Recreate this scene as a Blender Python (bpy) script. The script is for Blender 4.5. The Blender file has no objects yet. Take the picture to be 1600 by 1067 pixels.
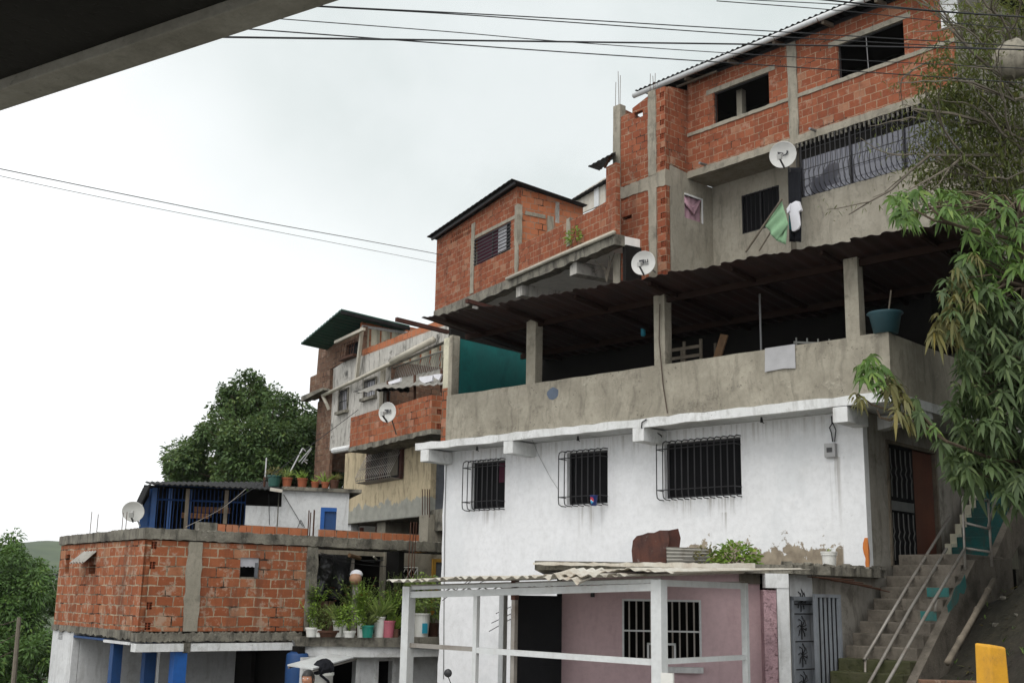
import bpy, bmesh, math, random
from mathutils import Vector, Matrix
from mathutils.geometry import tessellate_polygon
random.seed(7)
SC = bpy.context.scene
COL = SC.collection
# ------------------------------------------------------------------ camera
IW, IH, FPX = 1600.0, 1067.0, 1850.0
_up = Vector((950 - IW/2, 8000 + IH/2, -FPX)).normalized()
_fw = Vector((0, 0, -1)); _fh = (_fw - _up*_fw.dot(_up)).normalized()
_rt = _fh.cross(_up)
CR = Matrix((_rt, _fh, _up))            # camera axes -> world (x right, y forward, z up), eye at the origin
cd = bpy.data.cameras.new('camera'); cam = bpy.data.objects.new('camera', cd); COL.objects.link(cam)
cam.matrix_world = CR.to_4x4(); cd.sensor_width = 36; cd.lens = FPX/IW*36
cd.clip_start = 0.05; cd.clip_end = 6000; SC.camera = cam
def ray(px, py): return CR @ Vector((px - IW/2, -(py - IH/2), -FPX))
def at(px, py, depth):
    r = ray(px, py); return r*(depth/r.y)
# ------------------------------------------------------------------ node helpers
class NT:
    def __init__(s, tree): s.t = tree; s.n = tree.nodes; s.l = tree.links
    def new(s, typ, **kw):
        n = s.n.new(typ)
        for k, v in kw.items():
            if k.startswith('i_'):
                k = k[2:]; k = int(k) if k.isdigit() else k.replace('_', ' ')
                s.put(n.inputs[k], v)
            else: setattr(n, k, v)
        return n
    def put(s, sock, v):
        if isinstance(v, bpy.types.NodeSocket): s.l.new(v, sock)
        elif isinstance(v, (tuple, list)) and len(v) == 3 and sock.type == 'RGBA': sock.default_value = (*v, 1)
        else: sock.default_value = v
    def noise(s, vec, scale, detail=4, rough=.55):
        n = s.new('ShaderNodeTexNoise'); s.put(n.inputs['Vector'], vec)
        n.inputs['Scale'].default_value = scale; n.inputs['Detail'].default_value = detail; n.inputs['Roughness'].default_value = rough
        return n.outputs['Fac']
    def ramp(s, fac, a, b, lo=0.0, hi=1.0):
        n = s.new('ShaderNodeMapRange', clamp=True); s.put(n.inputs['Value'], fac)
        n.inputs['From Min'].default_value = a; n.inputs['From Max'].default_value = b
        n.inputs['To Min'].default_value = lo; n.inputs['To Max'].default_value = hi
        n.interpolation_type = 'SMOOTHSTEP'
        return n.outputs['Result']
    def mix(s, fac, a, b, mode='MIX'):
        n = s.new('ShaderNodeMix', data_type='RGBA', blend_type=mode)
        s.put(n.inputs[0], fac); s.put(n.inputs[6], a); s.put(n.inputs[7], b)
        return n.outputs[2]
    def math(s, op, a, b=0.0):
        n = s.new('ShaderNodeMath', operation=op); s.put(n.inputs[0], a); s.put(n.inputs[1], b); return n.outputs[0]
    def vmul(s, vec, v):
        n = s.new('ShaderNodeVectorMath', operation='MULTIPLY'); s.put(n.inputs[0], vec); n.inputs[1].default_value = v; return n.outputs[0]
    def vadd(s, a, b):
        n = s.new('ShaderNodeVectorMath', operation='ADD'); s.put(n.inputs[0], a); s.put(n.inputs[1], b); return n.outputs[0]
MATS = {}
def start(name):
    m = bpy.data.materials.new(name); m.use_nodes = True; T = NT(m.node_tree)
    b = m.node_tree.nodes['Principled BSDF']; MATS[name] = m
    tc = T.new('ShaderNodeTexCoord')
    return m, T, b, tc.outputs['Object'], tc.outputs['UV']
def bump(T, b, h, strength=.3, dist=.02):
    n = T.new('ShaderNodeBump'); T.put(n.inputs['Height'], h); n.inputs['Strength'].default_value = strength
    n.inputs['Distance'].default_value = dist; T.l.new(n.outputs['Normal'], b.inputs['Normal'])
def weathered(name, c1, c2, stain=(.05,.045,.04), stain_amt=.5, streak=.4, speck=.25, scale=1.3, rough=.85, bmp=.25, metal=0, extra=None, light=None, seed=0):
    """painted or cement surface: blotches, vertical run-off streaks, fine pits"""
    m, T, b, oc, uv = start(name)
    oc = T.vadd(oc, (seed*3.7, seed*1.9, seed*.7))
    base = T.mix(T.ramp(T.noise(oc, scale, 5), .3, .7), c1, c2)
    fine = T.noise(oc, scale*9, 6, .65)
    base = T.mix(T.math('MULTIPLY', T.ramp(fine, .35, .75), .35), base, tuple(x*.72 for x in c2))
    if light: base = T.mix(T.math('MULTIPLY', T.ramp(T.noise(oc, scale*2.3, 6, .7), .58, .72), .7), base, light)
    wp = T.new('ShaderNodeTexNoise', i_Scale=1.1); T.put(wp.inputs['Vector'], oc)
    st = T.noise(T.vmul(T.vadd(oc, T.vmul(wp.outputs['Color'], (.5, .5, 1.5))), (5.2, 5.2, .5)), 1.3, 6, .66)
    base = T.mix(T.math('MULTIPLY', T.ramp(st, .47, .7), streak), base, stain)
    bl = T.noise(oc, scale*.8 + .5, 8, .72)
    base = T.mix(T.math('MULTIPLY', T.ramp(bl, .53, .68), stain_amt), base, stain)
    sp = T.noise(oc, 21, 3, .6)
    gate = T.ramp(T.noise(oc, 1.7, 3), .45, .62)
    base = T.mix(T.math('MULTIPLY', T.math('MULTIPLY', T.ramp(sp, .62, .68), gate), speck), base, stain)
    if extra: base = extra(T, oc, uv, base)
    T.put(b.inputs['Base Color'], base); b.inputs['Roughness'].default_value = rough; b.inputs['Metallic'].default_value = metal
    if rough > .78: b.inputs['Specular IOR Level'].default_value = .18
    if bmp: bump(T, b, T.math('ADD', fine, T.math('MULTIPLY', T.ramp(sp, .55, .7), -.5)), bmp, .015)
    return m
def brick(name, c1, c2, c3, mortar=(.36,.3,.22), gap=(.03,.022,.018), bw=.3, rh=.2, ms=.011, gapamt=.55, effl=.5, dirt=.35, wob=.02, seed=0.0, eth=.55):
    m, T, b, oc, uv = start(name)
    nz = T.new('ShaderNodeTexNoise'); T.put(nz.inputs['Vector'], uv); nz.inputs['Scale'].default_value = 2.2; nz.inputs['Detail'].default_value = 3
    off = T.vmul(T.vadd(nz.outputs['Color'], (-.5, -.5, -.5)), (wob*2, wob*2, 0))
    nz2 = T.new('ShaderNodeTexNoise'); T.put(nz2.inputs['Vector'], uv); nz2.inputs['Scale'].default_value = 19; nz2.inputs['Detail'].default_value = 2
    off2 = T.vmul(T.vadd(nz2.outputs['Color'], (-.5, -.5, -.5)), (.016, .016, 0))
    vec = T.vadd(T.vadd(T.vadd(uv, off), off2), (seed, seed*.37, 0))
    bt = T.new('ShaderNodeTexBrick', offset=.5, offset_frequency=2, squash=1.0)
    T.put(bt.inputs['Vector'], vec); bt.inputs['Scale'].default_value = 1
    bt.inputs['Brick Width'].default_value = bw; bt.inputs['Row Height'].default_value = rh
    T.put(bt.inputs['Mortar Size'], T.ramp(T.noise(oc, 4.3, 5, .7), .3, .75, ms*.45, ms*2.1)); bt.inputs['Mortar Smooth'].default_value = .25
    bt.inputs['Color1'].default_value = (0, 0, 0, 1); bt.inputs['Color2'].default_value = (1, 1, 1, 1); bt.inputs['Mortar'].default_value = (.5, .5, .5, 1); bt.inputs['Bias'].default_value = 0
    rnd = T.new('ShaderNodeSeparateColor'); T.l.new(bt.outputs['Color'], rnd.inputs[0]); r = rnd.outputs[0]
    base = T.mix(T.ramp(r, .0, 1.0), c1, c2)
    base = T.mix(T.ramp(r, .9, .97), base, c3)
    base = T.mix(T.math('MULTIPLY', T.ramp(T.noise(oc, 6, 6, .7), .4, .8), .45), base, tuple(x*.6 for x in c1))
    base = T.mix(T.math('MULTIPLY', T.ramp(T.noise(oc, 1.15, 7, .7), .5, .7), .42), base, tuple(x*.45 for x in c1))
    # fine horizontal scoring of the extruded clay
    wv = T.noise(T.vmul(uv, (1.5, 60, 1)), 1.0, 2)
    base = T.mix(T.math('MULTIPLY', T.ramp(wv, .5, .75), .18), base, tuple(x*.55 for x in c1))
    if effl: base = T.mix(T.math('MULTIPLY', T.ramp(T.noise(oc, 3.1, 7, .75), eth, eth+.07), effl), base, (.42, .34, .26))
    mcol = T.mix(T.ramp(T.noise(oc, 1.4, 5, .7), .5-.18*(gapamt-.3), .62), mortar, gap)
    base = T.mix(bt.outputs['Fac'], base, mcol)
    st = T.noise(T.vmul(oc, (2.2, 2.2, .2)), 1.5, 6, .65)
    base = T.mix(T.math('MULTIPLY', T.ramp(st, .46, .72), dirt), base, (.07, .05, .04))
    T.put(b.inputs['Base Color'], base); b.inputs['Roughness'].default_value = .9; b.inputs['Specular IOR Level'].default_value = .15
    h = T.math('SUBTRACT', T.math('MULTIPLY', T.noise(oc, 14, 5, .7), .35), bt.outputs['Fac'])
    bump(T, b, h, .7, .02)
    return m
def plain(name, c, rough=.6, metal=0, var=.25, scale=4, bmp=0, spec=.5, c2=None):
    m, T, b, oc, uv = start(name)
    n = T.noise(oc, scale, 6, .65)
    T.put(b.inputs['Base Color'], T.mix(T.ramp(n, .3, .75), c, c2 or tuple(x*(1-var) for x in c)))
    b.inputs['Roughness'].default_value = rough; b.inputs['Metallic'].default_value = metal
    b.inputs['Specular IOR Level'].default_value = spec if rough < .75 else spec*.3
    if bmp: bump(T, b, n, bmp, .01)
    return m
def leafmat(name, dark, mid, lite, rough=.5, trans=.25, scale=.9):
    m, T, b, oc, uv = start(name)
    at_ = T.new('ShaderNodeAttribute', attribute_name='tone')
    base = T.mix(T.ramp(at_.outputs['Fac'], .05, .6), dark, mid)
    base = T.mix(T.ramp(at_.outputs['Fac'], .6, 1.0), base, lite)
    base = T.mix(T.math('MULTIPLY', T.ramp(T.noise(oc, scale, 3), .42, .68), .5), base, mid)
    T.put(b.inputs['Base Color'], base); b.inputs['Roughness'].default_value = rough; b.inputs['Specular IOR Level'].default_value = .3
    tr = T.new('ShaderNodeBsdfTranslucent'); T.put(tr.inputs['Color'], T.mix(.5, base, lite))
    mx = T.new('ShaderNodeMixShader'); mx.inputs[0].default_value = trans
    T.l.new(b.outputs[0], mx.inputs[1]); T.l.new(tr.outputs[0], mx.inputs[2])
    T.l.new(mx.outputs[0], m.node_tree.nodes['Material Output'].inputs['Surface'])
    return m
# ------------------------------------------------------------------ mesh builder
class MB:
    def __init__(s): s.v = []; s.f = []; s.tone = []
    def add(s, vs, fs, tone=0.5):
        k = len(s.v); s.v += [tuple(p) for p in vs]; s.f += [tuple(i + k for i in q) for q in fs]; s.tone += [tone]*len(fs)
        return s
    def hexa(s, p): return s.add(p, [(0,1,2,3),(7,6,5,4),(0,4,5,1),(1,5,6,2),(2,6,7,3),(3,7,4,0)])
    def box(s, x0, x1, y0, y1, z0, z1):
        return s.hexa([(x0,y0,z0),(x1,y0,z0),(x1,y1,z0),(x0,y1,z0),(x0,y0,z1),(x1,y0,z1),(x1,y1,z1),(x0,y1,z1)])
    def loops(s, rings, to, a, b):
        """solid between planes a and b with outline rings[0] and holes rings[1:]"""
        rings = [[(float(p[0]), float(p[1])) for p in r] for r in rings]
        flat = [p for r in rings for p in r]
        tri = tessellate_polygon([[Vector((p[0], p[1], 0)) for p in r] for r in rings])
        n = len(flat); k = len(s.v)
        s.v += [to(p, a) for p in flat] + [to(p, b) for p in flat]
        fs = [tuple(t) for t in tri] + [tuple(i + n for i in reversed(t)) for t in tri]
        o = 0
        for r in rings:
            m = len(r)
            fs += [(o+i, o+(i+1) % m, o+(i+1) % m+n, o+i+n) for i in range(m)]; o += m
        s.f += [tuple(i + k for i in q) for q in fs]; s.tone += [.5]*len(fs); return s
    def wall(s, outer, holes=(), y0=0, y1=.15): return s.loops([outer]+list(holes), lambda p, d: (p[0], d, p[1]), y0, y1)
    def wallS(s, outer, holes=(), x0=0, x1=.15): return s.loops([outer]+list(holes), lambda p, d: (d, p[0], p[1]), x0, x1)
    def slab(s, outer, z0, z1): return s.loops([outer], lambda p, d: (p[0], p[1], d), z0, z1)
    def tube(s, pts, r, n=8, r1=None, tone=.5):
        pts = [Vector(p) for p in pts]; m = len(pts); k = len(s.v); ref = None
        for i, p in enumerate(pts):
            t = (pts[min(i+1, m-1)] - pts[max(i-1, 0)]).normalized()
            if ref is None: ref = Vector((0,0,1)) if abs(t.z) < .9 else Vector((1,0,0))
            a = (ref - t*ref.dot(t)).normalized(); ref = a; b = t.cross(a)
            rr = r if r1 is None else r + (r1-r)*i/(m-1)
            for j in range(n):
                an = 2*math.pi*j/n; s.v.append(tuple(p + a*rr*math.cos(an) + b*rr*math.sin(an)))
        fs = [(k+i*n+j, k+i*n+(j+1) % n, k+(i+1)*n+(j+1) % n, k+(i+1)*n+j) for i in range(m-1) for j in range(n)]
        fs += [tuple(k+j for j in range(n)), tuple(k+(m-1)*n+j for j in range(n))]
        s.f += fs; s.tone += [tone]*len(fs); return s
    def bar(s, p, q, w, h=None, up=(0,0,1)):
        h = h or w; p = Vector(p); q = Vector(q); t = (q-p).normalized(); u = Vector(up)
        if abs(t.dot(u)) > .95: u = Vector((0,1,0))
        a = t.cross(u).normalized()*w/2; b = a.cross(t).normalized()*h/2
        return s.hexa([p-a-b, p+a-b, p+a+b, p-a+b, q-a-b, q+a-b, q+a+b, q-a+b])
    def lathe(s, prof, c=(0,0,0), n=16, sx=1, sy=1):
        k = len(s.v); c = Vector(c)
        for r, z in prof:
            for j in range(n):
                a = 2*math.pi*j/n; s.v.append((c.x+r*sx*math.cos(a), c.y+r*sy*math.sin(a), c.z+z))
        m = len(prof)
        fs = [(k+i*n+j, k+i*n+(j+1) % n, k+(i+1)*n+(j+1) % n, k+(i+1)*n+j) for i in range(m-1) for j in range(n)]
        if prof[0][0] > 1e-4: fs.append(tuple(k+j for j in range(n)))
        if prof[-1][0] > 1e-4: fs.append(tuple(k+(m-1)*n+j for j in range(n)))
        s.f += fs; s.tone += [.5]*len(fs); return s
    def sheet(s, A, B, C, D, nx=40, ny=4, amp=.0, waves=0, th=.004, jag=0, dent=0):
        """corrugated sheet with edges A-B (front) and D-C (back), ridges running A->D"""
        A, B, C, D = map(Vector, (A, B, C, D)); nrm = (B-A).cross(D-A).normalized(); k = len(s.v)
        if nrm.z < 0: nrm = -nrm
        for lay in (0, 1):
            for j in range(ny+1):
                for i in range(nx+1):
                    u = i/nx; v = j/ny
                    if j == 0 and jag: v += random.Random(int(u*waves*1.0)*7+3).uniform(-jag, jag)
                    p = (A*(1-u)+B*u)*(1-v) + (D*(1-u)+C*u)*v
                    p = p + nrm*(amp*math.sin(2*math.pi*waves*u) + lay*th)
                    if dent: p = p + nrm*dent*math.sin(5*u+3)*math.sin(11*u+1)*(1-v)
                    s.v.append(tuple(p))
        N = (nx+1)*(ny+1); q = lambda i, j, l: k + l*N + j*(nx+1) + i
        fs = []
        for j in range(ny):
            for i in range(nx):
                fs.append((q(i,j,0), q(i+1,j,0), q(i+1,j+1,0), q(i,j+1,0))); fs.append((q(i,j+1,1), q(i+1,j+1,1), q(i+1,j,1), q(i,j,1)))
        for i in range(nx):
            fs.append((q(i,0,0), q(i,0,1), q(i+1,0,1), q(i+1,0,0))); fs.append((q(i,ny,0), q(i+1,ny,0), q(i+1,ny,1), q(i,ny,1)))
        for j in range(ny):
            fs.append((q(0,j,0), q(0,j+1,0), q(0,j+1,1), q(0,j,1))); fs.append((q(nx,j,0), q(nx,j,1), q(nx,j+1,1), q(nx,j+1,0)))
        s.f += fs; s.tone += [.5]*len(fs); return s
    def leaf(s, p, d, L, W, droop=.3, tone=.5, nrm=None):
        d = Vector(d).normalized(); n = Vector(nrm) if nrm else Vector((0,0,1))
        a = d.cross(n)
        if a.length < .05: a = d.cross(Vector((1,0,0)))
        a.normalize(); g = Vector((0,0,-1))
        P = lambda t: Vector(p) + d*L*t + g*droop*L*t*t
        v = [P(0), P(.3)+a*W*.42, P(.3)-a*W*.42, P(.65)+a*W*.4, P(.65)-a*W*.4, P(1)]
        return s.add(v, [(0,2,1), (1,2,4,3), (3,4,5)], tone)
    def build(s, name, mat, parent=None, smooth=False, bevel=0, recalc=True, rough_edge=0):
        me = bpy.data.meshes.new(name); me.from_pydata(s.v, [], s.f); me.update()
        bm = bmesh.new(); bm.from_mesh(me)
        if recalc: bmesh.ops.recalc_face_normals(bm, faces=bm.faces)
        if bevel: bmesh.ops.bevel(bm, geom=[e for e in bm.edges if len(e.link_faces) == 2 and e.calc_face_angle(0) > .6], offset=bevel, segments=2, profile=.6, affect='EDGES')
        uvl = bm.loops.layers.uv.new('UVMap')
        for f in bm.faces:
            n = f.normal; ax = max(range(3), key=lambda i: abs(n[i]))
            for lp in f.loops:
                c = lp.vert.co
                lp[uvl].uv = (c.x, c.z) if ax == 1 else ((c.y, c.z) if ax == 0 else (c.x, c.y))
            f.smooth = smooth
        bm.to_mesh(me); bm.free()
        if not bevel and len(me.polygons) == len(s.tone):
            a = me.attributes.new('tone', 'FLOAT', 'FACE'); a.data.foreach_set('value', s.tone)
        me.materials.append(MATS[mat])
        o = bpy.data.objects.new(name, me); COL.objects.link(o)
        if parent: o.parent = parent
        return o
def tag(o, label=None, cat=None, group=None, kind=None):
    for k, v in (('label', label), ('category', cat), ('group', group), ('kind', kind)):
        if v: o[k] = v
    return o
def empty(name, label, cat, loc, rz=0, group=None):
    o = bpy.data.objects.new(name, None); COL.objects.link(o); o.empty_display_size = .2
    o.location = loc; o.rotation_euler = (0, 0, rz); return tag(o, label, cat, group)
def copy_tree(o, parent=None):
    c = o.copy(); COL.objects.link(c)
    if parent: c.parent = parent
    for ch in list(o.children): copy_tree(ch, c)
    return c
class Fr:
    """frame of a facade: local x along the wall to the right, y into the building, z up; y=0 is the facade"""
    def __init__(s, px, py, depth, yaw, base):
        p = at(px, py, depth); s.o = Vector((p.x, p.y, base)); s.yaw = math.radians(yaw); s.R = Matrix.Rotation(s.yaw, 3, 'Z'); s.Ri = s.R.transposed()
        s.c = s.Ri @ (-s.o)
    def hit(s, px, py, ax, val):
        r = s.Ri @ ray(px, py); t = (val - s.c[ax])/r[ax]; return s.c + r*t
    def L(s, px, py, d=0): return s.hit(px, py, 1, d)
    def S(s, px, py, x=0): return s.hit(px, py, 0, x)
    def Z(s, px, py, z): return s.hit(px, py, 2, z)
    def W(s, p): return s.o + s.R @ Vector(p)
    def poly(s, pts, d=0): return [(q.x, q.z) for q in (s.L(x, y, d) for x, y in pts)]
    def polyS(s, pts, x=0): return [(q.y, q.z) for q in (s.S(a, b, x) for a, b in pts)]
    def rect(s, TL, TR, BL, BR, d=0):
        a, b, c, e = (s.L(*p, d) for p in (TL, TR, BL, BR)); return ((a.x+c.x)/2, (b.x+e.x)/2, (c.z+e.z)/2, (a.z+b.z)/2)
    def rectS(s, TL, TR, BL, BR, x=0):
        a, b, c, e = (s.S(*p, x) for p in (TL, TR, BL, BR)); return ((a.y+c.y)/2, (b.y+e.y)/2, (c.z+e.z)/2, (a.z+b.z)/2)
    def root(s, name, label, cat, group=None): return empty(name, label, cat, s.o, s.yaw, group)
def rp(r): return [(r[0], r[2]), (r[1], r[2]), (r[1], r[3]), (r[0], r[3])]
def rough_line(p, q, n, amp, rnd):
    """points between p and q with an uneven vertical wobble"""
    return [(p[0]+(q[0]-p[0])*i/n, p[1]+(q[1]-p[1])*i/n + (rnd.uniform(-amp, amp) if 0 < i < n else 0)) for i in range(n+1)]
def hollow(hm, par, x0, x1, z0, z1, y=0):
    """open end of a hollow clay block: the hole goes to hm, a lattice of thin clay webs fills it"""
    hm.append(rp((x0, x1, z0, z1))); w = .009; mb = MB(); mb.box(x0-.004,x1+.004,y+.1,y+.12,z0-.004,z1+.004)
    for i in range(1, 3): x = x0+(x1-x0)*i/3; mb.box(x-w/2, x+w/2, y+.006, y+.1, z0, z1)
    for i in range(1, 3): z = z0+(z1-z0)*i/3; mb.box(x0, x1, y+.008, y+.1, z-w/2, z+w/2)
    mb.build('hollow_block_end', 'clay_web', par)
# ------------------------------------------------------------------ materials
RC = ((.23,.069,.035), (.295,.098,.05), (.33,.165,.1))
brick('brick_upper', *RC, mortar=(.33,.23,.155), ms=.009, gapamt=.25, effl=.35, dirt=.35, seed=.11)
brick('brick_balcony', (.28,.085,.04), (.36,.125,.06), (.4,.18,.11), mortar=(.3,.2,.13), gapamt=.5, effl=.25, dirt=.45, seed=.3)
brick('brick_corner', (.28,.088,.04), (.345,.12,.056), (.38,.18,.1), mortar=(.42,.34,.24), bw=.36, ms=.012, gapamt=.7, effl=.6, dirt=.55, wob=.03, seed=.21, eth=.525)
brick('brick_dull', (.15,.085,.058), (.2,.115,.075), (.25,.16,.115), mortar=(.2,.15,.11), gapamt=.6, effl=.4, dirt=.6, seed=.17)
brick('brick_new', (.4,.14,.065), (.46,.17,.085), (.42,.19,.11), mortar=(.3,.2,.14), gapamt=.3, effl=.1, dirt=.1, seed=.4)
plain('clay_web', (.36,.1,.05), .9)
weathered('concrete', (.34,.31,.25), (.27,.25,.2), stain=(.06,.055,.045), stain_amt=.45, streak=.4, speck=.4, scale=1.8, bmp=.5)
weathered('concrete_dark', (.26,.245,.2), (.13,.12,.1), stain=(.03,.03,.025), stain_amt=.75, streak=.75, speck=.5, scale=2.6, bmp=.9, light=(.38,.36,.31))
weathered('parapet_plaster', (.4,.37,.3), (.27,.248,.198), stain=(.1,.088,.07), stain_amt=.6, streak=.45, speck=.9, scale=1.4, bmp=.35, light=(.47,.44,.36))
weathered('upper_plaster', (.36,.335,.275), (.28,.258,.208), stain=(.11,.1,.08), stain_amt=.4, streak=.45, speck=.5, scale=1.2, bmp=.4)
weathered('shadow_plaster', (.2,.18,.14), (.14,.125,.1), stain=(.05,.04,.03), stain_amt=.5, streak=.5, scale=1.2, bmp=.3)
def peel(T, oc, uv, base):
    # plaster laid bare along the foot of the right half of the wall, where the paint has come off
    sx = T.new('ShaderNodeSeparateXYZ'); T.put(sx.inputs[0], oc); x, z = sx.outputs[0], sx.outputs[2]
    n = T.noise(oc, 2.4, 7, .68)
    inx = T.math('MULTIPLY', T.ramp(x, PEEL[0]-.3, PEEL[0]+.3), T.ramp(x, PEEL[1]+.1, PEEL[1]-.5))
    h = T.math('ADD', T.math('SUBTRACT', PEEL[2], z), T.math('MULTIPLY', T.math('SUBTRACT', n, .5), 1.9))
    msk = T.math('MULTIPLY', T.ramp(h, -.03, .03), T.ramp(inx, .45, .55))
    # rusty run-off below the window bars and along the edge beam
    fine_ = T.noise(T.vmul(oc, (9, 9, .35)), 1.3, 5, .6)
    for xc, zc, hw, ln in SILLS:
        dx = T.ramp(T.math('ABSOLUTE', T.math('SUBTRACT', x, xc)), hw, hw*.4); dz = T.math('SUBTRACT', zc, z)
        m_ = T.math('MULTIPLY', T.math('MULTIPLY', dx, T.ramp(dz, ln, 0.0)), T.math('GREATER_THAN', dz, 0.0))
        base = T.mix(T.math('MULTIPLY', T.math('MULTIPLY', m_, T.ramp(fine_, .45, .68)), .6), base, (.27,.25,.22))
    # hairline cracks and old patches of filler
    
    base = T.mix(T.math('MULTIPLY', T.ramp(T.noise(oc, .55, 5, .6), .52, .6), .3), base, (.62,.645,.66))
    pl = T.mix(T.ramp(T.noise(oc, 5, 6), .35, .7), (.34,.29,.22), (.2,.165,.125))
    return T.mix(msk, base, pl)
weathered('red_oxide_wood', (.09,.035,.026), (.05,.022,.018), stain_amt=.4, streak=.3, scale=3)
weathered('mould_plaster', (.52,.5,.46), (.4,.385,.35), stain=(.05,.05,.045), stain_amt=.9, streak=.6, speck=.6, scale=1.0, bmp=.3, light=(.52,.51,.48))
def cement_foot(T, oc, uv, base):
    sx = T.new('ShaderNodeSeparateXYZ'); T.put(sx.inputs[0], oc)
    h = T.math('ADD', sx.outputs[2], T.math('MULTIPLY', T.math('SUBTRACT', T.noise(oc, 1.6, 6, .65), .5), 1.1))
    return T.mix(T.ramp(h, TANZ+.03, TANZ-.03), base, T.mix(T.ramp(T.noise(oc, 3, 5), .35, .7), (.33,.33,.29), (.25,.25,.22)))
weathered('blue_grey_render', (.17,.18,.2), (.12,.13,.145), stain_amt=.4, streak=.4, scale=2)
weathered('teal_paint', (.015,.15,.14), (.02,.115,.11), stain=(.01,.035,.035), stain_amt=.3, streak=.25, speck=.2, bmp=.1)
weathered('teal_daub', (.03,.17,.16), (.05,.13,.12), stain=(.1,.09,.07), stain_amt=.6, streak=.2, speck=.5, scale=4)
weathered('teal_step', (.018,.1,.095), (.03,.08,.075), stain=(.06,.05,.04), stain_amt=.7, streak=.5, speck=.6, scale=3)
weathered('cream_paint', (.62,.59,.46), (.52,.5,.39), stain_amt=.3, streak=.4, speck=.3, bmp=.1)
weathered('white_trim', (.74,.75,.75), (.64,.65,.64), stain=(.16,.15,.12), stain_amt=.4, streak=.3, speck=.4, bmp=.15)
weathered('white_lower', (.7,.71,.71), (.6,.61,.61), stain=(.2,.19,.17), stain_amt=.25, streak=.3, speck=.25, bmp=.1)
weathered('pink_paint', (.6,.44,.46), (.55,.4,.42), stain=(.2,.12,.12), stain_amt=.15, streak=.15, speck=.1, bmp=.1)
weathered('pink_stucco', (.6,.4,.43), (.47,.31,.34), stain=(.2,.12,.13), stain_amt=.3, streak=.2, speck=.8, scale=4, bmp=2.0)
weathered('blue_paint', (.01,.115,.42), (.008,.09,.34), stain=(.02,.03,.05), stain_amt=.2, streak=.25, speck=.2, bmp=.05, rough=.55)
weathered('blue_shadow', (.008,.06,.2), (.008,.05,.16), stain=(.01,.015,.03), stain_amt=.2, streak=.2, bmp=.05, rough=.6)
weathered('rust_sheet', (.034,.009,.006), (.017,.006,.0045), stain=(.015,.008,.007), stain_amt=.6, streak=.2, scale=1.6, rough=.7, bmp=.1)
weathered('rust_plate', (.13,.055,.04), (.08,.045,.04), stain=(.03,.02,.018), stain_amt=.6, streak=.5, scale=4, rough=.8, bmp=.3, light=(.3,.27,.25))
weathered('dark_sheet', (.022,.022,.023), (.013,.013,.013), stain=(.012,.012,.012), stain_amt=.4, streak=.2, rough=.85, bmp=.05)
weathered('zinc_sheet', (.33,.32,.29), (.24,.23,.2), stain=(.1,.07,.05), stain_amt=.5, streak=.5, rough=.5, bmp=.05, metal=.2)
weathered('old_white_sheet', (.6,.58,.52), (.5,.46,.38), stain=(.25,.16,.1), stain_amt=.6, streak=.35, scale=2.5, rough=.6, bmp=.1)
weathered('green_sheet', (.012,.075,.05), (.008,.05,.035), stain=(.01,.02,.016), stain_amt=.4, streak=.3, rough=.6, bmp=.05)
weathered('white_steel', (.66,.68,.68), (.58,.6,.6), stain=(.3,.25,.2), stain_amt=.15, streak=.15, speck=.1, rough=.45, bmp=.03)
weathered('pvc_pipe', (.5,.47,.38), (.4,.37,.3), stain=(.2,.17,.12), stain_amt=.4, streak=.1, rough=.5, bmp=.03)
weathered('galvanised_rail', (.34,.32,.29), (.27,.25,.22), stain=(.12,.07,.045), stain_amt=.5, streak=.3, rough=.5, metal=.3, bmp=.05)
weathered('stair_cement', (.18,.158,.13), (.1,.088,.072), stain=(.05,.045,.035), stain_amt=.6, streak=.4, speck=.6, scale=2.5, bmp=.6)
weathered('mossy_step', (.055,.062,.025), (.08,.078,.045), stain=(.03,.035,.015), stain_amt=.6, streak=.4, speck=.6, scale=4, bmp=.7)
weathered('side_plaster', (.36,.34,.3), (.28,.26,.225), stain=(.08,.065,.05), stain_amt=.6, streak=.5, speck=.4, bmp=.25)
weathered('wood', (.22,.13,.07), (.15,.09,.05), stain_amt=.3, streak=.4, scale=3)
weathered('old_wood', (.2,.17,.13), (.13,.11,.085), stain_amt=.4, streak=.4, scale=3)
weathered('brown_door', (.14,.05,.03), (.1,.035,.022), stain_amt=.2, streak=.2, scale=2, rough=.5)
weathered('grey_gate', (.27,.29,.32), (.22,.24,.265), stain=(.1,.08,.06), stain_amt=.25, streak=.3, rough=.5, bmp=.05)
weathered('black_gate', (.012,.012,.014), (.008,.008,.009), stain=(.02,.017,.014), stain_amt=.3, streak=.2, rough=.9, bmp=.05)
weathered('yellow_paint', (.72,.36,.012), (.62,.3,.012), stain=(.22,.12,.04), stain_amt=.6, streak=.2, speck=.3, scale=3, rough=.5, bmp=.15)
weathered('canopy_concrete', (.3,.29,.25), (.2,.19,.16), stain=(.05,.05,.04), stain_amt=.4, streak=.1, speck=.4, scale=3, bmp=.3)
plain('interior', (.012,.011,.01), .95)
plain('tan_ball', (.42,.24,.15), .7)
weathered('canopy_shade', (.022,.021,.018), (.014,.013,.011), stain=(.015,.015,.012), bmp=.3)  # canopy slab concrete with its underside shade put into the colour
weathered('street_concrete', (.34,.33,.3), (.27,.26,.235), stain=(.12,.11,.1), stain_amt=.4, streak=0, speck=.4, scale=.8, bmp=.3)
plain('bar_black', (.02,.02,.022), .5, .2)
plain('bar_rust', (.09,.045,.03), .75)
plain('bar_blue', (.007,.026,.085), .8)
plain('bar_pale', (.5,.5,.46), .5)
plain('bar_white_ornate', (.13,.13,.125), .6)
plain('cable', (.015,.015,.017), .6)
plain('cable_brown', (.07,.045,.03), .7)
plain('purlin_dark', (.022,.011,.008), .9)
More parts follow.
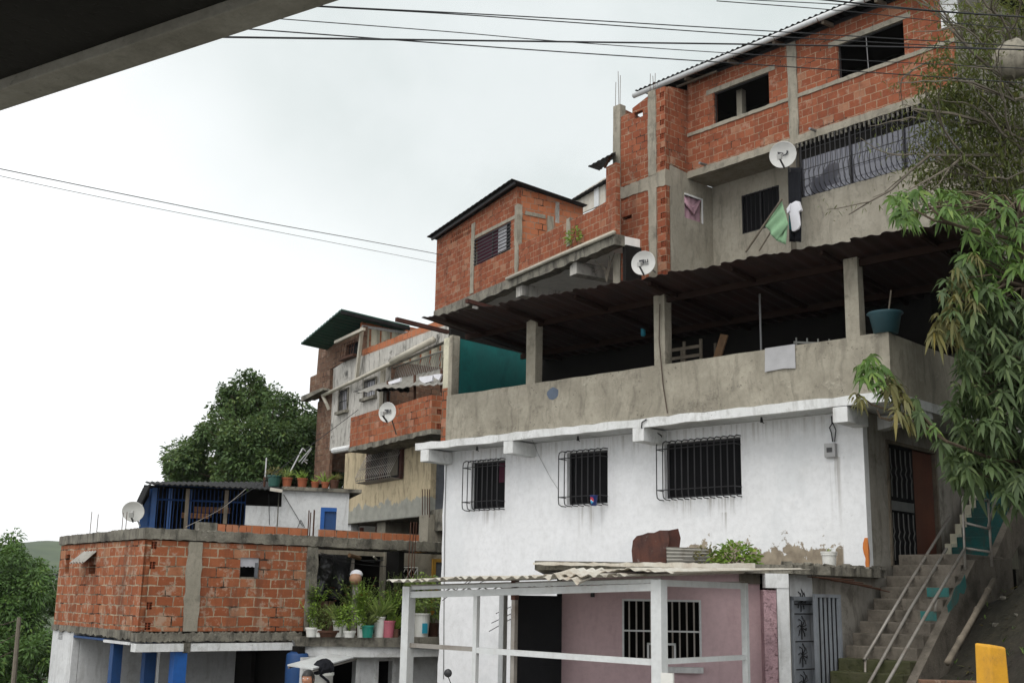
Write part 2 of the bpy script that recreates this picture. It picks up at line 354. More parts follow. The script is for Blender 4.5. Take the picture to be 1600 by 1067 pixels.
plain('orange_paint', (.62,.19,.03), .7)
plain('white_plastic', (.72,.72,.68), .45, var=.12)
plain('teal_plastic', (.01,.23,.17), .45)
plain('pink_plastic', (.48,.13,.17), .5)
plain('terracotta', (.3,.1,.05), .85)
plain('brown_pot', (.09,.045,.03), .8)
plain('green_pot', (.02,.09,.07), .55)
plain('basin_teal', (.03,.085,.105), .5)
plain('dish_white', (.62,.62,.59), .45, var=.1)
plain('dish_grey', (.4,.4,.38), .45)
plain('mark_dark', (.04,.04,.045), .6)
plain('mark_cyan', (.03,.35,.5), .5)
plain('metal_grey', (.25,.25,.25), .45, .5)
plain('aluminium', (.55,.55,.55), .35, .6)
plain('meter_grey', (.4,.4,.4), .5)
plain('screen_dark', (.02,.02,.02), .25)
plain('glass_dark', (.006,.006,.007), .5, spec=.06, var=.1)
plain('soffit_white', (.78,.77,.74), .9, var=.15)
m, T, b, oc, uv = start('window_sky_tint')  # long window pane: pale sky reflection partly put into its base colour
T.put(b.inputs['Base Color'], T.mix(T.ramp(T.noise(oc, .7, 4), .35, .7), (.1,.103,.125), (.13,.133,.155))); b.inputs['Roughness'].default_value = .05; b.inputs['Specular IOR Level'].default_value = 1.0; b.inputs['Metallic'].default_value = .25
plain('cloth_white', (.72,.72,.76), .9, var=.1)
plain('cloth_grey', (.42,.42,.43), .95, var=.15)
plain('cloth_green', (.24,.4,.24), .95, var=.18)
plain('cloth_dark', (.015,.016,.02), .95)
plain('cloth_teal', (.02,.12,.13), .95)
plain('curtain_pink', (.42,.26,.31), .95, var=.3)
plain('curtain_purple', (.07,.02,.035), .95)
plain('curtain_white', (.5,.5,.53), .95)
plain('black_plastic', (.012,.013,.015), .28, var=.3)
plain('skin', (.42,.2,.12), .55, var=.12)
plain('hair', (.012,.01,.009), .5)
plain('denim', (.04,.06,.12), .9)
plain('rubber', (.015,.015,.015), .8)
plain('scooter_cream', (.6,.55,.42), .35, var=.05)
plain('cup_blue', (.012,.03,.16), .4)
plain('cup_red', (.5,.03,.06), .45)
plain('cup_cyan', (.05,.35,.6), .45)
plain('bark', (.11,.085,.06), .95, bmp=.6, scale=9)
plain('bark_pale', (.2,.175,.14), .95, bmp=.4, scale=9)
plain('yellow_frame', (.42,.23,.03), .6)
plain('bed_orange', (.42,.19,.07), .7)
leafmat('mango_leaf', (.045,.078,.028), (.08,.122,.045), (.165,.215,.08))
leafmat('mango_young', (.06,.12,.026), (.1,.18,.036), (.18,.26,.055))
leafmat('mango_dry', (.11,.1,.035), (.14,.14,.05), (.25,.2,.05))
leafmat('tree_leaf', (.04,.08,.028), (.085,.145,.045), (.2,.26,.075))
leafmat('thin_leaf', (.075,.105,.03), (.125,.155,.045), (.26,.26,.075))
leafmat('hill_leaf', (.05,.1,.024), (.09,.175,.038), (.18,.27,.055), scale=.35)
leafmat('garden_leaf', (.11,.17,.045), (.2,.28,.07), (.36,.42,.12))
leafmat('garden_lime', (.12,.2,.03), (.19,.3,.045), (.32,.43,.08))
leafmat('olive_leaf', (.07,.1,.025), (.11,.15,.04), (.18,.22,.07))
plain('flower_red', (.5,.03,.02), .7); plain('flower_orange', (.6,.2,.02), .7); plain('flower_salmon', (.6,.22,.16), .7)
weathered('asphalt', (.055,.054,.052), (.04,.04,.039), stain=(.02,.02,.02), stain_amt=.3, streak=0, speck=.5, scale=2, bmp=.4)
m, T, b, oc, uv = start('hillside')
n1 = T.noise(oc, .35, 6); n2 = T.noise(oc, 5, 7, .75)
T.put(b.inputs['Base Color'], T.mix(T.ramp(n1, .4, .6), T.mix(T.ramp(n2, .35, .7), (.017,.013,.009), (.036,.028,.02)), T.mix(T.ramp(n2, .35, .7), (.02,.019,.01), (.045,.038,.024)))); b.inputs['Roughness'].default_value = 1
bump(T, b, n2, .8, .06)
m, T, b, oc, uv = start('far_hill')
n1 = T.noise(oc, .012, 8, .7)
T.put(b.inputs['Base Color'], T.mix(T.ramp(n1, .35, .65), (.03,.055,.02), (.07,.1,.035))); b.inputs['Roughness'].default_value = 1
# ------------------------------------------------------------------ world and light
w = bpy.data.worlds.new('World'); SC.world = w; w.use_nodes = True; T = NT(w.node_tree)
bg = w.node_tree.nodes['Background']
SUN_EL, SUN_AZ = math.radians(52), math.radians(200)      # azimuth clockwise from +Y: behind the camera, a little left
sky = T.new('ShaderNodeTexSky', sky_type='NISHITA'); sky.sun_disc = False; sky.sun_elevation = SUN_EL; sky.sun_rotation = SUN_AZ; sky.air_density = 1.5; sky.dust_density = 4
gen = T.new('ShaderNodeTexCoord').outputs['Generated']
nz = T.noise(gen, 1.5, 5, .5)
dv = T.new('ShaderNodeVectorMath', operation='DOT_PRODUCT'); T.put(dv.inputs[0], gen); dv.inputs[1].default_value = Vector((.5, .45, .74)).normalized()
# a grey layer of cloud to the right and overhead, thinning to bright white at the left and low down
g = T.math('ADD', dv.outputs['Value'], T.math('MULTIPLY', T.math('SUBTRACT', nz, .5), .55))
cl = T.mix(T.ramp(g, .38, .8), (11.6, 11.7, 11.8), (6.5, 7.05, 6.95))
cl = T.mix(T.math('MULTIPLY', T.ramp(T.noise(gen, 3.4, 6, .58), .38, .66), .45), cl, (9.0, 9.3, 9.4))
bgc = T.mix(.06, cl, sky.outputs[0])
T.put(bg.inputs['Color'], bgc); bg.inputs['Strength'].default_value = .115
sd = bpy.data.lights.new('sun', 'SUN'); sun = bpy.data.objects.new('sun', sd); COL.objects.link(sun)
sd.energy = 1.5; sd.angle = math.radians(40); sd.color = (1, .97, .92)
sv = Vector((math.sin(SUN_AZ)*math.cos(SUN_EL), math.cos(SUN_AZ)*math.cos(SUN_EL), math.sin(SUN_EL)))
sun.rotation_euler = sv.to_track_quat('Z', 'Y').to_euler()
SC.view_settings.view_transform = 'Standard'; SC.view_settings.look = 'None'; SC.view_settings.exposure = 0; SC.view_settings.gamma = 1
SC.render.engine = 'CYCLES'; SC.cycles.max_bounces = 6; SC.cycles.diffuse_bounces = 3; SC.cycles.use_denoising = True
SC.cycles.transparent_max_bounces = 4; SC.cycles.caustics_reflective = False; SC.cycles.caustics_refractive = False
# ------------------------------------------------------------------ shared small things
def oval_dish(fr, p, r, yaw, tilt, label, logo, arm_to=None, hide_arm=False):
    """satellite dish: shallow reflector with rim, feed arm and horn in front, wall arm behind"""
    w = fr.W(p); t = empty('satellite_dish', label, 'satellite dish', w, yaw, 'satellite dishes on the houses')
    rot = Matrix.Rotation(tilt, 3, 'X')
    def tf(m):
        m.v = [tuple(rot @ Vector(q)) for q in m.v]; return m
    # built facing -Y (bowl opens towards -Y)
    m = MB(); n = 28; prof = [(i/8*r, .22*r*(i/8)**2) for i in range(9)]; k = 0
    vs = [(0, .22*r, 0)]
    for q, d in prof[1:]:
        for j in range(n):
            a = 2*math.pi*j/n; vs.append((q*1.04*math.cos(a), .22*r-d, q*.96*math.sin(a)))
    fs = [(0, 1+j, 1+(j+1) % n) for j in range(n)]
    for i in range(7): fs += [(1+i*n+j, 1+(i+1)*n+j, 1+(i+1)*n+(j+1) % n, 1+i*n+(j+1) % n) for j in range(n)]
    m.add(vs, fs); m2 = [(x, y+.012, z) for x, y, z in vs]; m.add(m2, [tuple(reversed(f)) for f in fs])
    rim = [(r*1.04*math.cos(2*math.pi*j/n), 0.005, r*.96*math.sin(2*math.pi*j/n)) for j in range(n+1)]; m.tube(rim, .008, 6)
    refl = tf(m).build('reflector', 'dish_white', t, smooth=True)
    lm = MB(); y = .22*r-.03-.0
    if logo == 'swoosh':
        lm.wall([(-.42*r,.3*r),(-.4*r,-.06*r),(.02*r,.06*r),(.0,.16*r)], y0=y-.03*r, y1=y-.03*r+.004)
        arc = [(.02*r+.38*r*math.cos(a), .17*r+.26*r*math.sin(a)) for a in [math.radians(v) for v in range(-100, 30, 13)]]
        arc += [(.02*r+.26*r*math.cos(a), .2*r+.2*r*math.sin(a)) for a in [math.radians(v) for v in range(20, -110, -13)]]
        lm.wall(arc, y0=y-.03*r, y1=y-.03*r+.004)
    elif logo == 'block':
        lm.wall(rp((-.42*r,.02*r,.0,.3*r)), y0=y, y1=y+.004); lm.wall(rp((.08*r,.16*r,.0,.28*r)), y0=y, y1=y+.004)
        lm.wall(rp((.2*r,.38*r,.0,.07*r)), y0=y-.01, y1=y-.006); lm.wall(rp((.3*r,.38*r,.07*r,.28*r)), y0=y-.01, y1=y-.006)
        for i in range(7): lm.wall(rp((-.42*r+i*.12*r, -.34*r+i*.12*r, -.14*r, -.07*r)), y0=y, y1=y+.004)
    if logo: tf(lm).build('printed_mark', 'mark_dark', refl)
    am = MB(); tipp = (0, -.75*r, -.35*r)
    am.bar((0, .02, -.98*r), tipp, .028, .045); tf(am).build('feed_arm', 'bar_black', t)
    hm = MB(); hm.box(-.05, .05, tipp[1]-.03, tipp[1]+.06, tipp[2]-.02, tipp[2]+.1); hm.tube([(0, tipp[1]+.05, tipp[2]+.06), (0, tipp[1]+.14, tipp[2]+.1)], .03, 10, .04)
    tf(hm).build('feed_horn', 'dish_grey' if logo != 'cyan' else 'mark_cyan', t)
    bm_ = MB(); bm_.box(-.06, .06, .22*r+.012, .22*r+.09, -.1, .06); tf(bm_).build('bracket', 'bar_black', t)
    if arm_to is not None:
        q = Matrix.Rotation(-yaw, 3, 'Z') @ (fr.W(arm_to) - w); s = rot @ Vector((0, .22*r+.06, -.03))
        pm = MB(); pm.tube([s, s*.7+q*.3+Vector((0,0,.0)), q], .02, 8); pm.build('wall_arm', 'metal_grey', t)
    return t
def bush(mb, c, rx, ry, rz, n, L, W, rnd, up=.3, hollow_=.35, droop=.3, ground=None):
    for _ in range(n):
        while True:
            d = Vector((rnd.gauss(0,1), rnd.gauss(0,1), rnd.gauss(0,1))).normalized()
            if d.z > -.75: break
        q = rnd.uniform(hollow_, 1)**.6
        p = Vector((c[0]+d.x*rx*q, c[1]+d.y*ry*q, c[2]+d.z*rz*q))
        if ground is not None and p.z < ground: continue
        dr = Vector((d.x+rnd.uniform(-.7,.7), d.y+rnd.uniform(-.7,.7), d.z*.5+up+rnd.uniform(-.6,.6)))
        mb.leaf(p, dr, L*rnd.uniform(.6,1.25), W*rnd.uniform(.7,1.2), droop, min(1, max(0, rnd.gauss(.45,.24))), (d + Vector((rnd.uniform(-.6,.6), rnd.uniform(-.6,.6), rnd.uniform(0,.9)))).normalized())
def cage(mb, r, d, nv, hz=2, rad=.011, square=False):
    """bowed window bars in front of an opening r = (x0, x1, z0, z1), standing d proud of y=0"""
    x0, x1, z0, z1 = r
    for i in range(nv):
        x = x0 + (x1-x0)*i/(nv-1)
        if square: mb.tube([(x,-d,z0),(x,-d,z1)], rad, 5); continue
        mb.tube([(x,0,z1+.02),(x,-d*.6,z1+.02),(x,-d*.93,z1-.02),(x,-d,z1-.09),(x,-d,z0+.09),(x,-d*.93,z0-.0),(x,-d*.6,z0-.03),(x,0,z0-.03)], rad, 5)
    for k in range(hz):
        z = z0+.14 + (z1-z0-.28)*k/max(1, hz-1)
        mb.tube([(x0,0,z),(x0,-d-.012,z),(x1,-d-.012,z),(x1,0,z)], rad*.9, 5)
def blocks(mb, y0, y1, pts, zr, rnd=random): ...
# ================================================================== A: white house with the open porch
FA = Fr(1352, 760, 19.5, -43, -1.3)
R_ = random.Random(3)
OV = -.7
zbb = (FA.L(1304,636,OV).z + FA.L(1000,668,OV).z)/2; zbt = (FA.L(1304,621,OV).z + FA.L(1000,655,OV).z)/2
zpt = (FA.L(1325,530,OV).z + FA.L(698.4,616.6,OV).z)/2
xl = FA.L(692,800).x; xpl = FA.L(697,650,OV).x; xpr = FA.L(1391,575,OV).x
print('A: xl', xl, 'zs', zbb, zbt, zpt, 'parapet', xpl, xpr)
PEEL = (FA.L(1000,850).x, FA.L(1335,850).x, FA.L(1200,852).z)
SILLS = [((FA.L(762,795).x), FA.L(762,796).z, .5, .5), (FA.L(922,789).x, FA.L(922,789).z, .45, .9), (FA.L(1100,779).x, FA.L(1100,778).z, 1.1, .45), (FA.L(1133,830).x, FA.L(1133,800).z, .12, .5), (FA.L(930,700).x, zbb, 8, .5), (FA.L(1305,720).x, FA.L(1305,714).z, .14, 1.6)]
weathered('white_wall', (.83,.84,.855), (.78,.79,.8), stain=(.26,.25,.225), stain_amt=.12, streak=.07, speck=.3, bmp=.12, extra=peel, scale=.9)
A = FA.root('white_house', 'white two storey house with barred windows, grey porch parapet and rusty roof', 'house')
w1 = FA.rect((736,722),(789,719),(736,796),(789,793)); w2 = FA.rect((886,707),(949.5,703),(886,789),(949.5,786)); w3 = FA.rect((1038,692),(1158,683),(1038,779),(1158,773))
edge = [(xl + R_.uniform(-.025,.025), -2.2 + i*.35) for i in range(int((zbb+2.2)/.35)+1)]
xr = 0.0
outer = [(xl,-2.6),(xr,-2.6),(xr,zbb+.02)] + [(xl,zbb+.02)] + list(reversed(edge))
MB().wall(outer, [rp(w1), rp(w2), rp(w3)], 0, .16).build('wall', 'white_wall', A)
# right side wall with the doorway
dr = FA.rectS((1386,694),(1468,700),(1390,889),(1463,884))
sd_top = zbb+.02
MB().wallS([(.16,-2.6),(6.2,-2.6),(6.2,sd_top),(.16,sd_top)], [rp((max(.4,dr[0]), dr[1], dr[2], dr[3]))], -.16, 0).build('side_wall', 'side_plaster', A)
print('door', dr)
MB().wallS([(.16,-2.6),(6.2,-2.6),(6.2,sd_top),(.16,sd_top)], [], xl, xl+.16).build('side_wall', 'side_plaster', A)
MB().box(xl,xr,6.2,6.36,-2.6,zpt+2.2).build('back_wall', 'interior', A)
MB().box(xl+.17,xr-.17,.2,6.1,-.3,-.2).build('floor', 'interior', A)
for wn in (w1, w2, w3):                      # window: dark frame in the reveal, bowed grille outside, dark pane behind
    f = MB(); x0,x1,z0,z1 = wn; t_ = .035
    f.box(x0,x1,.1,.15,z0,z0+t_); f.box(x0,x1,.1,.15,z1-t_,z1); f.box(x0,x0+t_,.1,.15,z0+t_,z1-t_); f.box(x1-t_,x1,.1,.15,z0+t_,z1-t_)
    fo = f.build('window', 'bar_black', A)
    MB().box(x0+t_,x1-t_,.118,.128,z0+t_,z1-t_).build('pane', 'glass_dark', fo)
    g = MB(); cage(g, (x0-.02,x1+.0,z0,z1), .24 if wn is not w3 else .22, 8 if wn is not w3 else 13); g.build('grille', 'bar_black', fo)
# curtains seen through window one
MB().box(w1[1]-.26,w1[1]-.05,.09,.097,w1[2]+.55,w1[3]-.05).build('curtain', 'curtain_purple', A)
# floor slab that carries the porch: soffit, white edge beam and brackets
sl = MB(); sl.box(xpl-.85, xpr+.02, OV+.13, 6.1, zbb+.025, zbt-.01); sl.build('porch_slab', 'white_lower', A)
eb = MB(); pr = [(0,0)] + rough_line((xpl-.92, zbb),(xpr, zbb), 34, .013, R_) + rough_line((xpr, zbt),(xpl-.92, zbt), 44, .014, R_) + [(0,0)]
eb.wall(pr[1:-1], [], OV-.03, OV+.12); eb.build('edge_beam', 'white_trim', A)
eb = MB(); eb.box(xpr-.12, xpr+.03, OV+.12, 5.2, zbb, zbt); eb.build('edge_beam', 'white_trim', A)
for px0, px1 in ((659,672),(788,802),(989.5,1004),(1304,1323)):
    xa = FA.L(px0,690,OV).x; xb = xa+.26
    MB().hexa([(xa,OV-.028,zbb-.26),(xb,OV-.028,zbb-.26),(xb,-.002,zbb-.26),(xa,-.002,zbb-.26),(xa,OV-.028,zbb-.002),(xb,OV-.028,zbb-.002),(xb,-.002,zbb-.002),(xa,-.002,zbb-.002)]).build('bracket', 'white_trim', A, bevel=.012)
MB().hexa([(0.002,.55,zbb-.24),(xpr,.55,zbb-.1),(xpr,.8,zbb-.1),(0.002,.8,zbb-.24),(0.002,.55,zbb-.002),(xpr,.55,zbb-.002),(xpr,.8,zbb-.002),(0.002,.8,zbb-.002)]).build('bracket', 'white_trim', A)
# parapet
pp = MB(); top = rough_line((xpr,zpt),(xpl,zpt),36,.008,R_)
pp.wall([(xpl,zbt+.002),(xpr,zbt+.002)]+top, [], OV, OV+.12); pp.build('parapet', 'parapet_plaster', A)
MB().box(xpr-.12, xpr, OV+.12, 5.2, zbt+.002, zpt-.01).build('parapet', 'parapet_plaster', A)
MB().box(xpl, xpl+.12, OV+.12, 1.2, zbt+.002, zpt-.01).build('parapet', 'parapet_plaster', A)
# paint daub on the parapet
q = FA.L(864,615,OV); mm = MB(); pts = [(q.x+.17*math.cos(a)*R_.uniform(.75,1.1), q.z+.14*math.sin(a)*R_.uniform(.75,1.1)) for a in [i*.52 for i in range(12)]]
mm.wall(pts, [], OV-.004, OV-.001)
plain('daub_blue', (.12,.15,.2), .8); mm.build('paint_daub', 'daub_blue', A)
# columns
zroof = FA.L(1335,404,OV+.1).z
for px0, px1 in ((700.5,709),(822,836),(1022,1036),(1323,1345)):
    xa = FA.L(px0,560,OV+.02).x; xb = xa+(.25 if px0 > 710 else .12)
    hx = MB(); j = lambda: R_.uniform(-.012,.012)
    hx.hexa([(xa,OV+.02,zpt-.004),(xb,OV+.02,zpt-.004),(xb,OV+.24,zpt-.004),(xa,OV+.24,zpt-.004),(xa+j(),OV+.02,zroof),(xb+j(),OV+.02,zroof),(xb+j(),OV+.24,zroof),(xa+j(),OV+.24,zroof)])
    hx.build('column', 'parapet_plaster', A, bevel=.012)
# cream return wall at the left end, teal side wall inside, dark back wall
MB().box(xpl-.24, xpl-.02, OV+.1, OV+.24, zpt+.2, zroof-.02).build('end_wall', 'cream_paint', A); MB().box(xpl-.24, xpl-.02, OV+.09, OV+.25, zbt, zpt+.199).build('end_wall', 'brick_balcony', A)
xt = xpl+.115
MB().box(xt-.12, xt, OV+.25, 4.4, zbt, zroof-.05).build('teal_wall', 'teal_paint', A)
YB = FA.S(826,560,xpl+.115).y; print('porch back', YB); YB = min(4.6, max(1.9, YB))
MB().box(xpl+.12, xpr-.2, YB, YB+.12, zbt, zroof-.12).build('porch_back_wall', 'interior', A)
MB().box(xpr-.24, xpr-.13, 1.3, YB-.01, zbt, zroof-.1).build('porch_light_block', 'interior', A)  # added to close the open right end and keep light out of the porch
# roof: rusty corrugated sheet on joists
ZR = zroof + .07
a = FA.Z(660,497,ZR); b = FA.Z(1484,347,ZR)
print('roof edge', a, b)
c = Vector((b.x, 5.6, ZR-.55)); d = Vector((a.x, 5.6, ZR-.55))
MB().sheet(a, b, c, d, nx=420, ny=6, amp=.015, waves=42, th=.004, jag=.008).build('roof', 'rust_sheet', A)
jm = MB()
for y in (OV+.12, 1.2, 3.0, 4.6):
    z = ZR - .55*(y-b.y)/(5.6-b.y) - .1
    jm = MB(); jm.bar((a.x-.1,y,z),(b.x-.1,y,z),.07,.12); jm.build('purlin', 'purlin_dark', A)
for i in range(7):
    x = a.x + .5 + i*(b.x-a.x-1)/6; y0 = a.y+(b.y-a.y)*(x-a.x)/(b.x-a.x)+.15
    jm = MB(); jm.bar((x,y0,ZR-.075),(x,5.5,ZR-.075-.5),.06,.07); jm.build('rafter', 'purlin_dark', A)
p0 = FA.L(619,499,OV-.5); p1 = FA.L(700,519,OV+1.0); MB().bar(p0, p1, .08, .09).build('roof_timber', 'red_oxide_wood', A)
p0 = FA.L(729,470,-1.9); p1 = FA.L(778,484,-.9); MB().bar(p0, p1, .07, .08).build('roof_timber', 'red_oxide_wood', A)
# meter, wall cables, rebar stubs, orange daub
q = FA.L(1300,704); mt = MB().box(q.x-.1,q.x+.1,-.09,-.003,q.z-.12,q.z+.12).build('meter_box', 'meter_grey', A, bevel=.012)
MB().box(q.x-.05,q.x+.05,-.097,-.0915,q.z-.035,q.z+.045).build('meter_window', 'screen_dark', mt)
cb = MB(); q = FA.L(1300,664)
cb.tube([FA.L(1301,690,-.02), FA.L(1299,676,-.05), FA.L(1296,668,-.04), FA.L(1300,662,-.06), FA.L(1299,650,-.03)], .012, 6); cb.tube([FA.L(1304,690,-.02), FA.L(1306,672,-.06), FA.L(1301,660,-.04)], .01, 6); cb.build('cable', 'cable', A)
cb = MB(); cb.tube([FA.L(697,726,-.012), FA.L(695,800,-.012), FA.L(694,900,-.012), FA.L(693,1060,-.012)], .009, 5); cb.build('cable', 'metal_grey', A)
cb = MB(); cb.tube([FA.L(1031,475,OV-.02), FA.L(1030,530,OV-.02), FA.L(1036,600,OV-.03), FA.L(1043,645,OV-.04)], .011, 5); cb.build('cable', 'cable_brown', A)
cb = MB(); cb.tube([FA.L(1010,655,OV-.05), FA.L(1003,660,OV-.06), FA.L(1002,668,OV-.05), FA.L(1020,672,OV+.3), FA.L(1033,680,OV+.5), FA.L(1035,692,-.03)], .013, 5); cb.build('cable', 'cable', A)
cb = MB(); cb.tube([FA.L(826,673,OV-.04), FA.L(842,712,-.02), FA.L(860,746,-.02), FA.L(872,764,-.02)], .005, 4); cb.build('cable', 'metal_grey', A)
for px, py in ((745.5,704),(903,691),(1190,658)):     # lamp holders under the soffit
    q = FA.L(px,py,OV+.35); lm = MB(); lm.tube([(q.x,q.y,zbb+.02),(q.x,q.y,zbb-.07)], .018, 6, .03); lm.tube([(q.x,q.y,zbb-.05),(q.x+.05,q.y,zbb-.09)], .008, 4); lm.build('lamp_holder', 'bar_black', A)
for p0, p1 in (((738,902),(691,938)),((760,905),(718,927)),((799,947),(775,958)),((799,958),(768,973)),((799,966),(764,986)),((745,900),(722,918))):
    a_ = FA.L(*p0, 0.02); b_ = FA.L(*p1, -.55); MB().tube([a_, b_], .008, 5).build('rebar', 'cable', A)
r = FA.rect((1345,840),(1352,840),(1345,888),(1352,888)); pts = [(-.07+R_.uniform(-.03,.03), r[2]+i*(r[3]-r[2])/6) for i in range(7)]
MB().wall([(0,r[3]),(0,r[2])]+pts, [], -.004, -.0005).build('orange_daub', 'orange_paint', A)
MB().wallS([(0,r[2]),(.03,r[2]+.1),(.045,r[2]+.3),(.02,r[3]-.1),(0,r[3])], [], .0005, .004).build('orange_daub', 'orange_paint', A)
# doorway on the right side: frame, iron gate leaf, wooden door behind
y0, y1, z0, z1 = max(.4,dr[0]), dr[1], dr[2], dr[3]
fm = MB(); fm.box(-.1,.03,y0,y0+.06,z0,z1); fm.box(-.1,.03,y1-.06,y1,z0,z1); fm.box(-.1,.03,y0+.06,y1-.06,z1-.06,z1)
do = fm.build('door', 'old_wood', A)
ym = y0 + .06 + (y1-y0-.12)*.52
gt = MB(); gt.box(-.03,.0,y0+.07,y0+.12,z0+.03,z1-.07); gt.box(-.03,.0,ym-.05,ym,z0+.03,z1-.07)
for z in (z0+.03, z0+.92, z0+1.12, z1-.11): gt.box(-.028,-.002,y0+.12,ym-.05,z,z+.04)
gt.box(-.04,-.03,y0+.12,ym-.05,z0+.05,z1-.1)
ga = gt.build('iron_gate', 'black_gate', do)
sc = MB(); nb = 5
for i in range(nb):
    y = y0+.17+(ym-y0-.27)*i/(nb-1)
    for za, zb in ((z0+.1,z0+.9),(z0+1.17,z1-.13)):
        zm = (za+zb)/2; sc.tube([(.0,y,za),(.0,y,zm-.16),(.0,y+.03,zm-.08),(.0,y-.025,zm),(.0,y+.03,zm+.08),(.0,y,zm+.16),(.0,y,zb)], .011, 5)
sc.build('ornament', 'bar_white_ornate', ga)
MB().box(.0,.012,y0+.13,ym-.06,z0+.94,z0+1.1).build('lock_plate', 'metal_grey', ga)
MB().box(-.075,-.045,ym+.01,y1-.07,z0+.02,z1-.07).build('door_leaf', 'brown_door', do)
# --------------- things on the porch
def on(fr, p): return fr.W(p)
q = FA.L(1220,545,OV); xa, xb = FA.L(1196,545,OV).x, FA.L(1243,545,OV).x
tw = MB(); n = 14
for lay in (-.006, .0):
    for j in range(9):
        for i in range(n+1):
            u = i/n; v = j/8; tw.v.append(((xb-xa)*u, -.012+lay-.012*math.sin(u*9+v*1.5)*v-.015*v, .02-.42*v*(1-.05*math.sin(u*3.1)) - .04*u*0))
K = (n+1)*9
for j in range(8):
    for i in range(n):
        a0 = j*(n+1)+i; tw.f += [(a0,a0+1,a0+n+2,a0+n+1),(K+a0+n+1,K+a0+n+2,K+a0+1,K+a0)]
tw.f += [(i+1,i,K+i,K+i+1) for i in range(n)]; tw.tone = [.5]*len(tw.f)
tw.box(0, xb-xa, -.012, .14, .012, .02)
t = empty('towel', 'pale grey towel hung over the porch parapet between two columns', 'towel', FA.W((xa, OV, zpt)), FA.yaw)
tw.build('cloth', 'cloth_grey', t)
q = FA.L(1381,515,OV+.05)
t = empty('wash_basin', 'round teal plastic basin with a stick, standing on the parapet corner', 'basin', FA.W((q.x, OV+.12, zpt)), FA.yaw)
zb_ = .33; MB().lathe([(.16,0),(.19,.0),(.25,zb_-.03),(.29,zb_),(.28,zb_+.015),(.24,zb_-.02),(.17,.03),(0.001,.03)], n=24).build('bowl', 'basin_teal', t, smooth=True)
MB().tube([(.02,0,.1),(.1,.05,.72)], .014, 6).build('stick', 'old_wood', t)
cr = MB()
for i in range(6):
    cr.tube([(-.2+i*.08,0,.03),(-.2+i*.08+R_.uniform(-.05,.05),R_.uniform(-.05,.05),.3)], .006, 4)
# junk piled behind the parapet (slatted crate, planks, plastic chair, post, hanging bottle)
def pt(px, py, d): q = FA.L(px, py, d); return q
q = pt(1070,545,.3); t = empty('slatted_crate', 'grey slatted crate behind the parapet beside the middle column', 'crate', FA.W((q.x, .3, zbt)), FA.yaw)
h = q.z - zbt + .15
for i in range(7): z = h*.25 + i*h*.75/7; MB().box(-.45,.35,-.02,.0,z,z+.06).build('slat', 'old_wood', t)
for x in (-.45,-.05,.33): MB().box(x,x+.05,.0,.04,0,h).build('post', 'old_wood', t)
for x in (-.45,.33): MB().box(x,x+.05,.5,.54,0,h).build('post', 'old_wood', t)
MB().box(-.45,.38,.04,.5,.1,.13).build('base_board', 'old_wood', t)
p0, p1 = pt(1096,558,.1), pt(1132,523,.3); o_ = FA.W((p0.x, .1, zbt))
t = empty('wooden_plank', 'wooden plank leaning inside the porch to the right of the crate', 'plank', o_, FA.yaw)
MB().bar((-.1,0,0),(p1.x-p0.x,.2,p1.z-zbt),.16,.035,up=(0,1,0)).build('board', 'wood', t)
q = pt(1198,540,1.2); t = empty('plywood_sheet', 'dull brown board standing upright on the porch behind the thin pipe', 'board', FA.W((q.x, 1.2, zbt)), FA.yaw)
MB().hexa([(-.35,0,0),(.45,0,0),(.45,.03,0),(-.35,.03,0),(-.3,.25,1.12),(.38,.25,1.2),(.38,.28,1.2),(-.3,.28,1.12)]).build('panel', 'old_wood', t)
q = pt(1188,500,.2); t = empty('thin_pipe', 'thin upright pipe propping the porch roof between the middle and right columns', 'pipe', FA.W((q.x, .2, zbt)), FA.yaw)
MB().tube([(0,0,0),(0,0,zroof-zbt+.02)], .02, 8).build('tube', 'metal_grey', t)
q = pt(1240,530,.4); t = empty('plastic_chair', 'white plastic chair behind the parapet above the hanging towel', 'chair', FA.W((q.x, .5, zbt)), FA.yaw)
s_ = 1.0
MB().box(-.25,.25,-.02,.42,.42,.46).build('seat', 'white_plastic', t, bevel=.015)
bk = MB(); bk.box(-.25,.25,.42,.45,.84,.92); bk.box(-.25,.25,.42,.45,.46,.52)
for i in range(6): x = -.24+i*.088; bk.box(x,x+.035,.42,.45,.52,.84)
bk.build('backrest', 'white_plastic', t)
for x, y in ((-.25,-.02),(.2,-.02),(-.25,.38),(.2,.38)): MB().box(x,x+.05,y,y+.05,0,.42).build('leg', 'white_plastic', t)
for x in (-.27,.23): MB().box(x,x+.04,-.02,.42,.62,.66).build('armrest', 'white_plastic', t)
for i in range(3):
    x = .45+i*.16
q = pt(1290,528,.6); t = empty('folded_bed_frame', 'white rail frame with upright rods leaning on the porch beside the plastic chair', 'bed frame', FA.W((q.x, .9, zbt)), FA.yaw)
zt = q.z - zbt
for i in range(5): MB().tube([(-.75+i*.22,0,0),(-.75+i*.22,0,zt+.16-.04*i)], .016, 6).build('rod', 'bar_pale', t)
MB().tube([(-.8,0,zt+.08),(.4,0,zt-.12)], .02, 6).build('rail', 'bar_pale', t); MB().tube([(-.8,0,.3),(.4,0,.3)], .02, 6).build('rail', 'bar_pale', t)
q = pt(1005,515,1.0); t = empty('hanging_bottle', 'small blue bottle hanging in the porch beside the middle column', 'bottle', FA.W((q.x, 1.0, q.z-.14)), FA.yaw)
MB().lathe([(.03,0),(.05,.02),(.05,.2),(.02,.26),(.02,.3)], n=12).build('body', 'mark_cyan', t, smooth=True)
MB().tube([(0,0,.3),(0,0,zroof+.0-q.z+.14-.3)], .004, 4).build('string', 'cable', t)
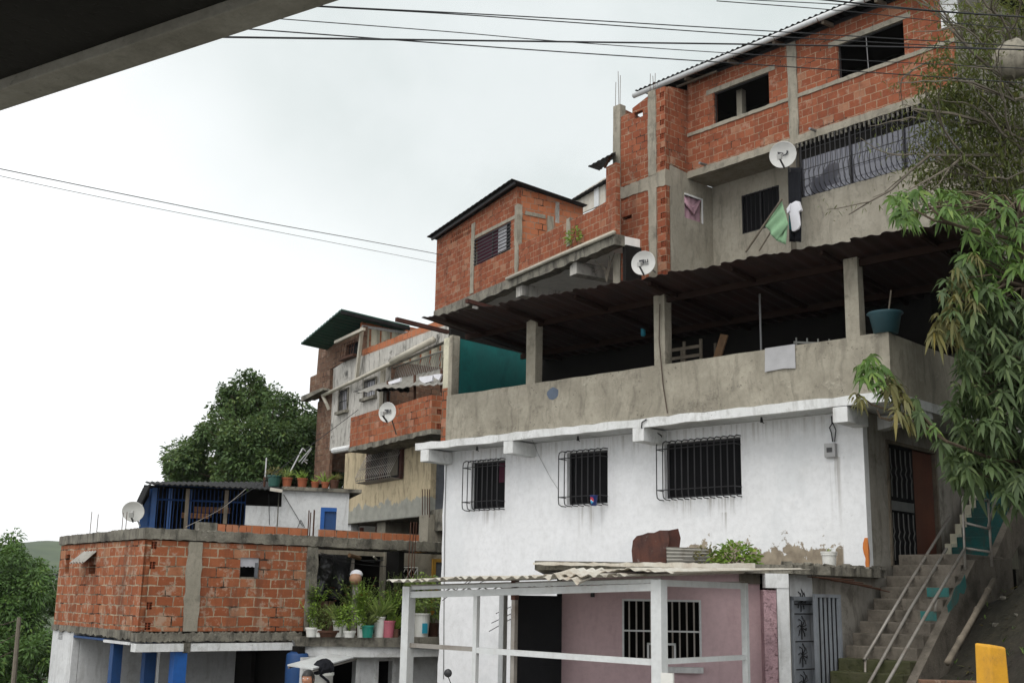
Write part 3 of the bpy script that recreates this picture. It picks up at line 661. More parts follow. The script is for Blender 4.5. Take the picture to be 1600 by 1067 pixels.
q = pt(857,543,1.4); t = empty('fluorescent_tube', 'thin pale lamp tube hanging slantwise in the dark porch', 'lamp tube', FA.W((q.x,1.4,q.z)), FA.yaw)
MB().tube([(-.22,0,.03),(0,0,.01),(.3,.0,-.06)], .016, 8).build('tube', 'curtain_pink', t)
MB().tube([(-.2,0,.03),(-.2,0,zroof-q.z-.1)], .003, 4).build('hanger', 'cable', t)
# drink cup hung from the middle window
q = FA.L(929,781,-.28); t = empty('drink_cup', 'dark blue drink cup with red roundel hung on the middle window bars', 'cup', FA.W((q.x,-.3,q.z-.11)), FA.yaw)
MB().lathe([(.05,0),(.055,.01),(.075,.19),(.08,.2),(.07,.19),(.045,.02),(.001,.02)], n=18).build('cup_body', 'cup_blue', t, smooth=True)
def disc_on_cup(a0, a1, zf0, zf1, mat, nm):
    m_ = MB(); n_ = 10; vs = []
    for i in range(n_+1):
        a = a0+(a1-a0)*i/n_; rr = .068
        for z in (zf0(i/n_), zf1(i/n_)): r2 = .055+(.02*(z/.19))+.003; vs.append((r2*math.cos(a), r2*math.sin(a), z))
    m_.add(vs, [(2*i,2*i+2,2*i+3,2*i+1) for i in range(n_)]); m_.build(nm, mat, t)
hc = lambda u: .06*math.sqrt(max(0,1-(2*u-1)**2))
disc_on_cup(-2.4,-.9, lambda u: .1+.02*math.sin(u*5), lambda u: max(.1+.02*math.sin(u*5)+.002,.1+hc(u)), 'cup_red', 'roundel_top')
disc_on_cup(-2.4,-.9, lambda u: .1-hc(u), lambda u: max(.1-hc(u)+.001,.085+.012*math.sin(u*5)), 'cup_cyan', 'roundel_base')
disc_on_cup(-2.35,-.95, lambda u: .086+.012*math.sin(u*5), lambda u: .098+.02*math.sin(u*5), 'cloth_white', 'roundel_band')
MB().tube([(0,0,.2),(.0,.05,.3)], .004, 4).build('cord', 'cable', t)
# ================================================================== B: tall brick house behind the porch
FB = Fr(1240, 300, 28.2, -49, 2.4)
B = FB.root('tall_brick_house', 'tall brick and cement house at the upper right with white gutter and long barred window', 'house')
xret = FB.L(1076,275).x; D1 = FB.S(1040,264,xret).y; D2 = FB.S(1113,300,xret).y
zsb = (FB.L(1075,284).z + FB.L(1202,241).z + FB.L(1416,164).z)/3; zst = zsb + .2
zsill = (FB.L(1090,206).z + FB.L(1200,163).z + FB.L(1400,92).z)/3
xend = FB.L(1492,60).x; ztop = FB.L(1180,85,0).z; zg = FB.L(1180,83,-.45).z
print('B', xret, D1, D2, zsb, zsill, ztop, zg, xend)
W1 = FB.rect((1115,147),(1201,116),(1116,190),(1202,158)); W2 = FB.rect((1308,66),(1410,32),(1310,116),(1414,77))
W1 = (W1[0],W1[1],zsill+.0,W1[3]); W2 = (W2[0],W2[1],zsill+.0,W2[3]); zl = (W1[3]+W2[3])/2; W1 = (*W1[:3],zl); W2 = (*W2[:3],zl)
ztop = zl + .55
bw = MB(); xc0, xc1 = FB.L(1233,160).x, FB.L(1247,160).x
# brick panels around windows: below sill, and above sill, split by the concrete column
for xa, xb, holes in ((xret+.0,xc0,[W1]),(xc1,xend,[W2])):
    bw.wall(rp((xa,xb,zst,zsill-.1)), [], 0, .15)
    o_ = holes[0]
    bw.wall([(xa,zsill),(o_[0],zsill),(o_[0],zl+.14),(xa,zl+.14)], [], 0, .15); bw.wall([(o_[1],zsill),(xb,zsill),(xb,zl+.14),(o_[1],zl+.14)], [], 0, .15)
    bw.wall(rp((xa,xb,zl+.14,ztop)), [], 0, .15)
    # lintel bar and dark room frame
    MB().wall([(p[0],p[1]) for p in rough_line((o_[0]-.25,zl),(o_[1]+.2,zl),10,.006,R_)] + [(o_[1]+.2,zl+.14),(o_[0]-.25,zl+.14)], [], -.012, .14).build('lintel', 'concrete', B)
    wf = MB(); t_=.03; x0,x1 = o_[0],o_[1]
    wf.box(x0,x0+t_,.06,.1,zsill,zl); wf.box(x1-t_,x1,.06,.1,zsill,zl); wf.box(x0+t_,x1-t_,.06,.1,zl-t_,zl); wo = wf.build('window', 'bar_black', B)
    if o_ is W2: MB().tube([((x0+x1)/2-.1,.05,zsill),((x0+x1)/2-.12,.05,zl-.03)], .012, 6).build('bar', 'metal_grey', wo)
    if o_ is W1: MB().box(x0+.38,x0+.56,.5,.68,zsill-.8,zl+.1).build('inner_post', 'concrete', wo)
bw.build('brick_wall', 'brick_upper', B)
sm = MB(); pts = rough_line((xret,zsill-.1),(xend,zsill-.1),60,.008,R_) + rough_line((xend,zsill),(xret,zsill),60,.01,R_); sm.wall(pts, [], -.03, .15); sm.build('sill_band', 'concrete', B)
cm = MB(); pts = rough_line((0,0),(1,0),1,0,R_)
zz = [zst + (ztop-zst)*i/14 for i in range(15)]
cm.wall([(xc0+R_.uniform(-.02,.02), z) for z in zz] + [(xc1+R_.uniform(-.02,.02), z) for z in reversed(zz)], [], -.035, .16); cm.build('column', 'concrete', B)
pts = rough_line((xret,zsb),(xend,zsb),50,.012,R_) + rough_line((xend,zst),(xret,zst),50,.012,R_); MB().wall(pts, [], -.05, .2).build('slab_edge', 'concrete', B)
sl = MB(); sl.box(xret, xend, .2, 5.5, zsb+.01, zst-.01); sl.build('slab', 'upper_plaster', B)
# drain stubs
for px, py in ((1104,258),(1276,205)):
    q = FB.L(px,py); MB().tube([(q.x,.05,q.z),(q.x,-.3,q.z-.02)], .035, 10).build('drain_stub', 'metal_grey', B)
# return wall of the bay: brick above, cement below, with the curtained window
rw = MB(); zrt = FB.S(1045,150,xret).z
rtop = [FB.S(1040,133,xret), FB.S(1074,150,xret)]
rw.wallS([(D1+.17,zst+.02),(-.0,zst-.05),(-.0,rtop[1].z+.15),(D1+.17,rtop[0].z)], [], xret-.15, xret); rw.build('return_wall', 'brick_upper', B)
cw = FB.rectS((1069,301),(1097,317),(1070,341),(1095,347), xret)
pm = MB(); zb0 = FB.S(1045,430,xret).z-.6
pm.wallS([(D1+.19,zb0),(D2+.1,zb0),(D2+.1,zsb-.0),(0.2,zsb),(0.2,zst-.04),(-.02,zst-.04),(D1+.19,zst+.06)], [rp(cw)], xret-.14, xret); pm.build('return_wall', 'upper_plaster', B)
fw = MB(); y0,y1,z0,z1 = cw; fw.box(xret-.1,xret+.02,y1-.0,y1+.05,z0-.02,z1+.05); fw.box(xret-.1,xret+.02,y0,y1,z1,z1+.05); wo = fw.build('window', 'white_trim', B)
cv = MB(); n = 16
for lay in (0,.006):
    for j in range(7):
        for i in range(n+1):
            u=i/n; v=j/6; cv.v.append((xret-.05+lay+.012*math.sin(u*22+v), y0+(y1-y0)*u, z1-(z1-z0)*v))
K=(n+1)*7
for j in range(6):
    for i in range(n): a0=j*(n+1)+i; cv.f += [(a0,a0+1,a0+n+2,a0+n+1),(K+a0+n+1,K+a0+n+2,K+a0+1,K+a0)]
cv.tone=[.5]*len(cv.f); cv.build('curtain', 'curtain_pink', wo, smooth=True)
sw = MB()
for k in range(4): sw.tube([(xret-.03+.012*k, y0, z1-.06-.05*k),(xret-.025+.012*k,(y0+y1)/2,z1-.3-.06*k),(xret-.03+.012*k,y1-.05,z1-.02)], .03, 6)
sw.build('swag', 'curtain_pink', wo, smooth=True)
# recess back wall with dark window
dw = FB.rect((1159,305),(1218,290),(1159,367),(1218,350), D2)
xrc = FB.L(1234,300,0).x
bkw = MB(); bkw.wall(rp((xret+.0,xrc+.6,zb0,zsb+.01)), [rp(dw)], D2, D2+.15); bkw.build('recess_wall', 'upper_plaster', B)
wf = MB(); x0,x1,z0,z1 = dw
for x in (x0,(x0+x1)/2-.015,x1-.03): wf.box(x,x+.03,D2+.02,D2+.06,z0,z1)
for z in (z0,z1-.03): wf.box(x0,x1,D2+.015,D2+.055,z,z+.03)
wo = wf.build('window', 'bar_black', B); MB().box(x0+.03,x1-.03,D2+.065,D2+.075,z0+.03,z1-.03).build('pane', 'glass_dark', wo)
bs = MB()
for i in range(9): x = x0+.05+(x1-x0-.1)*i/8; bs.tube([(x,D2-.02,z0),(x,D2-.02,z1)], .008, 5)
bs.build('grille', 'bar_black', wo)
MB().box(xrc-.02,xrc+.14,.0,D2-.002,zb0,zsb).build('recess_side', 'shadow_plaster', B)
# cement wall under the long window, right of the recess
gl = FB.rect((1252,226),(1500,140),(1252,311),(1500,232)); zgb = (FB.L(1252,311).z+FB.L(1403,267).z)/2
xg = xrc+.16
pts = [(xg,zb0),(xend,zb0)] + rough_line((xend,zgb),(xg,zgb),40,.015,R_); MB().wall(pts, [], -.02, .15).build('cement_wall', 'upper_plaster', B)
MB().box(xg-.16,xg+.12,-.05,.12,zgb,zsb).build('post', 'shadow_plaster', B)
wf = MB(); x0 = xg+.13; x1 = xend
for i in range(4): x = x0+(x1-x0-.04)*i/3; wf.box(x,x+.04,.04,.09,zgb,zsb)
wf.box(x0,x1,.04,.09,zgb,zgb+.04); wo = wf.build('long_window', 'bar_black', B)
MB().box(x0,x1,.095,.105,zgb+.04,zsb-.42).build('pane', 'window_sky_tint', wo)
MB().box(x0,x1,.093,.108,zsb-.42,zsb).build('dark_band', 'interior', wo)
g = MB(); nb = 31; dd = .26
for i in range(nb):
    x = x0+.05+(x1-x0-.1)*i/(nb-1)
    zq = zgb+(zsb-zgb)*.42; g.tube([(x,0,zsb-.04),(x,-dd*.6,zsb-.06),(x,-dd*.62,zq+.12),(x,-dd*.75,zq),(x,-dd,zq-.12),(x,-dd,zgb+.16),(x,-dd*.6,zgb+.03),(x,-.03,zgb)], .011, 5)
for z, y in ((zsb-.3,-dd*.61),(zsb-.85,-dd),(zgb+.35,-dd*1.03)): g.tube([(x0,y,z),(x1,y,z)], .01, 5)
g.tube([(x0,-.02,zsb-.3),(x0,-dd*.6,zsb-.3)], .01, 5); g.build('grille', 'bar_black', wo)
cr = MB()
for i in range(34): x = x0+(x1-x0)*i/34; cr.box(x,x+.05,-.049,-.02,zsb-.13,zsb-.01)
cr.build('block_ribs', 'concrete_dark', B)
# bay at the left: concrete frame with brick panels
xb0 = FB.L(959,300,D1).x; xb1 = FB.L(970,300,D1).x; xm0 = FB.L(1014,300,D1).x; xm1 = FB.L(1026,300,D1).x
zbeam0 = FB.L(1000,301,D1).z; zbeam1 = FB.L(1000,281,D1).z
zc = FB.L(965,165,D1).z; zbr = FB.L(985,165,D1).z; zmid = FB.L(1020,142,D1).z; zrr = FB.L(1036,136,D1).z
zbot = FB.L(965,440,D1).z - .8
print('bay', xb0, xm0, xret, zbeam0, zbeam1, zc, zmid, zbot)
colm = lambda xa, xb, za, zb, d0, d1, nm='column', mt='concrete': MB().wall([(xa+R_.uniform(-.015,.015), za+(zb-za)*i/12) for i in range(13)] + [(xb+R_.uniform(-.015,.015), zb+(za-zb)*i/12) for i in range(13)], [], d0, d1).build(nm, mt, B)
colm(xb0,xb1,zbot,zc,D1-.03,D1+.2); colm(xm0,xm1,zbot,zbeam0,D1-.03,D1+.2); colm(xm0,xm1,zbeam1,zmid,D1-.03,D1+.2)
pts = rough_line((xb1,zbeam0),(xret+.003,zbeam0-.02),24,.02,R_) + rough_line((xret+.003,zbeam1+.06),(xb1,zbeam1-.06),24,.02,R_)
MB().wall(pts, [], D1-.02, D1+.2).build('bay_beam', 'concrete', B)
hm = []; web = MB(); hb = MB()
def toothing(za, zb, holes, mb):
    z = za + .02; k = 0
    while z + .2 < zb:
        if k % 2 == 0: hollow(holes, mb, xret-.19, xret-.02, z+.02, z+.17, D1)
        z += .2; k += 1
h1, h2 = [], []
toothing(zbeam1+.12, zrr-.1, h1, B); toothing(zbot+.6, zbeam0-.05, h2, B)
bq = MB()
ups = FB.L(996,178,D1); h1b = [rp((ups.x-.12, ups.x+.2, ups.z-.13, ups.z+.06))]
bq.wall([(xb1,zbeam1-.03),(xm0,zbeam1+.0),(xm0,zmid-.1),(xb1+.45,zmid-.28),(xb1+.45,zmid-.42),(xb1+.15,zbr-.2),(xb1,zbr-.25)], h1b, D1, D1+.15)
bq.wall([(xm1,zbeam1+.03),(xret-.002,zbeam1+.06),(xret-.002,zrr),(xm1,zmid+.0)], h1, D1, D1+.15)
slot = FB.rect((972,340),(987,335),(972,345),(987,341), D1); crack = FB.rect((971,305),(985,301),(971,315),(981,311), D1)
bq.wall([(xb1,zbot),(xm0,zbot),(xm0,zbeam0+.03),(xb1,zbeam0+.03)], [rp(slot), rp(crack)], D1, D1+.15)
bq.wall([(xm1,zbot),(xret-.002,zbot),(xret-.002,zbeam0+.0),(xm1,zbeam0+.0)], h2, D1, D1+.15)
bq.build('bay_brick', 'brick_upper', B)
MB().wallS([(D1+.16,zbot),(3,zbot),(3,zmid-.3),(D1+.16,zc)], [], xb0-.02, xb0+.13).build('side_wall', 'brick_upper', B)
MB().box(xb0+.2,xret-.2,D1+.35,D1+.4,zbot,zbeam0-.1).build('inner_wall', 'interior', B)
for xs, zt_, hs in ((xb0,zc,(.75,1.05,.9)),(xm0,zmid,(.55,.45,.5))):
    m_ = MB()
    for i, h in enumerate(hs): m_.tube([(xs+.05+.09*i,D1+.02+.05*(i%2),zt_-.05),(xs+.05+.09*i+.01,D1+.03,zt_+h)], .008, 5)
    m_.build('rebar', 'bar_rust', B)
# gutter, roof edge, rafters, side and back walls
GL, GR = FB.L(990,138,-.5), FB.L(1500,-47,-.5)
zgut = (FB.L(1000,136,-.5).z + FB.L(1200,66,-.5).z + FB.L(1360,8,-.5).z)/3
print('gutter z', zgut, GL.z, GR.z, 'ztop', ztop)
MB().tube([(GL.x,-.5,zgut),(xend+1,-.5,zgut+.06)], .075, 14).build('gutter', 'white_steel', B, smooth=True)
MB().sheet((GL.x+.1,-.56,zgut+.1),(xend+1,-.56,zgut+.14),(xend+1,5,zgut+.75),(GL.x+.1,5,zgut+.7), nx=360, ny=2, amp=.02, waves=60).build('roof', 'dark_sheet', B)
MB().box(xret+.1,xend,-.02,.13,ztop,zgut+.07).build('fascia', 'bar_black', B)
for i in range(6): x = xret+.3+i*(xend-xret-.5)/5; MB().bar((x,-.45,zgut-.06),(x,3,zgut+.3),.07,.1).build('rafter', 'old_wood', B)
for i in range(7):
    x = xret-.6+i*(xend-xret)/6; MB().tube([(x,-.5,zgut+.085),(x,-.58,zgut+.02),(x,-.5,zgut-.085),(x,-.3,zgut-.06),(x,-.1,zgut)], .01, 5).build('gutter_strap', 'bar_rust', B)
q0, q1 = FB.L(1058,136,-.2), FB.L(1120,112,-.2); MB().bar(q0, q1, .06, .05).build('gutter_batten', 'old_wood', B)
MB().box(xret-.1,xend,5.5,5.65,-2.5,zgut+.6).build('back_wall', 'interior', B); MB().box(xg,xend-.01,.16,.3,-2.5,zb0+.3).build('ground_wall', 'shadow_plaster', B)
MB().box(xret+.15,xend,1.9,1.95,zsill-1,ztop).build('inner_wall', 'interior', B)
MB().box(xend,xend+.15,0,5.5,-2.5,zgut).build('side_wall', 'concrete_dark', B)  # dark concrete on this side paints in the shade of the trees
MB().box(xret+.01,xend-.01,.16,1.89,zl+.2,zl+.3).build('ceiling', 'interior', B)
MB().box(xret-.1,xret+.0,.16,5.5,zst,ztop).build('side_wall', 'interior', B)
# white painted brick pier at the right end, partly behind the tree
q = FB.L(1470,30,-.06); MB().box(q.x,q.x+.4,-.06,-.005,zsill+.3,zgut).build('pier', 'white_lower', B)
# dishes and washing on this house
yawB = FB.yaw
oval_dish(FB, FB.L(1223,242,-.9), .33, yawB+.25, .22, 'white satellite dish with a dark swoosh mark, on an arm beside the long barred window', 'swoosh', arm_to=FB.L(1243,292,-.05))
oval_dish(FB, FB.L(1005,411,D1-.5), .33, yawB+.3, .1, 'white satellite dish low on the brick bay, just above the rusty porch roof', 'block', arm_to=FB.L(1024,425,D1-.03))
def cloth_quad(pts, n=14, wav=.03, th=.006):
    """hanging cloth through four corners a b c d (a,b top) as a wavy double sheet"""
    a,b,c,d = map(Vector, pts); m_ = MB(); nr = (b-a).cross(d-a).normalized()
    for lay in (0, th):
        for j in range(n+1):
            for i in range(n+1):
                u=i/n; v=j/n; p=(a*(1-u)+b*u)*(1-v)+(d*(1-u)+c*u)*v
                p = p + nr*(wav*math.sin(u*13+v*2)*(.25+v)+lay); m_.v.append(tuple(p))
    K=(n+1)**2
    for j in range(n):
        for i in range(n):
            q=j*(n+1)+i; m_.f += [(q,q+1,q+n+2,q+n+1),(K+q+n+1,K+q+n+2,K+q+1,K+q)]
    for i in range(n):
        m_.f += [(i+1,i,K+i,K+i+1)]; q=n*(n+1)+i; m_.f += [(q,q+1,K+q+1,K+q)]; q=i*(n+1); m_.f += [(q,q+n+1,K+q+n+1,K+q)]; q=i*(n+1)+n; m_.f += [(q+n+1,q,K+q,K+q+n+1)]
    m_.tone=[.5]*len(m_.f); return m_
dl = -.9
o_ = FB.L(1222,312,dl); P_ = lambda px,py,d=dl: FB.L(px,py,d)-o_
t = empty('green_towel', 'green towel hung by one corner on a pole above the rusty roof', 'towel', FB.W(o_), yawB)
cloth_quad((P_(1221,313),P_(1232,351),P_(1212,376),P_(1193,349)), wav=.03).build('cloth', 'cloth_green', t, smooth=True)
cloth_quad((P_(1224,345,-.85),P_(1231,346,-.85),P_(1227,382,-.85),P_(1213,376,-.85)), wav=.02, n=8).build('fold', 'cloth_green', t, smooth=True)
t = empty('laundry_pole', 'wooden pole slanting up from the rusty roof to the green towel', 'pole', FB.W(FB.L(1165,394,dl-.05)), yawB)
MB().tube([(0,0,0), FB.L(1195,350,dl-.05)-FB.L(1165,394,dl-.05), FB.L(1222,311,dl-.05)-FB.L(1165,394,dl-.05)], .028, 7).build('shaft', 'old_wood', t)
t = empty('laundry_pole', 'second thinner pole propped behind the green towel', 'pole', FB.W(FB.L(1186,392,dl+.1)), yawB)
MB().tube([(0,0,0), FB.L(1206,360,dl+.1)-FB.L(1186,392,dl+.1)], .02, 6).build('shaft', 'old_wood', t)
o_ = FB.L(1240,316,-.55); t = empty('white_shirt', 'white T-shirt hung out to dry beside the green towel', 'shirt', FB.W(o_), yawB)
P_ = lambda px,py: ((FB.L(px,py,-.55)-o_).x, (FB.L(px,py,-.55)-o_).z)
sh = [(1236,318),(1243,314),(1249,315),(1253,329),(1248,332),(1250,352),(1247,358),(1240,362),(1237,361),(1234,338),(1233,334),(1230,333),(1230,327)]
m_ = MB().wall([P_(*p) for p in sh], [], 0, .05); m_.build('body', 'cloth_white', t, bevel=.012)
sl_ = MB().wall([P_(*p) for p in ((1249,315),(1253,328),(1249,331),(1247,322))], [], -.03, .0); sl_.build('sleeve', 'cloth_white', t)
sl_ = MB().wall([P_(*p) for p in ((1236,318),(1230,327),(1231,334),(1235,330))], [], -.03, .0); sl_.build('sleeve', 'cloth_white', t)
o_ = FB.L(1240,300,-.42); t = empty('dark_clothes', 'black clothes hanging in a long strip behind the white T-shirt', 'clothes', FB.W(o_), yawB)
P_ = lambda px,py,d=-.42: FB.L(px,py,d)-o_
cloth_quad((P_(1231,262),P_(1252,262),P_(1251,378),P_(1232,378)), wav=.025).build('cloth', 'cloth_dark', t, smooth=True)
cloth_quad((P_(1232,330,-.5),P_(1236,330,-.5),P_(1238,360,-.5),P_(1233,358,-.5)), wav=.01, n=6).build('teal_garment', 'cloth_teal', t)
# ================================================================== C: long brick house with the parapet
FC = Fr(960, 365, 30.5, -59.5, 3.0)
C = FC.root('parapet_brick_house', 'long red brick house with barred window, sloping dark roof and pale underside', 'house')
pbot = [FC.L(680,491), FC.L(735,463), FC.L(792,436), FC.L(959,362)]; zb = sum(p.z for p in pbot)/4
xa, xe = FC.L(681,430).x, FC.L(962,330).x
xw1 = FC.L(807,350).x; zp = (FC.L(812,383).z + FC.L(945,317).z)/2
zra = FC.L(684,374).z; zrb = FC.L(804,294).z
print('C', xa, xe, xw1, zb, zp, zra, zrb, [p.z for p in pbot])
cw = FC.rect((742,375),(797.5,345),(741,418),(797.5,388))
cw = (cw[0],cw[1],cw[2],cw[3])
vent = []; q0 = FC.L(699,384)
for i in range(11):
    for k in range(2):
        u = q0.x + .25 + i*.14 + (.07 if k else 0); z = q0.z + .02 + k*.17
        vent.append(rp((u, u+.075, z, z+.11)))
up = FC.L(947,290).x
outer = [(xa,zb),(xe,zb),(xe,FC.L(960,255).z),(up,FC.L(946,262).z),(up,zp+.05)] + list(reversed([(xw1+(up-xw1)*i/7, zp+R_.choice((-.02,.0,.03))) for i in range(1,7)])) + [(xw1,zp),(xw1,zrb),(xa,zra)]
MB().wall(outer, [rp(cw)]+vent, 0, .15).build('brick_wall', 'brick_upper', C)
MB().box(q0.x,q0.x+2.4,.16,.2,q0.z-.2,q0.z+.6).build('inner_wall', 'interior', C)
wf = MB(); x0,x1,z0,z1 = cw; nb = 8
for i in range(nb): z = z0+(z1-z0)*(i+.5)/nb; wf.box(x0-.04,x1+.04,-.03,-.006,z-.012,z+.012)
for x in (x0,(x0+x1)/2,x1-.03): wf.box(x,x+.03,.0,.03,z0,z1)
wo = wf.build('window', 'bar_black', C)
MB().box(x0,x0+(x1-x0)*.6,.1,.11,z0,z1).build('curtain', 'curtain_purple', wo); MB().box(x0+(x1-x0)*.6,x0+(x1-x0)*.82,.095,.105,z0+.1,z1).build('curtain', 'curtain_white', wo); MB().box(x0+(x1-x0)*.83,x1,.1,.11,z0,z1).build('pane', 'glass_dark', wo)
def ccol(px0, px1, pyt, pyb, nm='column', dd=-.03):
    a0, a1, zt_, zb_ = FC.L(px0,pyb).x, FC.L(px1,pyb).x, FC.L(px0,pyt).z, FC.L(px0,pyb).z
    n = 8; MB().wall([(a0+R_.uniform(-.02,.02), zb_+(zt_-zb_)*i/n) for i in range(n+1)] + [(a1+R_.uniform(-.02,.02), zt_+(zb_-zt_)*i/n) for i in range(n+1)], [], dd, .16).build(nm, 'concrete', C)
ccol(735,740,352,460); ccol(805,810,382,429); ccol(886,891,343,386); ccol(804,808.5,322,384,dd=-.02)
MB().wall(rough_line((x0-.1,z1+.01),(x1+.3,z1+.01),8,.005,R_)+[(x1+.3,z1+.12),(x0-.1,z1+.12)], [], -.012, .14).build('lintel', 'concrete', C)
pts = rough_line((xa+.0,zb-.3),(xe,zb-.3),40,.03,R_) + [(xe,zb),(xa,zb)]
MB().wall(pts, [], -.04, .3).build('slab_edge', 'concrete_dark', C)
MB().box(xa+.05,xe,.3,4.5,zb-.27,zb-.02).build('slab', 'soffit_white', C)
MB().box(xa+.1,xe+1.5,4.5,4.65,zb-4,zb-.27).build('recess_wall', 'mould_plaster', C)
MB().box(xe-.1,xe+.05,.3,4.4,zb-3.5,zb-.27).build('recess_side', 'interior', C)
for px in (738, 806, 890):
    q = FC.L(px,470,.1); MB().box(q.x,q.x+.35,.1,4.4,zb-.62,zb-.27).build('slab_beam', 'mould_plaster', C)
MB().tube([FC.L(792,436,-.1), FC.L(880,397,-.1), FC.L(960,363,-.1)], .06, 10).build('drain_pipe', 'pvc_pipe', C, smooth=True)
# right side wall of the raised room
rs = [FC.S(807,297,xw1), FC.S(911,324,xw1), FC.S(911,380,xw1)]
yb = rs[1].y; print('C side depth', yb)
MB().wallS([(.16,zp-.4),(yb,zp-.4),(yb,rs[1].z),(.16,zrb)], [], xw1-.15, xw1).build('side_wall', 'brick_new', C)
MB().box(xw1-.02,xw1+.03,.3,yb*.42,FC.S(835,333,xw1).z-.12,FC.S(835,333,xw1).z).build('side_lintel', 'concrete', C)
y_ = FC.S(855,345,xw1).y; MB().box(xw1-.02,xw1+.04,y_,y_+.22,zp,FC.S(855,335,xw1).z-.05).build('side_column', 'concrete', C)
MB().box(xw1+.001,xw1+.004,y_+.3,y_+.45,zp+1.0,zp+1.7).build('stain_patch', 'mould_plaster', C)
rl = zra+.06; rr = zrb+.1
ra_ = Vector((xa-.1,-.35,rl)); rb_ = Vector((xw1+.25,-.35,rr)); rc_ = FC.S(918,321,xw1+.25); rd_ = Vector((xa-.1, rc_.y, rl+(rc_.z-rr)))
MB().sheet(ra_, rb_, rc_, rd_, nx=60, ny=3, amp=.012, waves=20, th=.02).build('roof', 'dark_sheet', C)
MB().bar(Vector((xa,-.2,rl-.07)), Vector((xw1+.2,-.2,rr-.07)), .06,.1).build('rafter', 'bar_black', C)
MB().box(xa,xa+.15,.15,4.4,zb,zra).build('side_wall', 'brick_upper', C)
# weeds on the parapet, dead branch under the slab
q = FC.L(899,376,-.06); t = empty('wall_weed', 'small yellow green weed growing on the upper brick parapet above the pipe', 'weed', FC.W((q.x,-.03,q.z)), FC.yaw)
b_ = MB(); bush(b_, (0,-.08,.12), .28,.15,.26, 130, .14,.045, R_); b_.build('leaves', 'garden_lime', t); MB().tube([(0,.02,-.05),(0,-.06,.15)], .012, 5).build('stem', 'bark', t)
q = FC.L(948,424,.5); t = empty('dead_branch', 'leafless pale branch under the brick parapet beside the bay', 'branch', FC.W((q.x,.5,q.z-.3)), FC.yaw)
b_ = MB()
for e in (((-.1,0,.4),(-.5,0,.7),(-.9,0,.95)),((.1,0,.5),(.0,.1,1.0),(-.15,.1,1.5)),((.2,0,.5),(.5,0,.9),(.55,0,1.3)),((0,0,.35),(-.5,.1,.5),(-.75,.1,.45))): b_.tube([(0,0,0)]+list(e), .022, 5, .008)
b_.build('twigs', 'bark_pale', t)
# shed roofs behind: rust fin and pale sheet
FD = Fr(930, 290, 39, -59.5, 5.0); Dd = FD.root('rooftop_shed', 'pale sheet metal shed with dark roof half hidden behind the brick parapet', 'shed')
MB().wall(FD.poly(((880,345),(945,318),(945,278),(898,308),(884,318))), [], 0, .06).build('wall', 'old_white_sheet', Dd)
MB().wall(FD.poly(((930,290),(937,286),(937,322),(930,325))), [], -.05, -.005).build('ribs', 'white_steel', Dd)
a_, b_ = FD.L(894,313,-.2), FD.L(948,281,-.2); MB().sheet(a_, b_, b_+Vector((0,3,.3)), a_+Vector((0,3,.3)), nx=20, ny=2, amp=.01, waves=8, th=.05).build('roof', 'dark_sheet', Dd)
t = FC.root('sheet_awning', 'dark pointed metal awning sticking out left of the brick bay', 'awning')
a_, b_ = FC.L(919,261,-.2), FC.L(962,238,-.2); c_ = FC.L(962,245,1.2); d_ = FC.L(937,267,.9)
MB().sheet(a_, b_, c_, d_, nx=20, ny=2, amp=.012, waves=6, th=.02).build('sheet', 'dark_sheet', t)
MB().bar(FC.L(945,262,.05), FC.L(955,243,-.1), .05).build('bracket', 'bar_rust', t)
# ================================================================== E: mouldy house with the green roof ; F: tan house below it
FE = Fr(673, 640, 35.5, -58, 1.0)
E_ = FE.root('mouldy_house', 'stained grey plastered house with green sheet roof and long white pipe', 'house')
L = FE.L
xl_ = L(518,640).x; xr_ = L(700,560).x
zc0 = (L(563,551).z + L(685,496).z)/2; zpipe0, zpipe1 = L(504,618).z, L(675,533).z
print('E', xl_, xr_, zc0, zpipe0, zpipe1, L(519,700).z)
wA = FE.rect((531,613),(544,607),(531,645),(544,639)); wB = FE.rect((570,598),(588,590),(570,624),(588,617))
xm = L(603,590).x
zdn = L(519,703).z
main = [(xl_,zdn),(xm,zdn),(xm,zpipe0+(zpipe1-zpipe0)*.55-.05),(xr_,zpipe1-.12),(xr_,zc0-.24),(L(566,555).x,zc0-.24),(L(566,555).x,zc0-.2),(L(535,568).x,L(535,567).z),(xl_,L(518,577).z)]
MB().wall(main, [rp(wA), rp(wB)], 0, .18).build('wall', 'mould_plaster', E_)
pts = [(L(566,555).x,zc0-.24),(xr_,zc0-.24)] + rough_line((xr_,zc0),(L(566,555).x,zc0),30,.015,R_)
MB().wall(pts, [], -.0, .16).build('coping', 'brick_new', E_)
for wn, ct in ((wA,'curtain_white'),(wB,'curtain_white')):
    x0,x1,z0,z1 = wn; f = MB(); f.box(x0-.06,x0,-.05,.08,z0-.06,z1+.06); f.box(x1,x1+.06,-.05,.08,z0-.06,z1+.06); f.box(x0,x1,-.05,.08,z1,z1+.06); f.box(x0-.1,x1+.1,-.15,.08,z0-.1,z0)
    wo = f.build('window', 'concrete_dark', E_); MB().box(x0,x1-.25,.1,.11,z0,z1).build('curtain', ct, wo); MB().box(x1-.25,x1,.115,.12,z0,z1).build('pane', 'glass_dark', wo)
    g = MB()
    for i in range(5): x = x0+.08+(x1-x0-.16)*i/4; g.tube([(x,-.04,z0),(x,-.04,z1)], .012, 4)
    for z in (z0+.35,z1-.4): g.tube([(x0,-.04,z),(x1,-.04,z)], .012, 4)
    g.build('grille', 'bar_black', wo)
MB().tube([L(504,618,-.2), L(560,592,-.2), L(612,567,-.2), L(676,533,-.2)], .065, 10).build('long_pipe', 'pvc_pipe', E_, smooth=True)
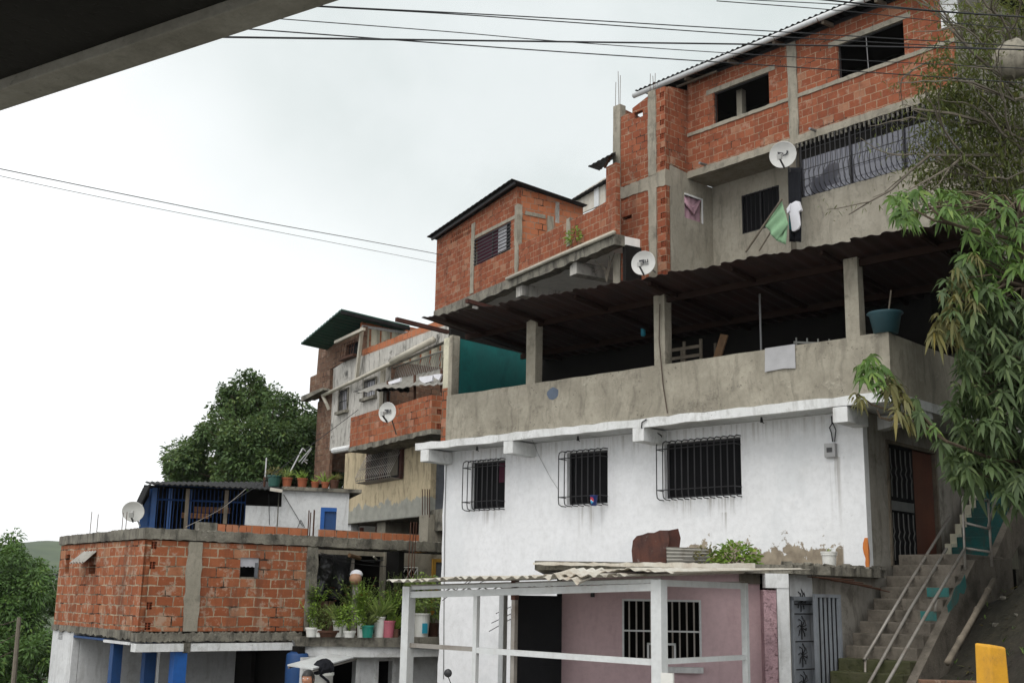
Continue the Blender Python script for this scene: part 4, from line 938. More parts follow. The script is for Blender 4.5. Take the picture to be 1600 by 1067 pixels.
MB().tube([L(612,565,-.2), L(677,531,-.2)], .1, 10).build('wide_pipe', 'pvc_pipe', E_, smooth=True)
MB().tube([L(504,618,-.2), L(510,630,-.15), L(514,640,-.05)], .06, 8).build('pipe_elbow', 'pvc_pipe', E_)
MB().bar(L(566,512,-.3), L(557,590,-.1), .13, .1, up=(0,1,0)).build('downpipe', 'pvc_pipe', E_)
MB().bar(L(524,535,-.45), L(569,514,-.45), .1, .1).build('eave_gutter', 'pvc_pipe', E_)
# side wall left of the mould: dull brick in two steps
MB().wall([(L(489,600).x,L(489,625).z),(xl_,L(518,612).z),(xl_,L(518,577).z),(L(489,600).x,L(489,590).z)], [], -.12, .1).build('lower_brick', 'brick_dull', E_)
MB().wall([(L(486,630).x,L(486,629).z),(L(522,605).x,L(518,612).z),(xl_,L(518,608).z),(L(486,630).x,L(486,621).z)], [], -.4, -.125).build('ledge', 'concrete_dark', E_)
MB().wall([(L(494,580).x,L(494,588).z),(L(535,566).x,L(535,566).z),(L(566,553).x,L(566,553).z),(L(566,553).x,L(566,510).z),(L(497,548).x,L(497,545).z)], [rp(FE.rect((540,541),(560,531),(540,562),(560,553)))], .02, .17).build('upper_brick', 'brick_dull', E_)
MB().box(L(494,600).x,L(517,600).x,.1,.2,L(500,690).z-1.5,L(500,625).z).build('lower_wall', 'brick_dull', E_)
x0,x1,z0,z1 = FE.rect((540,541),(560,531),(540,562),(560,553)); g = MB()
for i in range(6): x = x0+(x1-x0)*i/5; g.tube([(x,-.15,z1),(x,-.2,z0)], .012, 4)
for i in range(3): z = z0+(z1-z0)*i/2; g.tube([(x0,-.17,z),(x1,-.17,z)], .012, 4)
wo = g.build('window', 'bar_rust', E_); MB().box(x0,x1,.12,.13,z0,z1).build('pane', 'glass_dark', wo)
MB().box(x0-.05,x1+.1,-.25,.02,z0-.08,z0).build('sill', 'bar_rust', wo)
# gable above: side wall, pale corrugated infill, new bricks, green roof
xs = L(564,530).x
cs = FE.S(612,540,xs); MB().wallS([(.0,zc0-.2),(6,zc0-.2),(6,FE.S(628,517,xs).z),(.0,FE.S(566,500,xs).z+.1)], [], xs-.1, xs).build('side_wall', 'brick_new', E_)
zi = FE.S(566,511,xs).z
MB().sheet((xs+.02,.05,zc0-.25),(xs+.02,5.2,zc0-.25),(xs+.02,5.2,zi-.03),(xs+.02,.05,zi-.03), nx=80, ny=1, amp=.03, waves=13).build('infill_sheet', 'cream_paint', E_)
MB().box(xs+.0,xs+.06,0.0,5.6,zi-.03,zi+.06).build('side_sill', 'white_trim', E_)
d0 = -1.0
a_, b_ = L(470,538,d0), L(533,485,d0); c_ = FE.S(640,511,b_.x); D_ = c_.y
MB().sheet(a_, b_, c_, Vector((a_.x, D_, a_.z+(c_.z-b_.z))), nx=40, ny=4, amp=.02, waves=14, th=.06).build('roof', 'green_sheet', E_)
MB().bar(Vector((b_.x,b_.y,b_.z-.06)), Vector((c_.x,c_.y,c_.z-.06)), .07, .12).build('barge_board', 'dark_sheet', E_)
MB().box(L(494,580).x,L(494,580).x+.15,.17,5.5,L(494,690).z-1,L(494,560).z+.4).build('side_wall', 'brick_dull', E_)
# balcony recess at right: dark back, lattice, post
MB().box(xm-.2,xr_+1,2.2,2.3,zdn-.5,zc0-.3).build('recess_wall', 'interior', E_)
MB().box(xr_,xr_+.15,0,2.2,zdn-2,zc0-.3).build('recess_side', 'interior', E_)
MB().box(L(596,600).x,L(602,600).x,-.06,.2,zdn,L(600,575).z).build('post', 'concrete', E_)
g = MB(); x0,x1,z0,z1 = FE.rect((614,580),(684,546),(614,600),(684,580), .5)
for i in range(24):
    x = x0+(x1-x0)*i/23; g.tube([(x,.5,z0),(x+.3,.5,z1)], .016, 4)
g.tube([(x0,.49,z1),(x1+.3,.49,z1)], .03, 5); g.tube([(x0,.49,z0),(x1,.49,z0)], .03, 5); g.build('lattice', 'bar_pale', E_)
# awning sheets over the brick balcony
t = FE.root('balcony_awning', 'patched grey metal awning on posts above the brick balcony', 'awning')
a_, b_ = L(556,614,-1.9), L(692,598,-1.2); MB().sheet(a_, b_, L(692,577,.3), L(603,596,.3), nx=50, ny=2, amp=.02, waves=12, th=.02, dent=.05).build('sheet', 'zinc_sheet', t)
a_, b_ = L(552,613,-1.6), L(640,610,-1.0); MB().sheet(a_, b_, L(640,600,.2), L(600,600,.2), nx=30, ny=2, amp=.02, waves=8, th=.02, dent=.06).build('sheet', 'dark_sheet', t)
for px, y0_, y1_ in ((606,595,645),(648,586,625),(690,578,612)): MB().tube([L(px,y0_,-1.0), L(px,y1_,-1.0)], .04, 6).build('post', 'bar_rust', t)
for pts in (((606,597),(626,590),(625,596),(608,601)),((655,589),(676,586),(675,595),(662,599),(656,594)),((676,585),(690,584),(686,594),(679,590))): MB().wall(FE.poly(pts,-1.15), [], -1.15, -1.1).build('tied_rag', 'cloth_white', t)
# ---- tan house
TANZ = 0
FF = Fr(672, 760, 34, -58, 1.0); L = FF.L
TANZ = (L(545,791).z + L(655,781).z)/2
weathered('tan_wall', (.56,.47,.31), (.48,.4,.265), stain=(.1,.08,.055), stain_amt=.35, streak=.65, speck=.4, extra=cement_foot, bmp=.2)
F_ = FF.root('tan_house', 'tan plastered house with slanting barred window under a brick balcony', 'house')
tl, bl, br, tr = L(538.5,700), L(536,819), L(671,804), L(671,680)
zt = (L(549,700,-.9).z + L(673,669,-.9).z)/2; zbt_ = zt + .8
zf = (bl.z+br.z)/2; x0 = (tl.x+bl.x)/2; x1 = br.x
tw = FF.rect((575,711),(629,698),(574,754),(629,744))
print('F', x0, x1, zf, zt, tw)
MB().wall(rp((x0,x1,zf,zt+.1)), [rp(tw)], 0, .18).build('wall', 'tan_wall', F_)
MB().wallS([(.18,zf),(5,zf),(5,zt+.1),(.18,zt+.1)], [], x1-.16, x1-.0).build('side_wall', 'blue_grey_render', F_)
MB().wallS([(.18,zf),(5,zf),(5,zt+.1),(.18,zt+.1)], [], x0, x0+.15).build('side_wall', 'tan_wall', F_)
MB().box(x0,x1,.02,5,zf-.02,zf+.12).build('floor_slab', 'concrete_dark', F_)
a0,a1,b0,b1 = tw; f = MB(); f.box(a0-.05,a0+.02,-.05,.1,b0-.05,b1+.05); f.box(a1-.02,a1+.1,-.1,.1,b0-.05,b1+.35); f.box(a0,a1,-.05,.1,b1,b1+.05); f.box(a0,a1,-.05,.1,b0-.05,b0); f.box(a0+.9,a0+.97,-.03,.1,b0,b1)
wo = f.build('window', 'red_oxide_wood', F_); MB().box(a0,a1,.11,.12,b0,b1).build('pane', 'glass_dark', wo); MB().box(a0+1.2,a1-.5,.09,.1,b0+.1,b1).build('curtain', 'shadow_plaster', wo)
g = MB(); nb = 19
for i in range(nb):
    x = a0+(a1-a0)*i/(nb-1); g.tube([(x,-.02,b1+.02),(x,-.42,b0+.1),(x,-.38,b0-.04),(x,-.0,b0-.07)], .012, 4)
for v in (.3,.65): g.tube([(a0,-.42*v-.02,b1-(b1-b0-.1)*v),(a1,-.42*v-.02,b1-(b1-b0-.1)*v)], .012, 4)
g.tube([(a0,-.4,b0+.02),(a1,-.4,b0+.02)], .014, 4); g.build('grille', 'galvanised_rail', wo)
# brick balcony
xb0_, xb1_ = L(547,680,-.9).x, L(674,640,-.9).x; zbal = (L(548,657,-.9).z + L(674,612,-.9).z)/2
print('balcony', zt, zbal)
h1 = []
for k in (): hollow(h1, F_, xb1_-.13, xb1_-.02, zt+.03+.2*k, zt+.17+.2*k, -.9)
MB().wall([(xb0_,zt),(xb1_,zt),(xb1_,zbal)]+[(xb0_+(xb1_-xb0_)*i/9, zbal+R_.uniform(-.02,.02)) for i in range(8,0,-1)]+[(xb0_,zbal)], [], -.9, -.75).build('balcony_wall', 'brick_balcony', F_)
hl = [rp((-.72,-.58,zt+.03+.2*k,zt+.17+.2*k)) for k in range(0,int((zbal-zt)/.2)-0,2)]
MB().wallS([(-.75,zt),(1.5,zt),(1.5,zbal),(-.75,zbal)], hl, xb1_-.15, xb1_).build('balcony_wall', 'brick_balcony', F_)
for k in hl:
    wb = MB()
    for i in (1,2): y = k[0][0]+(k[1][0]-k[0][0])*i/3; wb.box(xb1_-.14,xb1_-.008,y-.006,y+.006,k[0][1],k[2][1])
    z = (k[0][1]+k[2][1])/2; wb.box(xb1_-.14,xb1_-.01,k[0][0],k[1][0],z-.006,z+.006)
    wb.build('hollow_block_end', 'clay_web', F_)
MB().box(xb0_,xb0_+.15,-.75,.1,zt,zbal).build('balcony_wall', 'brick_balcony', F_)
MB().wall(rough_line((xb0_,zt-.14),(xb1_+.1,zt-.14),30,.03,R_)+[(xb1_+.1,zt-.003),(xb0_,zt-.003)], [], -.93, .0).build('balcony_slab', 'concrete_dark', F_)
p0, p1 = L(521,704,-.6), L(549,699,-.6); MB().tube([p0,p1], .1, 8).build('drain_pipe', 'white_trim', F_)
MB().box(L(678,700).x,L(690,700).x,-.2,.0,zt-.55,zt-.1).build('corner_block', 'concrete_dark', F_)
# stilts and the dark undercroft
cst = L(664,830,-.1); MB().box(cst.x-.28,cst.x+.28,-.15,.35,zf-2.2,zf).build('stilt', 'concrete', F_)
for px in (560,588,610,645): q = L(px,830,1.2); MB().box(q.x-.08,q.x+.08,1.2,1.36,zf-2,zf).build('stilt', 'red_oxide_wood', F_)
q = L(540,830,.1); MB().box(q.x,q.x+.4,.1,.4,zf-2,zf).build('stilt', 'white_lower', F_)
q = L(600,826,.4); MB().box(q.x-.3,q.x+.3,.3,2.5,zf-.35,zf-.02).build('floor_beam', 'concrete', F_)
MB().box(x0-.2,x1+3,3.2,3.3,zf-3,zf).build('undercroft_wall', 'interior', F_)
q = L(690,805,.1); MB().box(x1+.01,x1+1.4,.05,.35,zf-.45,zf+.15).build('tie_beam', 'concrete_dark', F_)
rb = MB()
for px in (660,664,668,671): rb.tube([L(px,808,-.12), L(px,764,-.12)], .014, 5)
rb.build('rebar', 'bar_rust', F_)
oval_dish(FF, FF.L(605,644,-1.6), .29, FF.yaw+.45, .05, 'white satellite dish on an angled arm in front of the small brick balcony', 'block', arm_to=FF.L(619,678,-.95))
# ================================================================== G: brick corner house with blue posts
FG = Fr(222, 900, 24.3, 38, -4.6); L = FG.L; S = FG.S
G = FG.root('corner_brick_house', 'weathered brick corner house with open blue-posted ground floor', 'house')
ztb = (L(232,822).z + L(478,839).z)/2; zbb_ = (L(232,841).z + L(478,856).z)/2
zs1 = L(225,986).z; zs0 = L(300,1003).z
xe = L(478,900).x; ye = S(91,900,0).y; x2 = L(700,860).x
print('G', ztb, zbb_, zs1, zs0, xe, ye, x2)
wn = FG.rect((375,870),(406,872),(375,903),(406,904)); xe_ = L(495,900).x
hc = []
for k in (1, 4): hollow(hc, G, .06, .26, zs1+.2*k*2+.03, zs1+.2*k*2+.17, 0)
hollow(hc, G, .06, .26, zs1+.03, zs1+.17, 0); hollow(hc, G, .06, .26, zs1+.2*6+.03, zs1+.2*6+.17, 0)
xc0, xc1 = L(290,990).x, L(308,860).x
xc0 = L(284,985).x; xc1 = xc0+.32
MB().wall([(0,zs1),(xc0+.01,zs1),(xc0+.01,zbb_),(0,zbb_)], hc, 0, .15).build('front_wall', 'brick_corner', G)
MB().wall([(xc1-.01,zs1),(xe,zs1),(xe,zbb_),(xc1-.01,zbb_)], [rp(wn)], 0, .15).build('front_wall', 'brick_corner', G)
s1, s2, s3 = FG.rectS((132,866),(149,866),(132,881),(149,881)), FG.rectS((139,882),(149,882),(139,896),(149,896)), FG.rectS((103,866),(109,866),(102,896),(108,896))
def sr(r): return [(min(r[0],r[1]),r[2]),(max(r[0],r[1]),r[2]),(max(r[0],r[1]),r[3]),(min(r[0],r[1]),r[3])]
s2 = (min(s2[0],s1[0]), s2[1], s2[2], s2[3])
MB().wallS([(0.15,zs1),(ye,zs1),(ye,zbb_),(0.15,zbb_)], [sr(s2), sr(s3)], 0, .15).build('side_wall', 'brick_corner', G)
MB().wallS([(0,zs1),(.15,zs1),(.15,zbb_),(0,zbb_)], [], 0.002, .14).build('corner_blocks', 'brick_corner', G)
ss = sorted((s1[0], s1[1])); MB().sheet((-.28,ss[0]-.1,s1[2]+.02),(-.28,ss[1]+.15,s1[2]+.02),(-.005,ss[1]+.1,s1[3]+.06),(-.005,ss[0]-.05,s1[3]+.06), nx=40, ny=2, amp=.03, waves=5).build('hood', 'zinc_sheet', G)
x0,x1,z0,z1 = wn; f = MB(); t_=.035
f.box(x0,x0+t_,.05,.1,z0,z1); f.box(x1-t_,x1,.05,.1,z0,z1); f.box(x0+t_,x1-t_,.05,.1,z0,z0+t_); wo = f.build('window', 'concrete_dark', G)
cv = MB(); cv.wall([(x0+.02,z1),(x1-.02,z1)]+[(x1-.02-(x1-x0-.04)*i/9, z1-.2+(.02 if i%2 else 0)) for i in range(10)], [], .04,.046); cv.build('curtain', 'curtain_white', wo); MB().box(x1-.1,x1-.04,.02,.05,z0+.02,z1-.1).build('shutter_edge', 'blue_grey_render', wo)
MB().wall(rough_line((-.04,zbb_+.02),(x2,zbb_+.02),110,.014,R_)+rough_line((x2,ztb),(-.04,ztb),150,.018,R_), [], -.05, .3).build('ring_beam', 'concrete_dark', G)
MB().wallS(rough_line((.3,zbb_+.02),(ye+.02,zbb_+.02),60,.012,R_)+rough_line((ye+.02,ztb-.03),(.3,ztb),80,.015,R_), [], -.05, .25).build('ring_beam', 'concrete_dark', G)
MB().box(.2,xe,.3,ye,ztb-.2,ztb-.06).build('roof_slab', 'concrete_dark', G)
n=14; MB().wall([(xc0+R_.uniform(-.025,.025), zs1+(zbb_-zs1)*i/n) for i in range(n+1)]+[(xc1+R_.uniform(-.025,.025), zbb_+(zs1-zbb_)*i/n) for i in range(n+1)], [], -.035, .2).build('column', 'concrete', G)
MB().wall([(xe+R_.uniform(-.02,.02), zs1+(zbb_-zs1)*i/n) for i in range(n+1)]+[(xe_+R_.uniform(-.02,.02), zbb_+(zs1-zbb_)*i/n) for i in range(n+1)], [], -.04, .3).build('column', 'concrete_dark', G)
MB().wall(rough_line((-.02,zs0+.02),(L(470,1000).x,zs0+.02),110,.02,R_)+rough_line((L(470,990).x,zs1-.03),(-.02,zs1-.03),120,.03,R_), [], -.06, .3).build('floor_slab', 'concrete_dark', G)
MB().wallS(rough_line((.3,zs0+.05),(ye,zs1-.12),40,.03,R_)+rough_line((ye,zs1),(.3,zs1),40,.012,R_), [], -.04, .25).build('floor_slab', 'concrete_dark', G)
MB().box(.25,xe_,.3,ye,zs1-.1,zs1-.01).build('floor_slab', 'concrete_dark', G)
za = L(285,1017).z
MB().box(-.05,L(284,1010).x,-.1,.16,za,zs0-.02).build('fascia', 'white_trim', G); MB().box(L(297,1010).x,L(458,1010).x,-.1,.16,za,zs0-.02).build('fascia', 'white_trim', G)
MB().box(L(285,1010).x,L(296,1010).x,-.04,.12,za-.03,zs0).build('broken_pier', 'concrete_dark', G)
yB1 = S(163,1000,.0).y; yB0 = S(115,990,.0).y
MB().box(-.03,.17,.3,yB1-.02,za+.12,zs0-.0).build('side_fascia', 'white_lower', G)
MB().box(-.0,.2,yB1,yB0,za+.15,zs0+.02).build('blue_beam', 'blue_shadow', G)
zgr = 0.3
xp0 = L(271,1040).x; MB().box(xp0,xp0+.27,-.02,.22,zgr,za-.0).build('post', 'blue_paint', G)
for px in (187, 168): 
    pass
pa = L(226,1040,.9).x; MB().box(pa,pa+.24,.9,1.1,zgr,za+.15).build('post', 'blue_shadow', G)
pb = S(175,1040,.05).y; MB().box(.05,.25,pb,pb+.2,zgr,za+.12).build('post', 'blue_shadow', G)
swn = FG.rectS((92,979),(99,979),(91,999),(98,999))
MB().wallS([(yB0,zgr),(ye,zgr),(ye,zs1-.1),(yB0,zs1-.1)], [sr(swn)], .0, .15).build('lower_wall', 'white_lower', G)
MB().box(.16,2.2,yB0-.0,yB0+.15,zgr,zs1-.1).build('inner_wall', 'white_lower', G)
MB().box(1.4,3.2,2.2,2.35,zgr,zs1-.1).build('inner_wall', 'white_lower', G)
MB().box(.16,xe_+4,ye-.15,ye,zgr,zbb_).build('back_wall', 'interior', G)
MB().box(xe+2.6,xe+2.75,.3,ye,zgr,zbb_).build('inner_wall', 'interior', G)
MB().box(3.2,3.3,1.4,ye,zgr,zs1-.1).build('inner_wall', 'interior', G)
MB().box(.2,xe,.4,ye-.1,zs1-.005,zs1+.02).build('upper_floor', 'interior', G)
# single course of new blocks along the roof edge
for px0, px1 in ((341,481),(503,655)):
    xa, xb = L(px0,820,.25).x, L(px1,840,.25).x; m_ = MB(); x = xa
    zc = ztb - .02
    while x < xb-.1: m_.box(x,min(x+.33,xb)-.006,.25+R_.uniform(-.01,.01),.4,zc+R_.uniform(-.005,.005),zc+.2); x += .335
    m_.build('loose_course', 'brick_new', G)
xa, xb = L(311,818,.25).x, L(340,818,.25).x; MB().box(xa,xb,.25,.45,ztb-.02,ztb+.19).build('kerb_block', 'concrete_dark', G)
rb = MB()
for i, (px, py) in enumerate(((483,797),(487,800),(491,796),(493,797))): q = L(px,py,.12); rb.tube([(q.x,.12+.04*(i%2),ztb-.1),(q.x,.12+.04*(i%2),q.z)], .014, 5)
for px, py in ((143,806),(153,810),(192,808),(198,807)): q = S(px,py,.1); rb.tube([(.1,q.y,ztb-.15),(.1,q.y,q.z+.1)], .008, 4)
rb.build('rebar', 'bar_rust', G)
# terrace part to the right: curved ledge, white wall with two doorways, back wall with black sheeting
yT = .9
xl0, xl1 = L(457,1000).x, L(720,1000,-.6).x
ledge = []
for i in range(25):
    u = i/24; x = xl0+(xl1-xl0)*u; ledge.append((x, -.15-1.0*math.sin(min(1,u*1.7)*math.pi/2)))
zl1 = L(620,1000,-1.1).z + .06; zl0 = zl1-.2
print('ledge', zl0, zl1, zs0)
MB().slab([(xl0,yT)]+[(x,y+R_.uniform(-.015,.015)) for x,y in ledge]+[(xl1,yT)], zl0, zl1).build('ledge', 'concrete_dark', G)
under = [(x, y+.1) for x, y in ledge]
MB().slab([(xl0,.0)]+under+[(xl1,.0)], zl0-.22, zl0-.001).build('ledge_band', 'white_trim', G)
dA = FG.rect((507,1036),(555,1031),(507,1090),(555,1090), -.35); dB = FG.rect((591,1031),(612,1031),(591,1090),(612,1090), -.8)
def flatw(u0, u1, holes): pass
yw = -.55
dA = FG.rect((505,1030),(555,1030),(505,1090),(555,1090), yw); dB = FG.rect((590,1032),(612,1032),(590,1090),(612,1090), yw)
MB().wall(rp((xl0-.02,xl1,zgr,zl0-.22)), [rp((dA[0],dA[1],zgr+.05,dA[3])), rp((dB[0],dB[1],zgr+.05,dB[3]))], yw, yw+.15).build('lower_wall', 'white_lower', G)
for d_ in (dA, dB):
    f = MB(); f.box(d_[0]-.09,d_[0],yw-.03,yw+.12,zgr+.05,d_[3]+.09); f.box(d_[1],d_[1]+.09,yw-.03,yw+.12,zgr+.05,d_[3]+.09); f.box(d_[0],d_[1],yw-.03,yw+.12,d_[3],d_[3]+.09); f.build('door_frame', 'white_trim', G)
MB().box(xl0-.1,xl1,2.0,2.1,zgr,zl0).build('inner_wall', 'interior', G); MB().box(xl0-.05,xl0+.1,yw+.15,2,zgr,zl0).build('inner_wall', 'interior', G)
MB().box(xl0,xl1,yT,3,zl0,zl1-.02).build('terrace_floor', 'concrete_dark', G)
opn = FG.rect((548,868),(597,868),(548,985),(597,985), yT); grl = FG.rect((606,886),(652,886),(606,905),(652,905), yT)
xwl, xwr = L(490,920,yT).x, L(700,920,yT).x
blk = FG.rect((494,866),(546,866),(494,985),(546,985), yT)
MB().wall(rp((xwl-.3,xwr,zl1,zbb_)), [rp((blk[0],opn[1],zl1+.02,opn[3])), rp(grl)], yT, yT+.15).build('terrace_wall', 'concrete', G)
q = L(598,900,yT); MB().box(opn[1],opn[1]+.25,yT-.05,yT+.1,zl1,zbb_).build('column', 'concrete', G)
MB().box(xwl,xwr+1,yT+2.2,yT+2.3,zl1,zbb_).build('inner_wall', 'interior', G)
MB().box(xwl,xwr+1,yT+.15,yT+2.2,zbb_+.02,ztb-.1).build('roof_slab', 'interior', G)
g = MB(); x0,x1,z0,z1 = grl
for i in range(5):
    u = x0+(x1-x0)*i/5; g.tube([(u,yT-.01,z0),(u+(x1-x0)/5,yT-.01,z1)], .012, 4); g.tube([(u,yT-.012,z1),(u+(x1-x0)/5,yT-.012,z0)], .012, 4)
for z in (z0,z1): g.tube([(x0,yT-.01,z),(x1,yT-.01,z)], .016, 4)
for x in (x0,x1): g.tube([(x,yT-.01,z0),(x,yT-.01,z1)], .016, 4)
g.build('grille', 'bar_pale', G)
yf = FG.rect((674,873),(700,873),(674,960),(700,960), yT-.02); f = MB(); x0,x1,z0,z1 = yf
f.box(x0,x0+.09,yT-.06,yT-.005,z0,z1); f.box(x0+.09,x1,yT-.06,yT-.005,z1-.08,z1); f.box(x0+.09,x1,yT-.06,yT-.005,z0+(z1-z0)*.4,z0+(z1-z0)*.4+.08)
wo = f.build('window', 'yellow_frame', G); MB().box(x0+.09,x1,yT-.03,yT-.002,z0,z1-.08).build('pane', 'blue_grey_render', wo)
# black sheeting
m_ = cloth_quad([(blk[0],yT-.06,opn[3]),(blk[1],yT-.06,opn[3]-.02),(blk[1]-.05,yT-.1,L(540,940,yT).z),(blk[0]-.02,yT-.1,L(500,930,yT).z)], n=26, wav=.035)
rn = random.Random(9); m_.v = [(x, y+rn.uniform(-.022,.022)+.05*math.sin(x*5+z*6), z) for x,y,z in m_.v]
m_.build('plastic_sheet', 'black_plastic', G, smooth=True)
MB().box(blk[1],blk[1]+.07,yT-.05,yT+.05,zl1,opn[3]).build('door_post', 'galvanised_rail', G)
MB().box(blk[0]+.1,blk[1]-.4,yT-.03,yT+.03,zl1,zl1+.75).build('crate_board', 'brick_dull', G)
cb = MB()
for a_, b_, sg in (((492,866),(640,884),.25),((500,863),(600,875),.18),((545,868),(585,878),.1)):
    p, q = L(*a_, yT-.12), L(*b_, yT-.12); cb.tube([p.lerp(q, i/10)-Vector((0,0,sg*math.sin(math.pi*i/10)*.4)) for i in range(11)], .008, 4)
cb.build('cable', 'cable', G)
p, q = L(546,867,yT-.3), L(562,872,yT-.1); MB().tube([p,q], .05, 7).build('bamboo_end', 'wood', G)
for px,py in ((584,869),(615,871)): p = L(px,py,yT-.2); MB().tube([p, p+Vector((.14,.1,-.06))], .025, 6).build('pipe_stub', 'pvc_pipe', G)
p, q = L(649,861,.2), L(680,858,.9); MB().tube([p,q], .045, 8).build('orange_pipe', 'bed_orange', G, smooth=True)
MB().tube([L(672,853,.2),L(690,854,.6)], .05, 8).build('drain_pipe', 'pvc_pipe', G)
rb = MB()
for px in (637,642,646): q0, q1 = L(px,905,-.4), L(px+5,815,-.4); rb.tube([q0,q1], .013, 4)
rb.build('rebar', 'bar_rust', G)
cb = MB(); cb.tube([L(457,1000,-.12),L(462,1012,-.12),L(466,1022,-.1),L(467,1034,-.1)], .02, 5); cb.tube([L(459,1002,-.1),L(470,1016,-.15),L(474,1040,-.15)], .012, 5); cb.build('cable', 'metal_grey', G)
q = FG.Z(464,1060,0.35); t = empty('blue_barrel', 'blue plastic barrel beside the dark garage opening', 'barrel', FG.W((L(464,1040,-.2).x,-.2,zgr)), FG.yaw)
hb = L(464,1019,-.2).z - zgr; MB().lathe([(.2,0),(.23,.05)]+[(.235+(.012 if k%2 else 0),.05+(hb-.1)*k/8) for k in range(9)]+[(.22,hb-.02),(.18,hb),(.001,hb)], n=22).build('drum', 'blue_shadow', t, smooth=True)
MB().lathe([(.16,hb),(.16,hb+.02),(.001,hb+.02)], n=18).build('lid', 'blue_shadow', t)
# ================================================================== H: blue barred shack on the roof
FH = Fr(300, 800, 29.5, 16, 1.0); L = FH.L; S = FH.S
H = FH.root('rooftop_shack', 'blue barred shack with dark sheet roof and white wall, on the brick roof', 'shack')
x0, x1, x2 = L(240,790).x, L(383,790).x, L(545,790).x; zt = L(300,764).z; zt2 = L(500,768).z; zbm = 0.2
print('H', x0, x1, x2, zt, zt2)
g = MB(); nb = 24
for i in range(nb): x = x0+(x1-x0)*i/(nb-1); g.tube([(x,0,zbm),(x,0,zt)], .013, 5)
for z in (zt-.3, zbm+.75+.6): g.box(x0,x1,-.02,.02,z,z+.04)
g.build('bars', 'bar_blue', H)
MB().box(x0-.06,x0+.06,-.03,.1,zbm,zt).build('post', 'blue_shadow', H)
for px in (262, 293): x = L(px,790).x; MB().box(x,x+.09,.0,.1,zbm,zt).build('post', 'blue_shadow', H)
for px in (289, 350): x = L(px,790,-.05).x; MB().box(x,x+.09,-.1,-.03,zbm,zt).build('timber_post', 'old_wood', H)
MB().box(L(283,805).x,L(327,805).x,.25,.35,L(300,808).z,L(300,800).z).build('bed_rail', 'bed_orange', H)
for i in range(9): x = L(285,800).x+i*.085; MB().box(x,x+.03,.22,.25,L(300,806).z,L(300,801).z).build('bed_slat', 'wood', H)
MB().box(L(304,790).x,L(363,790).x,.9,1.0,L(330,797).z,L(330,788).z).build('bed_board', 'bed_orange', H)
MB().box(x0-.3,x1+.1,1.7,1.8,zbm,zt+.2).build('back_wall', 'interior', H); MB().box(x1,x1+.1,.15,1.69,zbm,zt).build('inner_wall', 'interior', H); MB().box(x1+.1,L(443,770).x,.5,.6,zt-.6,zt+.1).build('inner_wall', 'interior', H)  # last box: black filler added for the shade under the roof
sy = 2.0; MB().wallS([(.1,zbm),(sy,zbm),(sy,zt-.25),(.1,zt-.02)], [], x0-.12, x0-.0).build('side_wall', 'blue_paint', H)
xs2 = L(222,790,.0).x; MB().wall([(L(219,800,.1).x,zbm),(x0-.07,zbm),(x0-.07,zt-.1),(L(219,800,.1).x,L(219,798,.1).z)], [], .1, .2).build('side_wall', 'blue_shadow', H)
a_, b_ = L(236,757,-.4), L(441,766,-.4)
MB().sheet(a_, b_, b_+Vector((0,3.6,.5)), a_+Vector((-.2,3.6,.35)), nx=180, ny=2, amp=.014, waves=24, th=.03, dent=.015).build('roof', 'dark_sheet', H)
lw = L(217,799,-.1)
MB().sheet(a_, a_+Vector((-.2,2.4,.1)), lw+Vector((-.2,2.2,.1)), lw, nx=40, ny=2, amp=.012, waves=12, th=.03).build('roof', 'dark_sheet', H)
MB().bar(L(422,764,-.42), L(441,767,-.42), .06, .08).build('roof_edge', 'old_white_sheet', H)
dr_ = FH.rect((500,793),(545,793),(500,850),(545,850))
MB().wall([(x1+.02,zbm),(x2,zbm),(x2,zt2),(L(441,770).x,zt2+.02),(L(441,775).x,zt-.35),(x1+.02,zt-.35)], [rp((dr_[0],x2-.3,zbm+.2,dr_[3]))], .0, .15).build('wall', 'white_lower', H)
MB().box(L(434,790).x,L(435.5,790).x,-.012,.0,zbm,zt).build('wall_joint', 'concrete_dark', H)
f = MB(); d0,d1,dz = dr_[0],x2-.3,dr_[3]; f.box(d0,d0+.1,.0,.1,zbm+.2,dz); f.box(d0+.1,d1,.0,.1,dz-.1,dz); do = f.build('door', 'blue_paint', H)
MB().box(d0+.1,d1,.05,.09,zbm+.2,dz-.1).build('door_leaf', 'blue_shadow', do)
MB().box(L(441,765).x,x2+.3,-.12,4,zt2,zt2+.09).build('roof_slab', 'concrete_dark', H)
cb = MB(); 
for a_, b_ in (((443,772),(473,822)),((470,812),(465,824)),((470,812),(476,824)),((420,772),(421,820))): cb.tube([L(*a_,-.06),L(*b_,-.06)], .008, 4)
cb.build('cable', 'cable', H)
oval_dish(FH, L(208,799,-.35), .25, FH.yaw-.2, .25, 'plain white satellite dish on the brick roof edge beside the blue shack', None, arm_to=L(219,822,-.3))
